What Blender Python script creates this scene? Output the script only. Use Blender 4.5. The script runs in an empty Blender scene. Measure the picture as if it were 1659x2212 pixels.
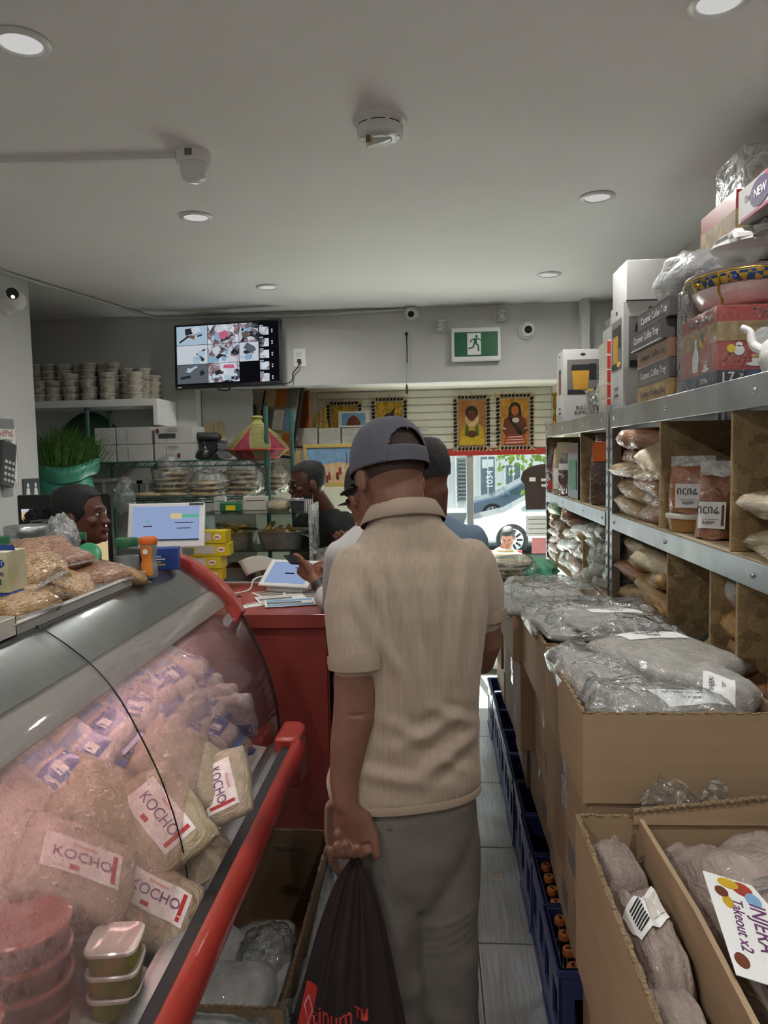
import bpy, math, random
from math import pi, sin, cos, radians as R, sqrt, atan2
from mathutils import Vector, Matrix, noise
random.seed(7)
SC = bpy.context.scene
COL = SC.collection
# ------------------------------------------------------------------ camera
F, CX, CY, EYE = 1600.0, 829.5, 1106.0, 1.62          # focal length and centre in pixels of 1659x2212, eye height
def _axes(vx=938.0, vy=980.0, roll=.015):
    Y = Vector(((vx-CX)/F, (CY-vy)/F, 1)).normalized()
    w = Vector((-roll, 1, 0)); Z = (w-w.dot(Y)*Y).normalized()
    X = Z.cross(Y)
    if X.x < 0: X = -X
    return X, Y, Z
AX, AY, AZ = _axes()
cam_d = bpy.data.cameras.new('camera'); cam = bpy.data.objects.new('camera', cam_d); COL.objects.link(cam)
cam_d.sensor_fit = 'VERTICAL'; cam_d.sensor_height = 36; cam_d.lens = 36*F/2212; cam_d.clip_start = .02; cam_d.clip_end = 300
cr = Vector((AX.x, AY.x, AZ.x)); cu = Vector((AX.y, AY.y, AZ.y)); cf = Vector((AX.z, AY.z, AZ.z))
cam.matrix_world = Matrix(((cr.x, cu.x, -cf.x, 0), (cr.y, cu.y, -cf.y, 0), (cr.z, cu.z, -cf.z, EYE), (0, 0, 0, 1)))
SC.camera = cam
def at(px, py, X=None, Y=None, Z=None):               # the point of a plane that shows at a pixel of the photograph
    d = Vector(((px-CX)/F, (CY-py)/F, 1)); d = Vector((AX.dot(d), AY.dot(d), AZ.dot(d)))
    t = X/d.x if X is not None else Y/d.y if Y is not None else (Z-EYE)/d.z
    return d*t+Vector((0, 0, EYE))
# ------------------------------------------------------------------ exposure, sky, sun
vs = SC.view_settings; vs.view_transform = 'Standard'; vs.look = 'None'; vs.gamma = 1; vs.exposure = 0; vs.use_curve_mapping = False
world = bpy.data.worlds.new('world'); SC.world = world; world.use_nodes = True
bg = world.node_tree.nodes['Background']; bg.inputs[0].default_value = (.93, .98, 1, 1); bg.inputs[1].default_value = 1.5
sd = bpy.data.lights.new('sun', 'SUN'); sd.energy = 46; sd.angle = R(1); sd.color = (1, .96, .9)
sun = bpy.data.objects.new('sun', sd); COL.objects.link(sun); sun.rotation_euler = (R(-30), 0, R(8))
SC.cycles.max_bounces = 5; SC.cycles.transparent_max_bounces = 7; SC.cycles.diffuse_bounces = 4; SC.cycles.glossy_bounces = 3; SC.cycles.transmission_bounces = 3; SC.cycles.use_adaptive_sampling = True; SC.cycles.adaptive_threshold = .2; SC.cycles.light_sampling_threshold = .05; SC.cycles.sample_clamp_indirect = 4
SC.cycles.caustics_reflective = False; SC.cycles.caustics_refractive = False
LAMP_W = 5.5            # watts of each ceiling lamp in view; the rear ones get more
CASE_W = 3.2            # the pink tubes of the display case
# ------------------------------------------------------------------ materials
def lin(c):
    if isinstance(c, str): c = tuple(int(c[i:i+2], 16) for i in (0, 2, 4))
    return tuple(((v/255)/12.92 if v/255 <= .04045 else ((v/255+.055)/1.055)**2.4) for v in c[:3])+(1,)
MATS = {}
def two_sided_fresnel(t, ior, nm=None):
    g = t.add('ShaderNodeNewGeometry'); m = t.add('ShaderNodeMapRange'); m.inputs[3].default_value = ior; m.inputs[4].default_value = 1/ior
    t.link(g.outputs['Backfacing'], m.inputs[0]); fr = t.add('ShaderNodeFresnel'); t.link(m.outputs[0], fr.inputs[0])
    if nm: t.link(nm, fr.inputs['Normal'])
    return fr
class NT:
    def __init__(s, name):
        s.m = bpy.data.materials.new(name); s.m.use_nodes = True; s.t = s.m.node_tree; s.n = s.t.nodes
        s.b = s.n['Principled BSDF']; s.out = s.n['Material Output']; MATS[name] = s.m
    def add(s, typ, **kw):
        n = s.n.new(typ)
        for k, v in kw.items():
            if k.startswith('i_'): n.inputs[int(k[2:])].default_value = v
            else: setattr(n, k, v)
        return n
    def link(s, a, b): s.t.links.new(a, b)
    def coord(s, scale=(1, 1, 1), kind='Object'):
        tc = s.add('ShaderNodeTexCoord'); mp = s.add('ShaderNodeMapping'); mp.inputs['Scale'].default_value = scale
        s.link(tc.outputs[kind], mp.inputs[0]); return mp.outputs[0]
    def noise(s, co, scale, detail=3, rough=.5, dist=0):
        n = s.add('ShaderNodeTexNoise'); n.inputs['Scale'].default_value = scale; n.inputs['Detail'].default_value = detail
        n.inputs['Roughness'].default_value = rough; n.inputs['Distortion'].default_value = dist; s.link(co, n.inputs['Vector']); return n
    def ramp(s, fac, stops, interp='LINEAR'):
        r = s.add('ShaderNodeValToRGB'); r.color_ramp.interpolation = interp; e = r.color_ramp.elements
        while len(e) < len(stops): e.new(.5)
        for i, (p, c) in enumerate(stops): e[i].position = p; e[i].color = c if len(c) == 4 else lin(c)
        s.link(fac, r.inputs[0]); return r.outputs[0]
    def bump(s, h, strength, dist=.01):
        b = s.add('ShaderNodeBump'); b.inputs['Strength'].default_value = strength; b.inputs['Distance'].default_value = dist
        s.link(h, b.inputs['Height']); return b.outputs[0]
def M(name): return MATS[name]
def mat(name, col, rough=.5, metal=0, var=.1, vscale=9, bump=0, bscale=60, bdist=.004, coat=0, spec=.5, emit=0, stretch=(1, 1, 1), col2=None, aniso=0, crough=.08, sub=0, kind='Object'):
    t = NT(name); b = t.b; c = lin(col)
    b.inputs['Roughness'].default_value = rough; b.inputs['Metallic'].default_value = metal; b.inputs['Specular IOR Level'].default_value = spec
    co = t.coord(stretch, kind)
    n = t.noise(co, vscale, 4)
    c2 = lin(col2) if col2 else tuple(v*(1-var*1.6) for v in c[:3])+(1,)
    c1 = c if col2 else tuple(min(1, v*(1+var)) for v in c[:3])+(1,)
    t.link(t.ramp(n.outputs[0], [(.32, c2), (.68, c1)]), b.inputs['Base Color'])
    if bump:
        nb = t.noise(co, bscale, 5, .6)
        t.link(t.bump(nb.outputs[0], bump, bdist), b.inputs['Normal'])
    if coat: b.inputs['Coat Weight'].default_value = coat; b.inputs['Coat Roughness'].default_value = crough
    if emit: t.link(t.ramp(n.outputs[0], [(.3, c2), (.7, c1)]), b.inputs['Emission Color']); b.inputs['Emission Strength'].default_value = emit
    if sub: b.inputs['Subsurface Weight'].default_value = sub; b.inputs['Subsurface Radius'].default_value = (.02, .01, .006)
    return t.m
def film_bag(name, col, col2=None, gscale=0, wr=.55, bscale=16, rough=.5, coat=1.0):
    """contents seen through crinkled clear film: glossy coat with its own crumpled normal"""
    t = NT(name); b = t.b; co = t.coord()
    n = t.noise(co, 7, 4)
    if gscale:
        v = t.add('ShaderNodeTexVoronoi'); v.inputs['Scale'].default_value = gscale; t.link(co, v.inputs['Vector'])
        c = t.ramp(v.outputs['Color'], [(.1, lin(col2)), (.6, lin(col))])
        bn = t.bump(v.outputs['Distance'], .7, .004); bn_n = bn.node; bn_n.invert = True; t.link(bn, b.inputs['Normal'])
    else:
        c = t.ramp(n.outputs[0], [(.3, lin(col2 or col) if col2 else tuple(x*.8 for x in lin(col)[:3])+(1,)), (.7, lin(col))])
    t.link(c, b.inputs['Base Color']); b.inputs['Roughness'].default_value = rough
    w = t.noise(t.coord((1, 1, 1)), bscale, 4, .55, 1.2)
    r = t.add('ShaderNodeMath', operation='ABSOLUTE'); s = t.add('ShaderNodeMath', operation='SUBTRACT'); s.inputs[1].default_value = .5
    t.link(w.outputs[0], s.inputs[0]); t.link(s.outputs[0], r.inputs[0])
    cb = t.bump(r.outputs[0], wr, .03); t.link(cb, b.inputs['Coat Normal'])
    if not gscale: t.link(t.bump(r.outputs[0], wr*.5, .02), b.inputs['Normal'])
    b.inputs['Coat Weight'].default_value = coat; b.inputs['Coat Roughness'].default_value = .05; b.inputs['Coat IOR'].default_value = 1.8
    return t.m
def clear_film(name, tint='f2f4f5', body=.09, bscale=16, gloss=1.1, wr=.7, bcol='eeeeec', rough=.1, crease=.22):
    """crumpled transparent plastic sheet: mostly see-through, milky creases that double as painted highlights, sharp reflections"""
    t = NT(name); co = t.coord(); w = t.noise(co, bscale, 4, .55, 1.0)
    s = t.add('ShaderNodeMath', operation='SUBTRACT'); s.inputs[1].default_value = .5; r = t.add('ShaderNodeMath', operation='ABSOLUTE')
    t.link(w.outputs[0], s.inputs[0]); t.link(s.outputs[0], r.inputs[0])
    nm = t.bump(r.outputs[0], wr, .03)
    tr = t.add('ShaderNodeBsdfTransparent'); tr.inputs[0].default_value = lin(tint)
    df = t.add('ShaderNodeBsdfDiffuse'); df.inputs[0].default_value = lin(bcol); t.link(nm, df.inputs['Normal'])
    gl = t.add('ShaderNodeBsdfGlossy'); gl.inputs['Roughness'].default_value = rough; t.link(nm, gl.inputs['Normal'])
    m1 = t.add('ShaderNodeMixShader'); c = t.ramp(r.outputs[0], [(0, (min(1, body*2+crease),)*3+(1,)), (.035, (body*1.3,)*3+(1,)), (.12, (body*.8,)*3+(1,))])  # whitened creases of the film also imitate bright highlight streaks
    t.link(c, m1.inputs[0]); t.link(tr.outputs[0], m1.inputs[1]); t.link(df.outputs[0], m1.inputs[2])
    fr = two_sided_fresnel(t, 1.5, nm)
    ml = t.add('ShaderNodeMath', operation='MULTIPLY'); ml.inputs[1].default_value = gloss*2; ml.use_clamp = True; t.link(fr.outputs[0], ml.inputs[0])
    m2 = t.add('ShaderNodeMixShader'); t.link(ml.outputs[0], m2.inputs[0]); t.link(m1.outputs[0], m2.inputs[1]); t.link(gl.outputs[0], m2.inputs[2])
    t.link(m2.outputs[0], t.out.inputs[0]); return t.m
def clear_glass(name, tint='f2f6f5', k=1.0, rough=.02):
    t = NT(name); tr = t.add('ShaderNodeBsdfTransparent'); tr.inputs[0].default_value = lin(tint)
    gl = t.add('ShaderNodeBsdfGlossy'); gl.inputs['Roughness'].default_value = rough
    fr = two_sided_fresnel(t, 1.45)
    ml = t.add('ShaderNodeMath', operation='MULTIPLY'); ml.inputs[1].default_value = k; ml.use_clamp = True; t.link(fr.outputs[0], ml.inputs[0])
    m2 = t.add('ShaderNodeMixShader'); t.link(ml.outputs[0], m2.inputs[0]); t.link(tr.outputs[0], m2.inputs[1]); t.link(gl.outputs[0], m2.inputs[2])
    t.link(m2.outputs[0], t.out.inputs[0]); return t.m
def glow(name, col, strength):
    t = NT(name); e = t.add('ShaderNodeEmission'); e.inputs[0].default_value = lin(col); e.inputs[1].default_value = strength
    t.link(e.outputs[0], t.out.inputs[0]); return t.m
# ------------------------------------------------------------------ mesh builder
class MB:
    def __init__(s): s.v = []; s.f = []; s.mi = []; s.cur = 0
    def add(s, vs_, fs):
        o = len(s.v); s.v += [tuple(v) for v in vs_]; s.f += [tuple(i+o for i in f) for f in fs]; s.mi += [s.cur]*len(fs); return s
    def box(s, x0, x1, y0, y1, z0, z1, mtx=None):
        vs_ = [(x, y, z) for z in (z0, z1) for y in (y0, y1) for x in (x0, x1)]
        if mtx: vs_ = [mtx @ Vector(v) for v in vs_]
        return s.add(vs_, [(0, 2, 3, 1), (4, 5, 7, 6), (0, 1, 5, 4), (1, 3, 7, 5), (3, 2, 6, 7), (2, 0, 4, 6)])
    def hexa(s, b, t): return s.add(list(b)+list(t), [(3, 2, 1, 0), (4, 5, 6, 7), (0, 1, 5, 4), (1, 2, 6, 5), (2, 3, 7, 6), (3, 0, 4, 7)])
    def bar(s, a, b, w, h, up=(0, 0, 1)):
        a, b = Vector(a), Vector(b); d = (b-a).normalized(); u = Vector(up)
        if abs(d.dot(u)) > .99: u = Vector((1, 0, 0))
        r = d.cross(u).normalized()*w/2; u = r.cross(d).normalized()*h/2
        return s.hexa([a-r-u, a+r-u, a+r+u, a-r+u], [b-r-u, b+r-u, b+r+u, b-r+u])
    def rings(s, rings, cap0=True, cap1=True, closed=False):
        n = len(rings[0]); vs_ = [p for r in rings for p in r]; fs = []
        m = len(rings)
        for i in range(m if closed else m-1):
            a, b = i*n, ((i+1) % m)*n
            for j in range(n): k = (j+1) % n; fs.append((a+j, a+k, b+k, b+j))
        if not closed:
            if cap0: fs.append(tuple(range(n-1, -1, -1)))
            if cap1: fs.append(tuple((m-1)*n+j for j in range(n)))
        return s.add(vs_, fs)
    def lathe(s, prof, n=24, c=(0, 0, 0), sx=1, sy=1, cap0=True, cap1=True):
        return s.rings([[(c[0]+r*sx*cos(2*pi*j/n), c[1]+r*sy*sin(2*pi*j/n), c[2]+z) for j in range(n)] for r, z in prof], cap0, cap1)
    def cyl(s, a, b, r0, r1=None, n=16): return s.tube([a, b], [r0, r0 if r1 is None else r1], n)
    def tube(s, pts, r, n=8, caps=True, flat=1.0, up=None):
        pts = [Vector(p) for p in pts]; m = len(pts); rs = r if isinstance(r, (list, tuple)) else [r]*m
        prev = None; rings = []
        for i, p in enumerate(pts):
            d = (pts[min(i+1, m-1)]-pts[max(i-1, 0)])
            d = d.normalized() if d.length > 1e-9 else Vector((0, 0, 1))
            u = Vector(up) if up else prev if prev else (Vector((0, 0, 1)) if abs(d.z) < .9 else Vector((1, 0, 0)))
            a = d.cross(u)
            if a.length < 1e-6: a = d.cross(Vector((1, .1, 0)))
            a.normalize(); b = a.cross(d).normalized(); prev = b
            ri = rs[i]; ra, rb = ri if isinstance(ri, tuple) else (ri, ri*flat)
            rings.append([p+a*ra*cos(2*pi*j/n)+b*rb*sin(2*pi*j/n) for j in range(n)])
        return s.rings(rings, caps, caps)
    def prism(s, poly, fn, t0, t1):
        """extrude a 2-d outline; fn(u, v, t) gives the point"""
        n = len(poly); vs_ = [fn(u, v, t0) for u, v in poly]+[fn(u, v, t1) for u, v in poly]
        return s.add(vs_, [tuple(range(n-1, -1, -1)), tuple(range(n, 2*n))]+[(j, (j+1) % n, n+(j+1) % n, n+j) for j in range(n)])
    def grid(s, fn, nu, nv):
        vs_ = [fn(i/nu, j/nv) for j in range(nv+1) for i in range(nu+1)]; w = nu+1
        return s.add(vs_, [(j*w+i, j*w+i+1, (j+1)*w+i+1, (j+1)*w+i) for j in range(nv) for i in range(nu)])
    def quad(s, a, b, c, d): return s.add([a, b, c, d], [(0, 1, 2, 3)])
    def ball(s, c, r, n=12, m=8):
        rx, ry, rz = r if isinstance(r, tuple) else (r, r, r)
        return s.rings([[(c[0]+rx*sin(pi*(i+.02)/(m+.04))*cos(2*pi*j/n), c[1]+ry*sin(pi*(i+.02)/(m+.04))*sin(2*pi*j/n), c[2]-rz*cos(pi*i/m)) for j in range(n)] for i in range(m+1)])
    def xf(s, m): s.v = [tuple(m @ Vector(v)) for v in s.v]; return s
    def build(s, name, mats, parent=None, smooth=0, bevel=0, seg=2, solid=0, sub=0, loc=None, rz=0, rot=None, scale=None):
        me = bpy.data.meshes.new(name); me.from_pydata(s.v, [], s.f)
        for m in (mats if isinstance(mats, (list, tuple)) else [mats]): me.materials.append(MATS[m] if isinstance(m, str) else m)
        if any(s.mi): me.polygons.foreach_set('material_index', s.mi)
        if smooth:
            me.polygons.foreach_set('use_smooth', [True]*len(me.polygons)); me.update()
            if smooth < 180: me.set_sharp_from_angle(angle=R(smooth))
        return place(bpy.data.objects.new(name, me), parent, bevel, seg, solid, sub, loc, rz, rot, scale)
def place(o, parent=None, bevel=0, seg=2, solid=0, sub=0, loc=None, rz=0, rot=None, scale=None):
    COL.objects.link(o)
    if parent: o.parent = parent
    if loc is not None: o.location = loc
    if rot: o.rotation_euler = rot
    elif rz: o.rotation_euler = (0, 0, rz)
    if scale: o.scale = scale if isinstance(scale, tuple) else (scale,)*3
    if solid: m = o.modifiers.new('solid', 'SOLIDIFY'); m.thickness = solid; m.offset = 0
    if sub: m = o.modifiers.new('sub', 'SUBSURF'); m.levels = sub; m.render_levels = sub
    if bevel: m = o.modifiers.new('bevel', 'BEVEL'); m.width = bevel; m.segments = seg; m.limit_method = 'ANGLE'; m.angle_limit = R(35); m.harden_normals = False
    return o
def thing(name, label, cat, loc=(0, 0, 0), rz=0, group=None, rot=None):
    o = bpy.data.objects.new(name, None); o.empty_display_size = .05; COL.objects.link(o); o.location = loc
    o.rotation_euler = rot if rot else (0, 0, rz); return tag(o, label, cat, group)
def tag(o, label, cat, group=None):
    o['label'] = label; o['category'] = cat
    if group: o['group'] = group
    return o
def struct(o, label=None):
    o['kind'] = 'structure'
    if label: o['label'] = label
    return o
def dup(root, loc, rz=0, label=None, group=None, rot=None, scale=None, mats=None):
    r = root.copy(); COL.objects.link(r); r.location = loc; r.rotation_euler = rot if rot else (0, 0, rz)
    if scale: r.scale = scale if isinstance(scale, tuple) else (scale,)*3
    if label: r['label'] = label
    if group: r['group'] = group
    for ch in list(root.children):
        c = ch.copy(); COL.objects.link(c); c.parent = r
        for g in ch.children: d = g.copy(); COL.objects.link(d); d.parent = c
    return r
def setmat(o, m):
    sl = o.material_slots[0]; sl.link = 'OBJECT'; sl.material = MATS[m] if isinstance(m, str) else m; return o
def text(body, size, m, parent, loc, rot, name='lettering', align='CENTER', sx=1.0, depth=.0003, bold=0, space=1.0):
    c = bpy.data.curves.new(name, 'FONT'); c.body = body; c.size = size; c.align_x = align; c.align_y = 'CENTER'; c.extrude = depth; c.offset = bold; c.resolution_u = 3; c.space_character = space
    o = bpy.data.objects.new(name, c); me = bpy.data.meshes.new_from_object(o); bpy.data.objects.remove(o); bpy.data.curves.remove(c)
    me.materials.clear(); me.materials.append(MATS[m]); me.name = name
    t = bpy.data.objects.new(name, me); COL.objects.link(t); t.parent = parent; t.location = loc; t.rotation_euler = rot; t.scale = (sx, 1, 1); return t
FRONT = (pi/2, 0, 0)           # lettering that faces the camera's side (-Y)
LEFTF = (pi/2, 0, -pi/2)       # lettering on a face that looks to -X
def fbm(p, s=1.0, o=3): return noise.fractal(Vector(p)*s, .7, 2.1, o)
def evaluated(o):
    dg = bpy.context.evaluated_depsgraph_get(); me = bpy.data.meshes.new_from_object(o.evaluated_get(dg)); return me
def organic(name, mb, m, parent, voxel=.008, it=6, fn=None, loc=None, rz=0, fac=.5):
    """fuse overlapping closed pieces into ONE continuous surface"""
    me = bpy.data.meshes.new(name); me.from_pydata(mb.v, [], mb.f); o = bpy.data.objects.new(name, me); COL.objects.link(o)
    r = o.modifiers.new('r', 'REMESH'); r.mode = 'VOXEL'; r.voxel_size = voxel
    s = o.modifiers.new('s', 'SMOOTH'); s.factor = fac; s.iterations = it
    me2 = evaluated(o); bpy.data.objects.remove(o); bpy.data.meshes.remove(me)
    if fn:
        nm = [v.normal.copy() for v in me2.vertices]
        for v, n in zip(me2.vertices, nm): v.co = fn(v.co, n)
    me2.polygons.foreach_set('use_smooth', [True]*len(me2.polygons)); me2.materials.clear()
    for k in (m if isinstance(m, (list, tuple)) else [m]): me2.materials.append(MATS[k])
    me2.name = name; p = bpy.data.objects.new(name, me2); return place(p, parent, loc=loc, rz=rz)
def chain(mb, pts, radii, n=14, up=None):
    """tapering limb with rounded ends; radius or (side, up) radii"""
    pts = [Vector(p) for p in pts]; rr = [r if isinstance(r, tuple) else (r, r) for r in radii]
    d0 = (pts[0]-pts[1]).normalized(); d1 = (pts[-1]-pts[-2]).normalized(); a0 = min(rr[0]); a1 = min(rr[-1])
    P = [pts[0]+d0*a0*.9, pts[0]+d0*a0*.6]+pts+[pts[-1]+d1*a1*.6, pts[-1]+d1*a1*.9]
    k = lambda r, f: (r[0]*f, r[1]*f)
    return mb.tube(P, [k(rr[0], .42), k(rr[0], .8)]+rr+[k(rr[-1], .8), k(rr[-1], .42)], n, up=up)
def spline(pts, n=6):
    """Catmull-Rom through points (tuples of any length)"""
    out = []; p = [tuple(x) for x in pts]; p = [p[0]]+p+[p[-1]]
    for i in range(1, len(p)-2):
        for k in range(n):
            t = k/n; out.append(tuple(.5*(2*b+(c-a)*t+(2*a-5*b+4*c-d)*t*t+(3*b-a-3*c+d)*t**3) for a, b, c, d in zip(p[i-1], p[i], p[i+1], p[i+2])))
    return out+[p[-2]]
def cloth_ring(c, a, b, n, z, rot=0, e=2.3):
    out = []
    for j in range(n):
        t = 2*pi*j/n; x = a*math.copysign(abs(cos(t))**(2/e), cos(t)); y = b*math.copysign(abs(sin(t))**(2/e), sin(t))
        out.append((c[0]+x*cos(rot)-y*sin(rot), c[1]+x*sin(rot)+y*cos(rot), z))
    return out
# ================================================================== base materials
mat('ceiling_paint', 'f0efec', .75, var=.02, vscale=2, bump=.06, bscale=30)
mat('wall_paint', 'c9c9c6', .7, var=.03, vscale=3, bump=.08, bscale=25)
mat('cream_paint', 'ece8da', .65, var=.03, vscale=3, bump=.05)
mat('white_plastic', 'e9e9e6', .35, var=.02)
mat('white_gloss', 'f0efec', .18, var=.02, coat=.5)
mat('black_plastic', '141416', .35, var=.1)
mat('black_rubber', '101011', .6, var=.2, bump=.3, bscale=200)
mat('dark_grey', '3a3c40', .5, var=.1)
mat('grey_plastic', '8f9294', .4, var=.06)
mat('red_paint', '93352f', .42, var=.08, coat=.25)
mat('red_gloss', 'a5362c', .3, var=.06, coat=.4)
mat('red_laminate', 'a0443c', .42, var=.06, coat=.2)
mat('steel', 'b9bcbf', .32, 1, var=.06, vscale=4, stretch=(1, 30, 30), bump=.05, bscale=20)
mat('galvanised', 'c4c9cc', .36, 1, var=.12, vscale=6, bump=.03, bscale=12)
mat('chrome', 'd8dadc', .12, 1, var=.03)
mat('brass', 'c9a13c', .2, 1, var=.05)
def osb():
    t = NT('osb'); co = t.coord((1, 1, 1)); n = t.noise(co, 14, 3); d = t.add('ShaderNodeVectorMath', operation='MULTIPLY_ADD'); d.inputs[1].default_value = (.05,)*3; t.link(n.outputs[1], d.inputs[0]); t.link(co, d.inputs[2])
    v = t.add('ShaderNodeTexVoronoi'); v.inputs['Scale'].default_value = 34; t.link(d.outputs[0], v.inputs['Vector']); f = t.noise(co, 130, 4, .6)
    m = t.add('ShaderNodeMix', data_type='RGBA'); m.inputs[0].default_value = .3; t.link(t.ramp(v.outputs['Color'], [(.15, '8d7450'), (.45, 'a98f66'), (.8, 'bda57c')]), m.inputs[6]); t.link(t.ramp(f.outputs[0], [(.36, '5d4930'), (.6, 'b59b72')]), m.inputs[7])
    t.link(m.outputs[2], t.b.inputs['Base Color']); t.b.inputs['Roughness'].default_value = .7; t.link(t.bump(v.outputs['Distance'], .25, .004), t.b.inputs['Normal'])
osb()
mat('particle', 'b8a684', .75, var=.12, vscale=60, bump=.2, bscale=90)
mat('cardboard', 'a68d6e', .75, var=.05, vscale=3, bump=.06, bscale=70, stretch=(1, 1, 12))
mat('cardboard_dark', '998063', .75, var=.06, vscale=3, bump=.06, bscale=70, stretch=(1, 1, 12))
mat('cardboard_edge', '877255', .85, var=.3, vscale=150, bump=.8, bscale=150)
mat('kraft_white', 'cfcac0', .7, var=.05)
mat('paper', 'e8e7e2', .7, var=.03)
mat('print_black', '17171a', .6, var=.05)
mat('print_red', 'b3261f', .6, var=.05)
mat('print_green', '1f6b42', .6, var=.05)
mat('print_blue', '20408c', .55, var=.06)
mat('print_orange', 'd9691c', .55, var=.06)
mat('print_yellow', 'e3c81f', .5, var=.06)
mat('print_white', 'ececea', .55, var=.03)
mat('print_grey', '6f6a66', .6, var=.05)
mat('skin_dark', '5a3324', .5, var=.1, vscale=14, spec=.45, bump=.05, bscale=140, sub=.05)
mat('skin_brown', '6e4230', .48, var=.12, vscale=12, spec=.45, bump=.06, bscale=140, sub=.05)
mat('skin_light_brown', '8a5a44', .5, var=.1, vscale=12, spec=.4, sub=.05)
mat('hair_black', '0b0a0b', .6, var=.3, vscale=90, bump=.9, bscale=160, bdist=.006)
mat('hair_stubble', '2b1a14', .65, var=.4, vscale=220, bump=.6, bscale=300, col2='3f271d')
mat('eye_white', 'd8d4cc', .2, var=.02)
mat('black_cloth', '0e0f11', .8, var=.15, bump=.15, bscale=30)
clear_glass('window_glass', 'eef4f4', .5)
clear_glass('acrylic', 'e6eae8', 1.1, .05)
clear_film('clear_plastic', body=.07)
clear_film('milky_plastic', body=.30, bcol='e4e4e2', crease=.08, wr=.5)
glow('lamp_lens', 'fbfaf7', .60)
# ================================================================== room shell
ZC = 2.57                                    # ceiling
def floor_mat():
    t = NT('floor_vinyl'); co = t.coord((60, 1.1, 1)); n = t.noise(co, 3.2, 5, .7); n2 = t.noise(t.coord((1, 1, 1)), 2, 3)
    c = t.ramp(n.outputs[0], [(.25, '868889'), (.5, 'b0b3b3'), (.75, 'd6d9d9')])
    mx = t.add('ShaderNodeMix', data_type='RGBA', blend_type='MULTIPLY'); mx.inputs[0].default_value = .35
    t.link(c, mx.inputs[6]); t.link(n2.outputs[1], mx.inputs[7]); t.link(c, t.b.inputs['Base Color'])
    t.b.inputs['Roughness'].default_value = .24; t.link(t.bump(n.outputs[0], .2, .002), t.b.inputs['Normal'])
floor_mat(); mat('grout', '3f4142', .8)
fl = struct(MB().box(-2.95, 1.3, -2.2, 5.6, -.12, -.004).build('floor', 'grout'), 'grey floor under striated vinyl planks')
tm = MB().box(-.303, .303, -.2985, .2985, -.006, 0)
t0 = None
for j in range(12):
    for i in range(7):
        loc = (-2.62+i*.609, -1.56+j*.602, 0)
        if t0 is None: t0 = tm.build('floor_tile', 'floor_vinyl', fl, bevel=.0015, seg=1, loc=loc)
        else: o = t0.copy(); COL.objects.link(o); o.location = loc
struct(MB().box(-3.1, 1.4, -2.45, 5.7, ZC, ZC+.1).build('ceiling', 'ceiling_paint'), 'smooth off-white painted ceiling')
wl = struct(MB().box(-2.25, -2.12, -2.3, 3.85, 0, ZC).build('wall_left', 'wall_paint', bevel=.004), 'white painted wall beside the cash desk')
struct(MB().box(-3.05, -2.95, 3.4, 5.7, 0, ZC).build('wall_alcove', 'wall_paint'), 'white side wall of the alcove')
struct(MB().box(-2.95, -2.25, 3.4, 3.5, 0, ZC).build('wall_alcove_return', 'wall_paint'))
struct(MB().box(1.2, 1.3, -2.3, 5.7, 0, ZC).build('wall_right', 'wall_paint'), 'painted wall behind the shelving')
struct(MB().box(-2.3, 1.3, -2.4, -2.3, 0, ZC).build('wall_back', 'wall_paint'), 'wall at the back of the shop')
# front wall: bulkhead over the shop window, solid to the left of x=-1.585
fw = struct(MB().prism([(-2.95, 0), (-1.585, 0), (-1.585, 2.085), (.985, 2.085), (.985, 0), (1.2, 0), (1.2, ZC), (-2.95, ZC)], lambda u, v, t: (u, t, v), 4.9, 5.02).build('wall_front', 'wall_paint', bevel=.003), 'white bulkhead wall over the shop window')
struct(MB().box(-3.05, 1.3, 5.02, 5.6, 2.09, 2.16).build('soffit', 'cream_paint'), 'cream underside of the window recess')
struct(MB().box(.86, .985, 5.0, 5.6, 0, 2.1).build('wall_recess', 'cream_paint'), 'cream reveal of the window recess')
struct(MB().box(-3.05, -.86, 5.48, 5.58, 0, 2.16).build('wall_recess_back', 'cream_paint'), 'cream wall behind the stacked goods')
struct(MB().prism([(-1.585, 5.02), (-1.23, 5.02), (-1.34, 5.48), (-1.585, 5.48)], lambda u, v, t: (u, v, t), 0, 2.085).build('wall_recess_side', 'wall_paint', bevel=.003), 'white angled side of the window recess')
struct(MB().box(.935, .985, 4.8, 4.9, 1.7, ZC).cyl((.955, 4.86, 1.7), (.955, 4.86, ZC), .018).build('trim_1', 'wall_paint', smooth=40), 'boxed pipe in the corner of the front wall')
# slat wall above the window: every slat its own board
sw = struct(MB().box(-.86, .86, 5.5, 5.54, 1.645, 2.09).build('wall_slat_backing', 'cream_paint'), 'cream slat wall above the window')
sm = MB().box(-.858, .858, -.012, 0, .004, .0525)
s0 = None
for k in range(8):
    loc = (0, 5.5, 1.648+k*.0548)
    if s0 is None: s0 = sm.build('slat', 'cream_paint', sw, bevel=.004, loc=loc)
    else: o = s0.copy(); COL.objects.link(o); o.location = loc
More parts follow.
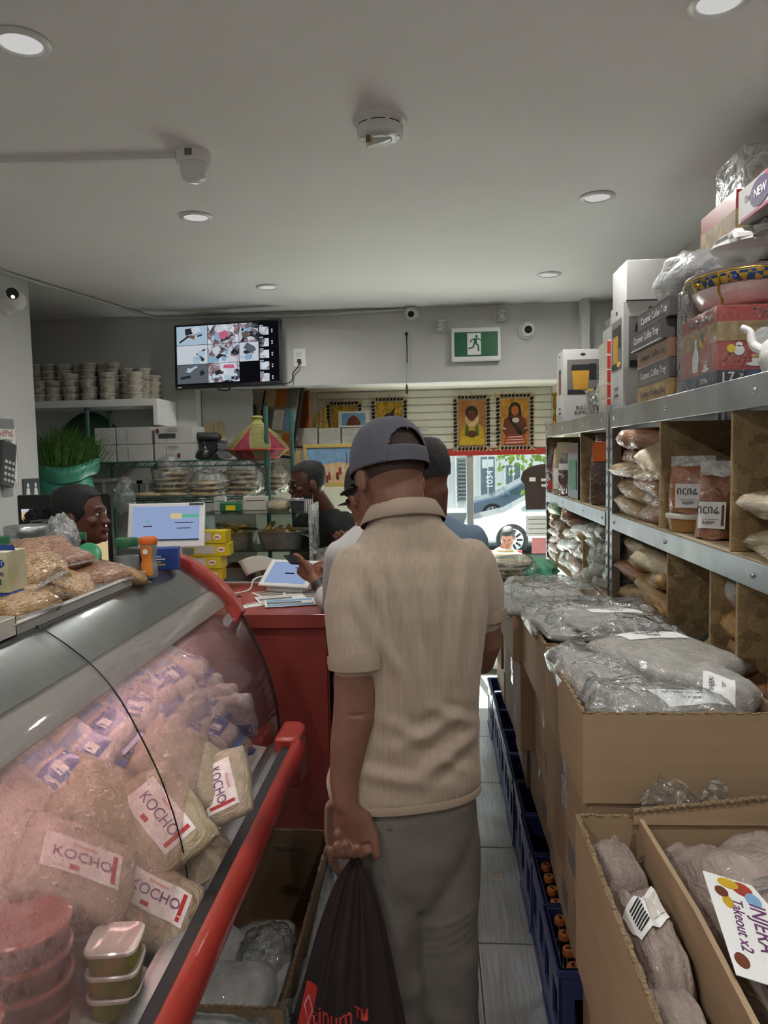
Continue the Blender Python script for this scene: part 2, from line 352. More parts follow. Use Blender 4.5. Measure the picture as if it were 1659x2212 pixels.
# ------------------------------------------------------------------ shop window
mat('red_frame', 'b8322c', .5, var=.06)
mat('alu', 'c8cbcb', .4, .6, var=.04)
w1 = struct(MB().box(-.86, .86, 5.47, 5.56, 1.6, 1.645).build('window_1', 'red_frame', bevel=.004), 'shop window under a red head rail')
for x0, x1, z0, z1 in ((.235, .285, .3, 1.6), (-.685, -.635, .3, 1.6), (-.86, -.82, .3, 1.6), (.82, .86, .3, 1.6), (-.86, .86, .22, .3)):
    MB().box(x0, x1, 5.49, 5.55, z0, z1).build('window_frame', 'alu', w1, bevel=.004)
for x0, x1 in ((-.82, -.685), (-.635, .235), (.285, .82)):
    MB().box(x0, x1, 5.515, 5.523, .3, 1.6).build('pane', 'window_glass', w1)
MB().box(-.86, .86, 5.49, 5.55, 0, .22).build('window_sill', 'cream_paint', w1)
# ------------------------------------------------------------------ ceiling lamps
def make_lamp(k, loc, label):
    t = thing('pot_light', label, 'ceiling light', loc, group='pot lights in the ceiling')
    MB().lathe([(.062, 0), (.066, -.002), (.064, -.006), (.05, -.009), (.046, -.004), (.046, 0)], 32, cap0=False, cap1=False).build('trim_ring', 'white_plastic', t, smooth=60)
    MB().lathe([(.046, -.0045), (.03, -.0062), (.002, -.0066)], 32, cap0=False).build('lens', 'lamp_lens', t, smooth=60)
    a = bpy.data.lights.new('lamp_light', 'AREA'); a.shape = 'DISK'; a.size = .09; a.energy = LAMP_W*(1 if loc[1] > 1 else 1.4); a.color = (1, .985, .955); a.spread = R(170)  # unseen rear lamps boosted to brighten the near ceiling
    o = bpy.data.objects.new('lamp_light', a); COL.objects.link(o); o.parent = t; o.location = (0, 0, -.012)
    return t
for k, (x, y, l) in enumerate([(-.921, 1.698, 'big round ceiling light at the top left corner'), (-.921, 2.94, 'round ceiling light just below left of the white dome camera'), (-.915, 4.174, 'round ceiling light above the wall television'),
        (.62, 1.70, 'round ceiling light cut off at the top right corner'), (.625, 2.911, 'round ceiling light beside the stacked kitchen boxes, larger of the right pair'), (.63, 4.122, 'small round ceiling light above the blender box'),
        (-.92, .45, 'round ceiling light behind the viewer on the counter side'), (.62, .45, 'round ceiling light behind the viewer on the shelf side'), (-.92, -.9, 'rear round ceiling light on the counter side'), (.62, -.9, 'rear round ceiling light on the shelf side')]):
    make_lamp(k, (x, y, ZC), l)
# ------------------------------------------------------------------ ceiling fittings
mat('tan_pin', '8b6a35', .4, var=.1)
d = thing('smoke_detector', 'round white smoke detector with hanging battery flap', 'smoke detector', (-.141, 2.19, ZC))
MB().lathe([(.078, 0), (.078, -.006), (.07, -.012), (.06, -.012)], 40, cap0=False).build('mounting_plate', 'white_plastic', d, smooth=40)
MB().lathe([(.066, -.012), (.066, -.034), (.063, -.044), (.058, -.049), (.036, -.051), (.034, -.047), (.03, -.052), (.002, -.054)], 40).build('housing', 'white_plastic', d, smooth=40)
for k in range(8):
    a = 2*pi*k/8
    MB().rings([[(r*cos(a+da), r*sin(a+da), z) for r, z in ((.0655, -.018), (.0668, -.018), (.0668, -.0205), (.0655, -.0205))] for da in [(-.3+.6*i/5) for i in range(6)]]).build('vent_slot', 'black_plastic', d)
for s in (-1, 1):
    for k in range(3): MB().bar((s*.044+k*.005*s, -.018, -.0502), (s*.044+k*.005*s, .004, -.0502), .0025, .002).build('grille_slot', 'black_plastic' if s < 0 else 'grey_plastic', d)
MB().lathe([(.012, -.053), (.012, -.056), (.002, -.0565)], 20, c=(.004, .0, 0)).build('test_button', 'white_plastic', d, smooth=40)
MB().add([(-.035, -.03, -.054), (.032, -.022, -.054), (.034, -.034, -.064), (-.03, -.072, -.098), (-.036, -.06, -.1), (-.036, -.03, -.06)], [(0, 1, 2, 3), (0, 3, 4, 5), (2, 4, 3), (0, 5, 1), (1, 5, 4, 2)]).build('battery_flap', 'white_plastic', d)
MB().cyl((-.03, -.045, -.058), (-.03, -.045, -.078), .008, n=12).build('battery_contact', 'tan_pin', d, smooth=40)
def dome_cam(name, label, loc, rot, s=1.0):
    t = thing(name, label, 'camera', loc, rot=rot)
    MB().lathe([(.062*s, 0), (.062*s, .008*s), (.056*s, .02*s), (.05*s, .03*s)], 28).build('base', 'white_plastic', t, smooth=40)
    MB().ball((0, 0, .045*s), .046*s, 24, 14).build('ball', 'white_plastic', t, smooth=180)
    MB().tube([(0, 0, .05*s), (0, -.012*s, .1*s)], [.034*s, .031*s], 20).build('lens_barrel', 'white_plastic', t, smooth=40)
    MB().tube([(0, -.011*s, .098*s), (0, -.0125*s, .103*s)], [.027*s, .024*s], 20).build('lens', 'black_plastic', t, smooth=40)
    return t
dc = thing('dome_camera', 'white security camera hanging from the ceiling with a small printed tag', 'camera', (-.735, 2.345, ZC))
MB().lathe([(.053, 0), (.053, -.03), (.05, -.036)], 30).build('base', 'white_plastic', dc, smooth=40)
MB().lathe([(.043, -.03), (.042, -.055), (.036, -.078), (.02, -.088), (.002, -.09)], 30).build('turret', 'white_plastic', dc, smooth=60)
MB().box(-.011, .011, -.0545, -.052, -.026, -.006).build('tag', 'print_grey', dc)
tag(MB().bar((-1.62, 2.30, ZC-.009), (-.79, 2.345, ZC-.009), .022, .018).bar((-2.12, 2.27, ZC-.009), (-1.62, 2.30, ZC-.009), .022, .018).build('cable_trunking', 'white_plastic'), 'white cable trunking running left from the ceiling camera', 'trunking')
tag(MB().tube([(-2.11, 3.5, ZC-.012), (-2.1, 3.66, ZC-.012), (-1.84, 4.885, ZC-.012), (-1.6, 4.888, ZC-.02), (-.9, 4.888, ZC-.03), (-.14, 4.888, ZC-.015)], .009, 8).build('cable_conduit', 'wall_paint', smooth=60), 'thin conduit from the left wall to the front wall camera', 'conduit')
c1 = dome_cam('turret_camera', 'white turret camera with glowing black lens on the left wall', (-2.12, 3.62, 2.42), (0, R(90), 0), 1.15)
for ch in c1.children:
    if ch.name.startswith('lens'): ch.rotation_euler = (R(35), R(-12), 0)
MB().ball((.0, -.075, .085), .012, 10, 8).build('status_light', glow('cam_led', 'ffffff', 1.2), c1, smooth=180)
c2 = dome_cam('turret_camera', 'white turret camera at the middle of the bulkhead top', (-.135, 4.9, 2.535), (R(100), 0, 0), .8)
c3 = dome_cam('turret_camera', 'white turret camera to the right of the running man sign', (.605, 4.9, 2.40), (R(90), 0, 0), .95)
# ------------------------------------------------------------------ exit sign, emergency heads, outlet, pull cord
mat('exit_green', '17603a', .4, var=.05)
ex = thing('exit_sign', 'big green running man exit sign in a white box on the bulkhead', 'exit sign', (.278, 4.9, 2.314))
MB().box(-.158, .158, -.06, 0, -.105, .105).build('housing', 'white_plastic', ex, bevel=.008)
MB().box(-.138, .138, -.0635, -.059, -.077, .077).build('face', 'exit_green', ex, bevel=.002)
MB().box(-.056, .03, -.066, -.062, -.068, .068).build('doorway', 'print_white', ex)
def runner(mb, s, ox, oz, y):
    f = lambda u, v, t: (ox+u*s, t, oz+v*s)
    mb.prism([(.10+.13*cos(2*pi*k/14), .78+.13*sin(2*pi*k/14)) for k in range(14)], f, y, y+.003)
    for poly in ([(-.12, .56), (.2, .62), (.12, .12), (-.18, .1)], [(.2, .62), (.2, .48), (.55, .3), (.62, .4)], [(-.12, .56), (-.45, .5), (-.6, .18), (-.5, .14), (-.36, .4), (-.1, .4)],
                 [(.12, .14), (-.06, .12), (.22, -.22), (.22, -.75), (.38, -.75), (.36, -.16)], [(-.18, .12), (.02, .1), (-.2, -.4), (-.75, -.5), (-.75, -.36), (-.32, -.28)]):
        mb.prism(poly, f, y, y+.003)
    return mb
runner(MB(), .062, -.004, 0, -.069).build('running_man', 'exit_green', ex)
for px, py, l in ((952, 702, 'clear square emergency lamp head left of the big exit sign'), (1083, 680, 'clear emergency lamp head above the right corner of the exit sign')):
    p = at(px, py, Y=4.84); e = thing('emergency_lamp', l, 'lamp', (p.x, 4.9, p.z), group='emergency lamp heads')
    MB().box(-.035, .035, -.03, 0, -.035, .035).build('housing', 'white_plastic', e, bevel=.01)
    MB().lathe([(.045, 0), (.05, .03), (.042, .055), (.01, .06)], 4).xf(Matrix.Translation((0, -.03, 0)) @ Matrix.Rotation(R(90), 4, 'X') @ Matrix.Rotation(R(45), 4, 'Z')).build('lens', 'milky_plastic', e, bevel=.006)
    MB().lathe([(.03, 0), (.03, .004), (.012, .02)], 16).xf(Matrix.Translation((0, -.031, 0)) @ Matrix.Rotation(R(90), 4, 'X')).build('reflector', 'chrome', e, smooth=40)
ou = thing('wall_outlet', 'white wall outlet with a black plug below the television', 'outlet', (-.876, 4.9, 2.268))
MB().box(-.042, .042, -.006, 0, -.06, .06).build('cover_plate', 'white_plastic', ou, bevel=.003)
for z in (.022, -.022):
    MB().box(-.017, .017, -.009, -.005, z-.015, z+.015).build('socket', 'white_gloss', ou, bevel=.003)
    if z > 0:
        for x in (-.006, .006): MB().box(x-.0012, x+.0012, -.0098, -.008, z-.002, z+.007).build('slot', 'black_plastic', ou)
MB().box(-.012, .012, -.034, -.008, -.033, -.011).build('plug', 'black_plastic', ou, bevel=.004)
MB().tube(spline([(0, -.03, -.03), (-.004, -.035, -.06), (-.04, -.03, -.1), (-.045, -.03, -.14), (-.06, -.06, -.165), (-.11, -.09, -.18)], 5), .004, 6).build('cord', 'black_plastic', ou, smooth=60)
pc = thing('pull_cord', 'black cord with a grey weight hanging on the bulkhead', 'cord', (-.168, 4.885, 2.4))
MB().ball((0, 0, 0), .011, 10, 8).build('hook', 'black_plastic', pc, smooth=180)
MB().tube([(0, 0, 0), (.002, -.004, -.12), (0, -.006, -.19)], .004, 6).build('cord', 'black_plastic', pc, smooth=60)
MB().tube([(0, -.006, -.19), (-.004, -.008, -.33)], .0018, 6).build('string', 'grey_plastic', pc)
MB().lathe([(.003, 0), (.008, -.015), (.009, -.055), (.003, -.065)], 10, c=(-.004, -.008, -.325)).build('weight', 'dark_grey', pc, smooth=50)
# ------------------------------------------------------------------ television with camera views
def screen_mat():
    t = NT('cctv_picture'); co = t.coord((1, 1, 1)); v = t.add('ShaderNodeTexVoronoi'); v.inputs['Scale'].default_value = 20; t.link(co, v.inputs['Vector'])
    n = t.noise(co, 13, 5, .65, .8)
    m1 = t.add('ShaderNodeMath', operation='ADD'); t.link(n.outputs[0], m1.inputs[0]); s = t.add('ShaderNodeMath', operation='MULTIPLY'); s.inputs[1].default_value = .35
    sp = t.add('ShaderNodeSeparateColor'); t.link(v.outputs['Color'], sp.inputs[0]); t.link(sp.outputs[0], s.inputs[0]); t.link(s.outputs[0], m1.inputs[1])
    c = t.ramp(m1.outputs[0], [(.42, '15171c'), (.52, '4d5560'), (.6, '8d6f74'), (.68, 'aab4c2'), (.8, 'c6cdd6')])
    e = t.add('ShaderNodeEmission'); t.link(c, e.inputs[0]); e.inputs[1].default_value = 1.0; t.link(e.outputs[0], t.out.inputs[0])
screen_mat()
for nm, c, s in (('scr_blue', '86a8c4', .9), ('scr_white', 'c3cad4', .9), ('scr_pink', 'c0607a', .9), ('scr_black', '0c0d10', 1), ('scr_sky', 'a6bccb', .9), ('scr_grey', '5a6068', .9), ('scr_lilac', 'a0b4dc', .95), ('scr_green', '5fb08a', .9), ('scr_dark', '2a2d33', .9), ('scr_peach', 'e0c79a', .8), ('scr_brown', '6e5a50', .8)):
    glow(nm, c, s)
tv = thing('television', 'wall mounted television showing nine security camera views', 'television', (-1.303, 4.70, 2.277), rot=(R(-6), R(-1.2), R(-3)))
MB().box(-.352, .352, 0, .035, -.207, .207).build('bezel', 'black_plastic', tv, bevel=.004)
MB().box(-.2, .2, .035, .07, -.14, .14).build('rear_housing', 'black_plastic', tv, bevel=.01)
MB().box(-.05, .05, .07, .2, -.05, .05).build('wall_bracket', 'dark_grey', tv)
MB().box(-.336, .336, -.002, .002, -.185, .195).build('screen', 'scr_black', tv)
tiles = [(0, 0), (1, 0), (2, 0), (0, 1), (1, 1), (2, 1), (0, 2), (1, 2)]
rv = random.Random(3)
for i, j in tiles:
    x0 = -.334+i*.207; x1 = x0+(.2035 if i < 2 else .125); z1 = .193-j*.124; z0 = z1-.1205
    p = MB().box(x0, x1, -.0035, -.001, z0, z1).build('camera_view', {(0, 0): 'scr_sky', (2, 1): 'scr_white', (0, 2): 'scr_grey', (0, 1): 'scr_white'}.get((i, j), 'cctv_picture'), tv)
    for k in range(9):
        w, h = rv.uniform(.015, .085), rv.uniform(.008, .045); cx, cz = rv.uniform(x0+.03, x1-.03), rv.uniform(z0+.02, z1-.02); a = rv.uniform(-.6, .6)
        pts = [(-w/2, -h/2), (w/2, -h/2), (w/2.4, h/2), (-w/2.2, h/2)]
        MB().prism([(max(x0, min(x1, cx+u*cos(a)-v*sin(a))), max(z0, min(z1, cz+u*sin(a)+v*cos(a)))) for u, v in pts], lambda u, v, t: (u, t, v), -.0038-k*.00008, -.003).build('view_shape',
            rv.choice(['scr_blue', 'scr_white', 'scr_white', 'scr_pink' if i == 1 else 'scr_grey', 'scr_sky', 'scr_dark', 'scr_dark', 'scr_brown'] ), p)
for k in range(5):
    z = .165-k*.074
    MB().box(.212, .272, -.0035, -.001, z-.055, z-.004).build('event_thumbnail', 'cctv_picture', tv)
    MB().box(.212, .236, -.0035, -.001, z, z+.007).build('event_caption', 'scr_sky', tv)
    for q in (0, 1): MB().box(.289, .298, -.0035, -.001, z-.028-q*.014, z-.02-q*.014).build('event_icon', 'scr_white', tv)
MB().box(-.335, -.307, -.0015, .001, -.2, -.194).build('maker_mark', 'print_white', tv)
tag(MB().tube(spline([(-1.40, 4.73, 2.075), (-1.36, 4.72, 2.055), (-1.32, 4.74, 2.055), (-1.3, 4.76, 2.09)], 5), .004, 6).build('video_cable', 'black_plastic', smooth=60), 'short black cable loop under the television', 'cable')
# ================================================================== pictures on the slat wall
mat('hide_dark', '2d2019', .8, var=.3, vscale=20)
mat('lacing', 'c9b48c', .7, var=.1)
def paint_mat(name, c1, c2, sc=9):
    t = NT(name); co = t.coord(); n = t.noise(co, sc, 4, .6, .8); t.link(t.ramp(n.outputs[0], [(.35, c1), (.65, c2)]), t.b.inputs['Base Color']); t.b.inputs['Roughness'].default_value = .6
paint_mat('canvas_yellow', '8f6a12', 'd3a91e', 26); paint_mat('canvas_orange', 'a5601c', 'd79a3c', 10); paint_mat('canvas_tan', '9c5b22', 'c08a4a', 7)
for n, c in (('fig_brown', '6b3418'), ('fig_dark', '2a1c18'), ('fig_yellow', 'c9a520'), ('fig_red', 'a23a26'), ('fig_white', 'd8cfc0'), ('fig_green', '4c6a3a'), ('fig_coat', '7a5a3c'), ('fig_cream', 'd9b98a'), ('fig_blue', '7fa6c9'), ('fig_orange', 'b9631f')): mat(n, c, .65, var=.12, vscale=25)
def shape(mb, pts, y0=-.004, y1=0): return mb.prism(pts, lambda u, v, t: (u, t, v), y0, y1)
def oval(cx, cz, a, b, n=20): return [(cx+a*cos(2*pi*k/n), cz+b*sin(2*pi*k/n)) for k in range(n)]
def laced_picture(name, label, cx, z0, z1, w, canvas, figs):
    h = z1-z0; t = thing(name, label, 'picture', (cx, 5.478, (z0+z1)/2), group='laced hide pictures on the slat wall')
    W, H = w/2, h/2
    for nm, a, b in (('rail', (-W, H), (W, H)), ('rail', (-W, -H), (W, -H)), ('stile', (-W, -H), (-W, H)), ('stile', (W, -H), (W, H))):
        s = MB().cyl((a[0], 0, a[1]), (b[0], 0, b[1]), .011, n=8).build(nm, 'hide_dark', t, smooth=60)
        L = sqrt((a[0]-b[0])**2+(a[1]-b[1])**2); k = int(L/.026); m = MB()
        for i in range(k):
            f = (i+.6)/k; x = a[0]+(b[0]-a[0])*f; z = a[1]+(b[1]-a[1])*f; dx, dz = ((.004, .02) if nm == 'rail' else (.02, .006)); m.bar((x-dx, -.012, z-dz), (x+dx, -.012, z+dz), .005, .004, up=(0, 1, 0))
        m.build('lacing', 'lacing', s)
    for sx in (-1, 1):
        for sz in (-1, 1): MB().bar((sx*W-.022, -.013, sz*H-.018), (sx*W+.022, -.013, sz*H+.018), .008, .006, up=(0, 1, 0)).bar((sx*W-.022, -.013, sz*H+.018), (sx*W+.022, -.013, sz*H-.018), .008, .006, up=(0, 1, 0)).build('corner_tie', 'lacing', t)
    MB().box(-W+.022, W-.022, -.003, .003, -H+.022, H-.022).build('canvas', canvas, t)
    MB().tube([(-.0, -.002, H), (0, .008, H+.035)], .0015, 5).build('hanger', 'dark_grey', t)
    for i, (nm, m, pts) in enumerate(figs): shape(MB(), pts, -.0045-i*.0006, -.002).build(nm, m, t)
    return t
def hair_face(cx, cz, s, skin='fig_brown', hair='fig_dark'):
    return [('painted_hair', hair, oval(cx, cz+.012*s, .036*s, .04*s)), ('painted_face', skin, oval(cx, cz-.004*s, .024*s, .033*s)),
            ('painted_eye', hair, oval(cx-.009*s, cz+.003*s, .005*s, .002*s, 8)), ('painted_eye', hair, oval(cx+.009*s, cz+.003*s, .005*s, .002*s, 8)), ('painted_mouth', 'fig_red', oval(cx, cz-.02*s, .008*s, .003*s, 8))]
laced_picture('hide_picture', 'yellow laced picture half hidden by boxes, leftmost on the slat wall', -.66, 1.64, 2.005, .235, 'canvas_yellow', [('painted_turban', 'fig_green', oval(0, .05, .05, .045)), ('painted_face', 'fig_brown', oval(0, 0, .04, .05))])
laced_picture('hide_picture', 'yellow laced portrait of a smiling figure with a feather', -.325, 1.655, 2.025, .235, 'canvas_yellow',
    [('painted_coat', 'fig_coat', [(-.085, -.16), (.085, -.16), (.08, -.1), (.035, -.06), (-.035, -.06), (-.08, -.1)]), ('painted_collar', 'fig_white', oval(0, -.065, .03, .02)), ('painted_feather', 'fig_dark', [(-.01, .06), (.03, .07), (.048, .13), (.02, .1)])]+hair_face(0, .01, 1.45))
laced_picture('hide_picture', 'orange laced picture of a figure in yellow with folded hands', .277, 1.65, 2.025, .24, 'canvas_tan',
    [('painted_halo', 'fig_cream', oval(0, .03, .05, .07)), ('painted_shirt', 'fig_yellow', [(-.09, -.16), (.09, -.16), (.085, -.04), (.04, .0), (-.04, .0), (-.08, -.06)]), ('painted_vest', 'fig_green', [(-.045, -.01), (-.025, -.01), (-.02, -.1), (-.05, -.09)]), ('painted_vest', 'fig_green', [(.045, -.01), (.025, -.01), (.02, -.1), (.05, -.09)]), ('painted_hands', 'fig_brown', oval(0, -.08, .035, .025)), ('painted_scarf', 'fig_cream', oval(.0, -.01, .032, .018))]+hair_face(0, .06, 1.25))
laced_picture('hide_picture', 'amber laced picture of a woman with beads and long black hair, rightmost', .589, 1.65, 2.03, .245, 'canvas_orange',
    [('painted_halo', 'canvas_yellow', oval(0, .08, .062, .08)), ('painted_long_hair', 'fig_dark', [(-.042, .11), (.0, .135), (.042, .11), (.05, .02), (-.05, .02)]), ('painted_body', 'fig_brown', [(-.09, -.06), (-.075, .02), (-.03, .045), (.03, .045), (.075, .02), (.095, -.06), (.06, -.11), (-.06, -.11)]),
     ('painted_skirt', 'fig_red', [(-.08, -.165), (.08, -.165), (.065, -.09), (-.065, -.09)])]+[('painted_stripe', 'fig_white', [(-.07+k*.01, -.155+k*.02), (.07-k*.01, -.15+k*.02), (.07-k*.01, -.144+k*.02), (-.07+k*.01, -.149+k*.02)]) for k in range(3)]+
    [('painted_sash', 'fig_dark', [(-.05, .03), (-.03, .035), (.06, -.09), (.035, -.1)]), ('painted_beads', 'fig_white', oval(.005, .012, .026, .018)), ('painted_band', 'fig_white', [(-.09, -.04), (-.065, -.045), (-.065, -.055), (-.088, -.05)]), ('painted_band', 'fig_white', [(.092, -.04), (.067, -.045), (.067, -.055), (.09, -.05)])]+hair_face(0, .085, 1.1, 'fig_orange'))
e2 = thing('exit_arrow_sign', 'small green exit sign with white arrow on the slat wall', 'exit sign', (-.118, 5.484, 1.708))
MB().box(-.072, .072, -.012, 0, -.033, .033).build('face', 'exit_green', e2, bevel=.002)
shape(MB(), [(-.062, 0), (-.035, .024), (-.035, .009), (-.004, .009), (-.004, -.009), (-.035, -.009), (-.035, -.024)], -.015, -.011).build('arrow', 'print_white', e2)
MB().box(.016, .066, -.014, -.011, -.03, .03).build('doorway', 'print_white', e2); runner(MB(), .028, .04, 0, -.017).build('running_man', 'exit_green', e2)
for px, l in ((890, 'left of two white socket plates above the arrow sign'), (916, 'right of two white socket plates above the arrow sign')):
    p = at(px, 925, Y=5.47); s = thing('socket_plate', l, 'socket', (p.x, 5.488, p.z), group='socket plates on the slat wall')
    MB().box(-.026, .026, -.008, 0, -.022, .022).build('plate', 'white_plastic', s, bevel=.003)
    for u in (-.011, .011):
        for v in (-.01, .01): MB().box(u-.005, u+.005, -.0095, -.007, v-.005, v+.005).build('socket', 'grey_plastic', s)
# ------------------------------------------------------------------ goods stacked left of the window
cb = thing('board_rack', 'dark bracket frame behind the tilted picture', 'rack', (-1.3, 5.05, 1.82))
for x in (0, .06): MB().box(x, x+.02, 0, .03, -.16, .16).build('upright', 'black_plastic', cb)
for z in (-.1, 0, .1): MB().box(0, .08, .005, .025, z, z+.02).build('crossbar', 'black_plastic', cb)
lp = thing('tilted_picture', 'large tilted picture in a black frame standing at the left of the recess', 'picture', (-1.12, 5.12, 1.62), rot=(R(-8), R(6), R(-28)))
MB().box(-.17, .17, 0, .025, 0, .52).build('frame', 'black_plastic', lp, bevel=.003)
paint_mat('collage', '7e8084', 'b7a06a', 14)
MB().box(-.15, .15, -.004, .002, .02, .5).build('print', 'collage', lp)
for k in range(9):
    m = ['fig_blue', 'fig_cream', 'fig_orange', 'print_grey', 'fig_white'][k % 5]
    MB().box(-.145+(k % 3)*.1, -.055+(k % 3)*.1, -.0055, -.003, .03+(k//3)*.16, .17+(k//3)*.16).build('print_panel', m, lp)
o2 = thing('hanging_hide_picture', 'narrow laced hide picture hanging behind the tilted picture', 'picture', (-.935, 5.3, 1.84), rz=R(-55))
MB().box(-.1, .1, 0, .012, -.2, .24).build('canvas', 'fig_orange', o2)
for k in range(12): MB().bar((-.105, -.003, -.19+k*.035), (-.085, -.003, -.17+k*.035), .006, .004).build('lacing', 'hide_dark', o2)
mat('pine', 'cdb791', .6, var=.12, vscale=5, stretch=(8, 1, 1))
b = thing('cutting_board', 'pale round topped wooden board leaning behind the white boxes', 'board', (-1.50, 5.0, 1.62))
MB().prism([(-.075, 0)]+[(.0375*(-1)+.0375*cos(pi-pi*k/8), .2+.05*sin(pi*k/8)) for k in range(9)]+[(.0375+.0375*cos(pi-pi*k/8), .2+.05*sin(pi*k/8)) for k in range(1, 9)]+[(.075, 0)], lambda u, v, t: (u, t, v), 0, .012).build('board', 'pine', b, bevel=.002)
MB().box(-.001, .001, -.001, .013, .02, .2).build('joint', 'hide_dark', b)
mat('wrap_cream', 'd2cdbb', .5, var=.08, coat=.6)
mat('doll_yellow', 'cfa52e', .6, var=.1, vscale=30)
wt = tag(MB().box(-1.2, -.3, 5.08, 5.46, 1.40, 1.425).box(-1.2, -.3, 5.44, 5.46, 1.2, 1.40).build('display_ledge', 'cream_paint', bevel=.003), 'cream ledge under the framed painting', 'shelf')
for k, (px, w) in enumerate(((662, 50), (712, 50), (762, 55))):
    p = at(px, 945, Y=5.2); q = thing('wrapped_box', ('cream box in clear wrap, leftmost of three above the framed picture', 'cream box in clear wrap, middle of three above the framed picture', 'cream box in clear wrap, right of three by the capped man')[k], 'box', (p.x, 5.3, p.z-.06), group='cream wrapped boxes')
    MB().box(-.078, .078, -.1, .1, 0, .125).build('box', 'wrap_cream', q, bevel=.006); MB().box(-.0785, .0785, -.102, -.1, .06, .064).build('fold', 'paper', q); MB().box(-.082, .082, -.104, .104, -.002, .13).build('wrap', 'clear_plastic', q, bevel=.008)
sp = at(762, 905, Y=5.25); f = thing('small_picture', 'small blue picture with a round brown figure leaning above the wrapped boxes', 'picture', (sp.x, 5.3, sp.z-.055), rot=(R(-8), 0, 0))
MB().box(-.11, .11, 0, .012, 0, .115).build('mat_board', 'paper', f); MB().box(-.085, .085, -.003, 0, .012, .1).build('print', 'fig_blue', f); shape(MB(), [(.05*cos(pi*k/12), .012+.065*sin(pi*k/12)) for k in range(13)], -.005, -.002).build('painted_figure', 'fig_brown', f); shape(MB(), oval(0, .07, .018, .012), -.006, -.004).build('painted_hat', 'fig_red', f)
fp = at(716, 1052, Y=5.05); f = thing('framed_picture', 'gold framed painting of a crowd under blue sky beside the salesman', 'picture', (fp.x, 5.09, fp.z), rot=(R(-5), 0, 0))
mat('gold_frame', 'c9ad5a', .45, var=.1)
for a in ((-.2, .2, .27, .295), (-.2, .2, 0, .025), (-.2, -.175, .025, .27), (.175, .2, .025, .27)): MB().box(a[0], a[1], -.015, .01, a[2], a[3]).build('frame_rail', 'gold_frame', f, bevel=.003)
MB().box(-.176, .176, -.002, .002, .024, .271).build('sky', 'fig_blue', f); shape(MB(), [(-.175, .026), (.175, .026), (.175, .15), (.12, .16), (.05, .17), (-.05, .155), (-.175, .165)], -.004, -.001).build('painted_ground', 'fig_cream', f)
for k in range(16): x = -.15+.3*((k*7) % 16)/16; z = .05+.018*(k % 5); shape(MB(), [(x-.012, z-.02), (x+.012, z-.02), (x+.009, z+.025), (x, z+.035), (x-.009, z+.025)], -.005-k*.0001, -.003).build('painted_person', ['fig_white', 'fig_red', 'fig_brown', 'fig_cream'][k % 4], f)
shape(MB(), [(.1, .15), (.106, .15), (.103, .25)], -.006, -.002).build('painted_tower', 'fig_brown', f)
# tall wrapped straw doll
dp = at(645, 1070, Y=5.0); dl = thing('wrapped_doll', 'yellow straw ornament in clear wrap behind the salesman', 'ornament', (dp.x, 5.02, dp.z))
MB().lathe([(.05, 0), (.055, .05), (.03, .13), (.034, .15), (.045, .16), (.02, .24), (.018, .29), (.01, .3)], 14).build('body', 'doll_yellow', dl, smooth=40)
for z in (.14, .06): MB().lathe([(.046, z), (.05, z+.004), (.046, z+.008)], 14, cap0=False, cap1=False).build('red_band', 'print_red', dl, smooth=40)
MB().lathe([(.06, 0), (.065, .1), (.05, .22), (.03, .32)], 10).build('wrap', 'clear_plastic', dl, smooth=60)
for k, px in enumerate((682, 690, 700)):
    p = at(px, 918-k*6, Y=5.3); o = thing('straw_bird', ('small straw ornament, left one on the wrapped boxes', 'small straw ornament, middle one on the wrapped boxes', 'small straw ornament, right one on the wrapped boxes')[k], 'ornament', (p.x, 5.36, p.z-.06), group='straw ornaments')
    MB().lathe([(.03, 0), (.016, .05), (.008, .1), (.014, .12), (.004, .15)], 10).build('body', 'doll_yellow', o, smooth=50)
    MB().lathe([(.018, .045), (.022, .05), (.018, .055)], 10, cap0=False, cap1=False).build('band', 'fig_white', o)
# ================================================================== outside the window
mat('asphalt', '77797a', .9, var=.08); mat('pavement', 'd2d0ca', .9, var=.06, bump=.1); mat('facade_white', 'e8e8e4', .8, var=.03); mat('facade_frame', 'f0f0ee', .6); mat('dark_window', '6f8088', .2, var=.15, vscale=1.5, coat=.6); mat('facade_grey', '8a9092', .7)
mat('car_blue', '7f93a8', .25, .3, var=.03, coat=1); mat('car_white', 'e2e4e6', .25, var=.02, coat=1); mat('car_glass', '5b7680', .1, var=.1, coat=.8); mat('tyre', '3a3b3d', .8); mat('hub', 'c9cdd0', .3, .6)
mat('leaf', '8fb548', .6, var=.3, vscale=3); mat('bark', '5b4a3a', .8)
tag(MB().box(-14, 22, 5.75, 12, -.5, -.32).build('sidewalk', 'pavement'), 'pale sidewalk outside the shop window', 'sidewalk')
tag(MB().box(-20, 30, 12, 27, -.9, -.55).build('road', 'asphalt'), 'grey road behind the parked cars', 'road')
bl = thing('street_building', 'white shop building across the street with number 1034', 'building', (0, 30, -.6))
MB().box(-26, 34, 0, 4, 0, 26).build('facade', 'facade_white', bl)  # height above the window view added to keep the road in shade
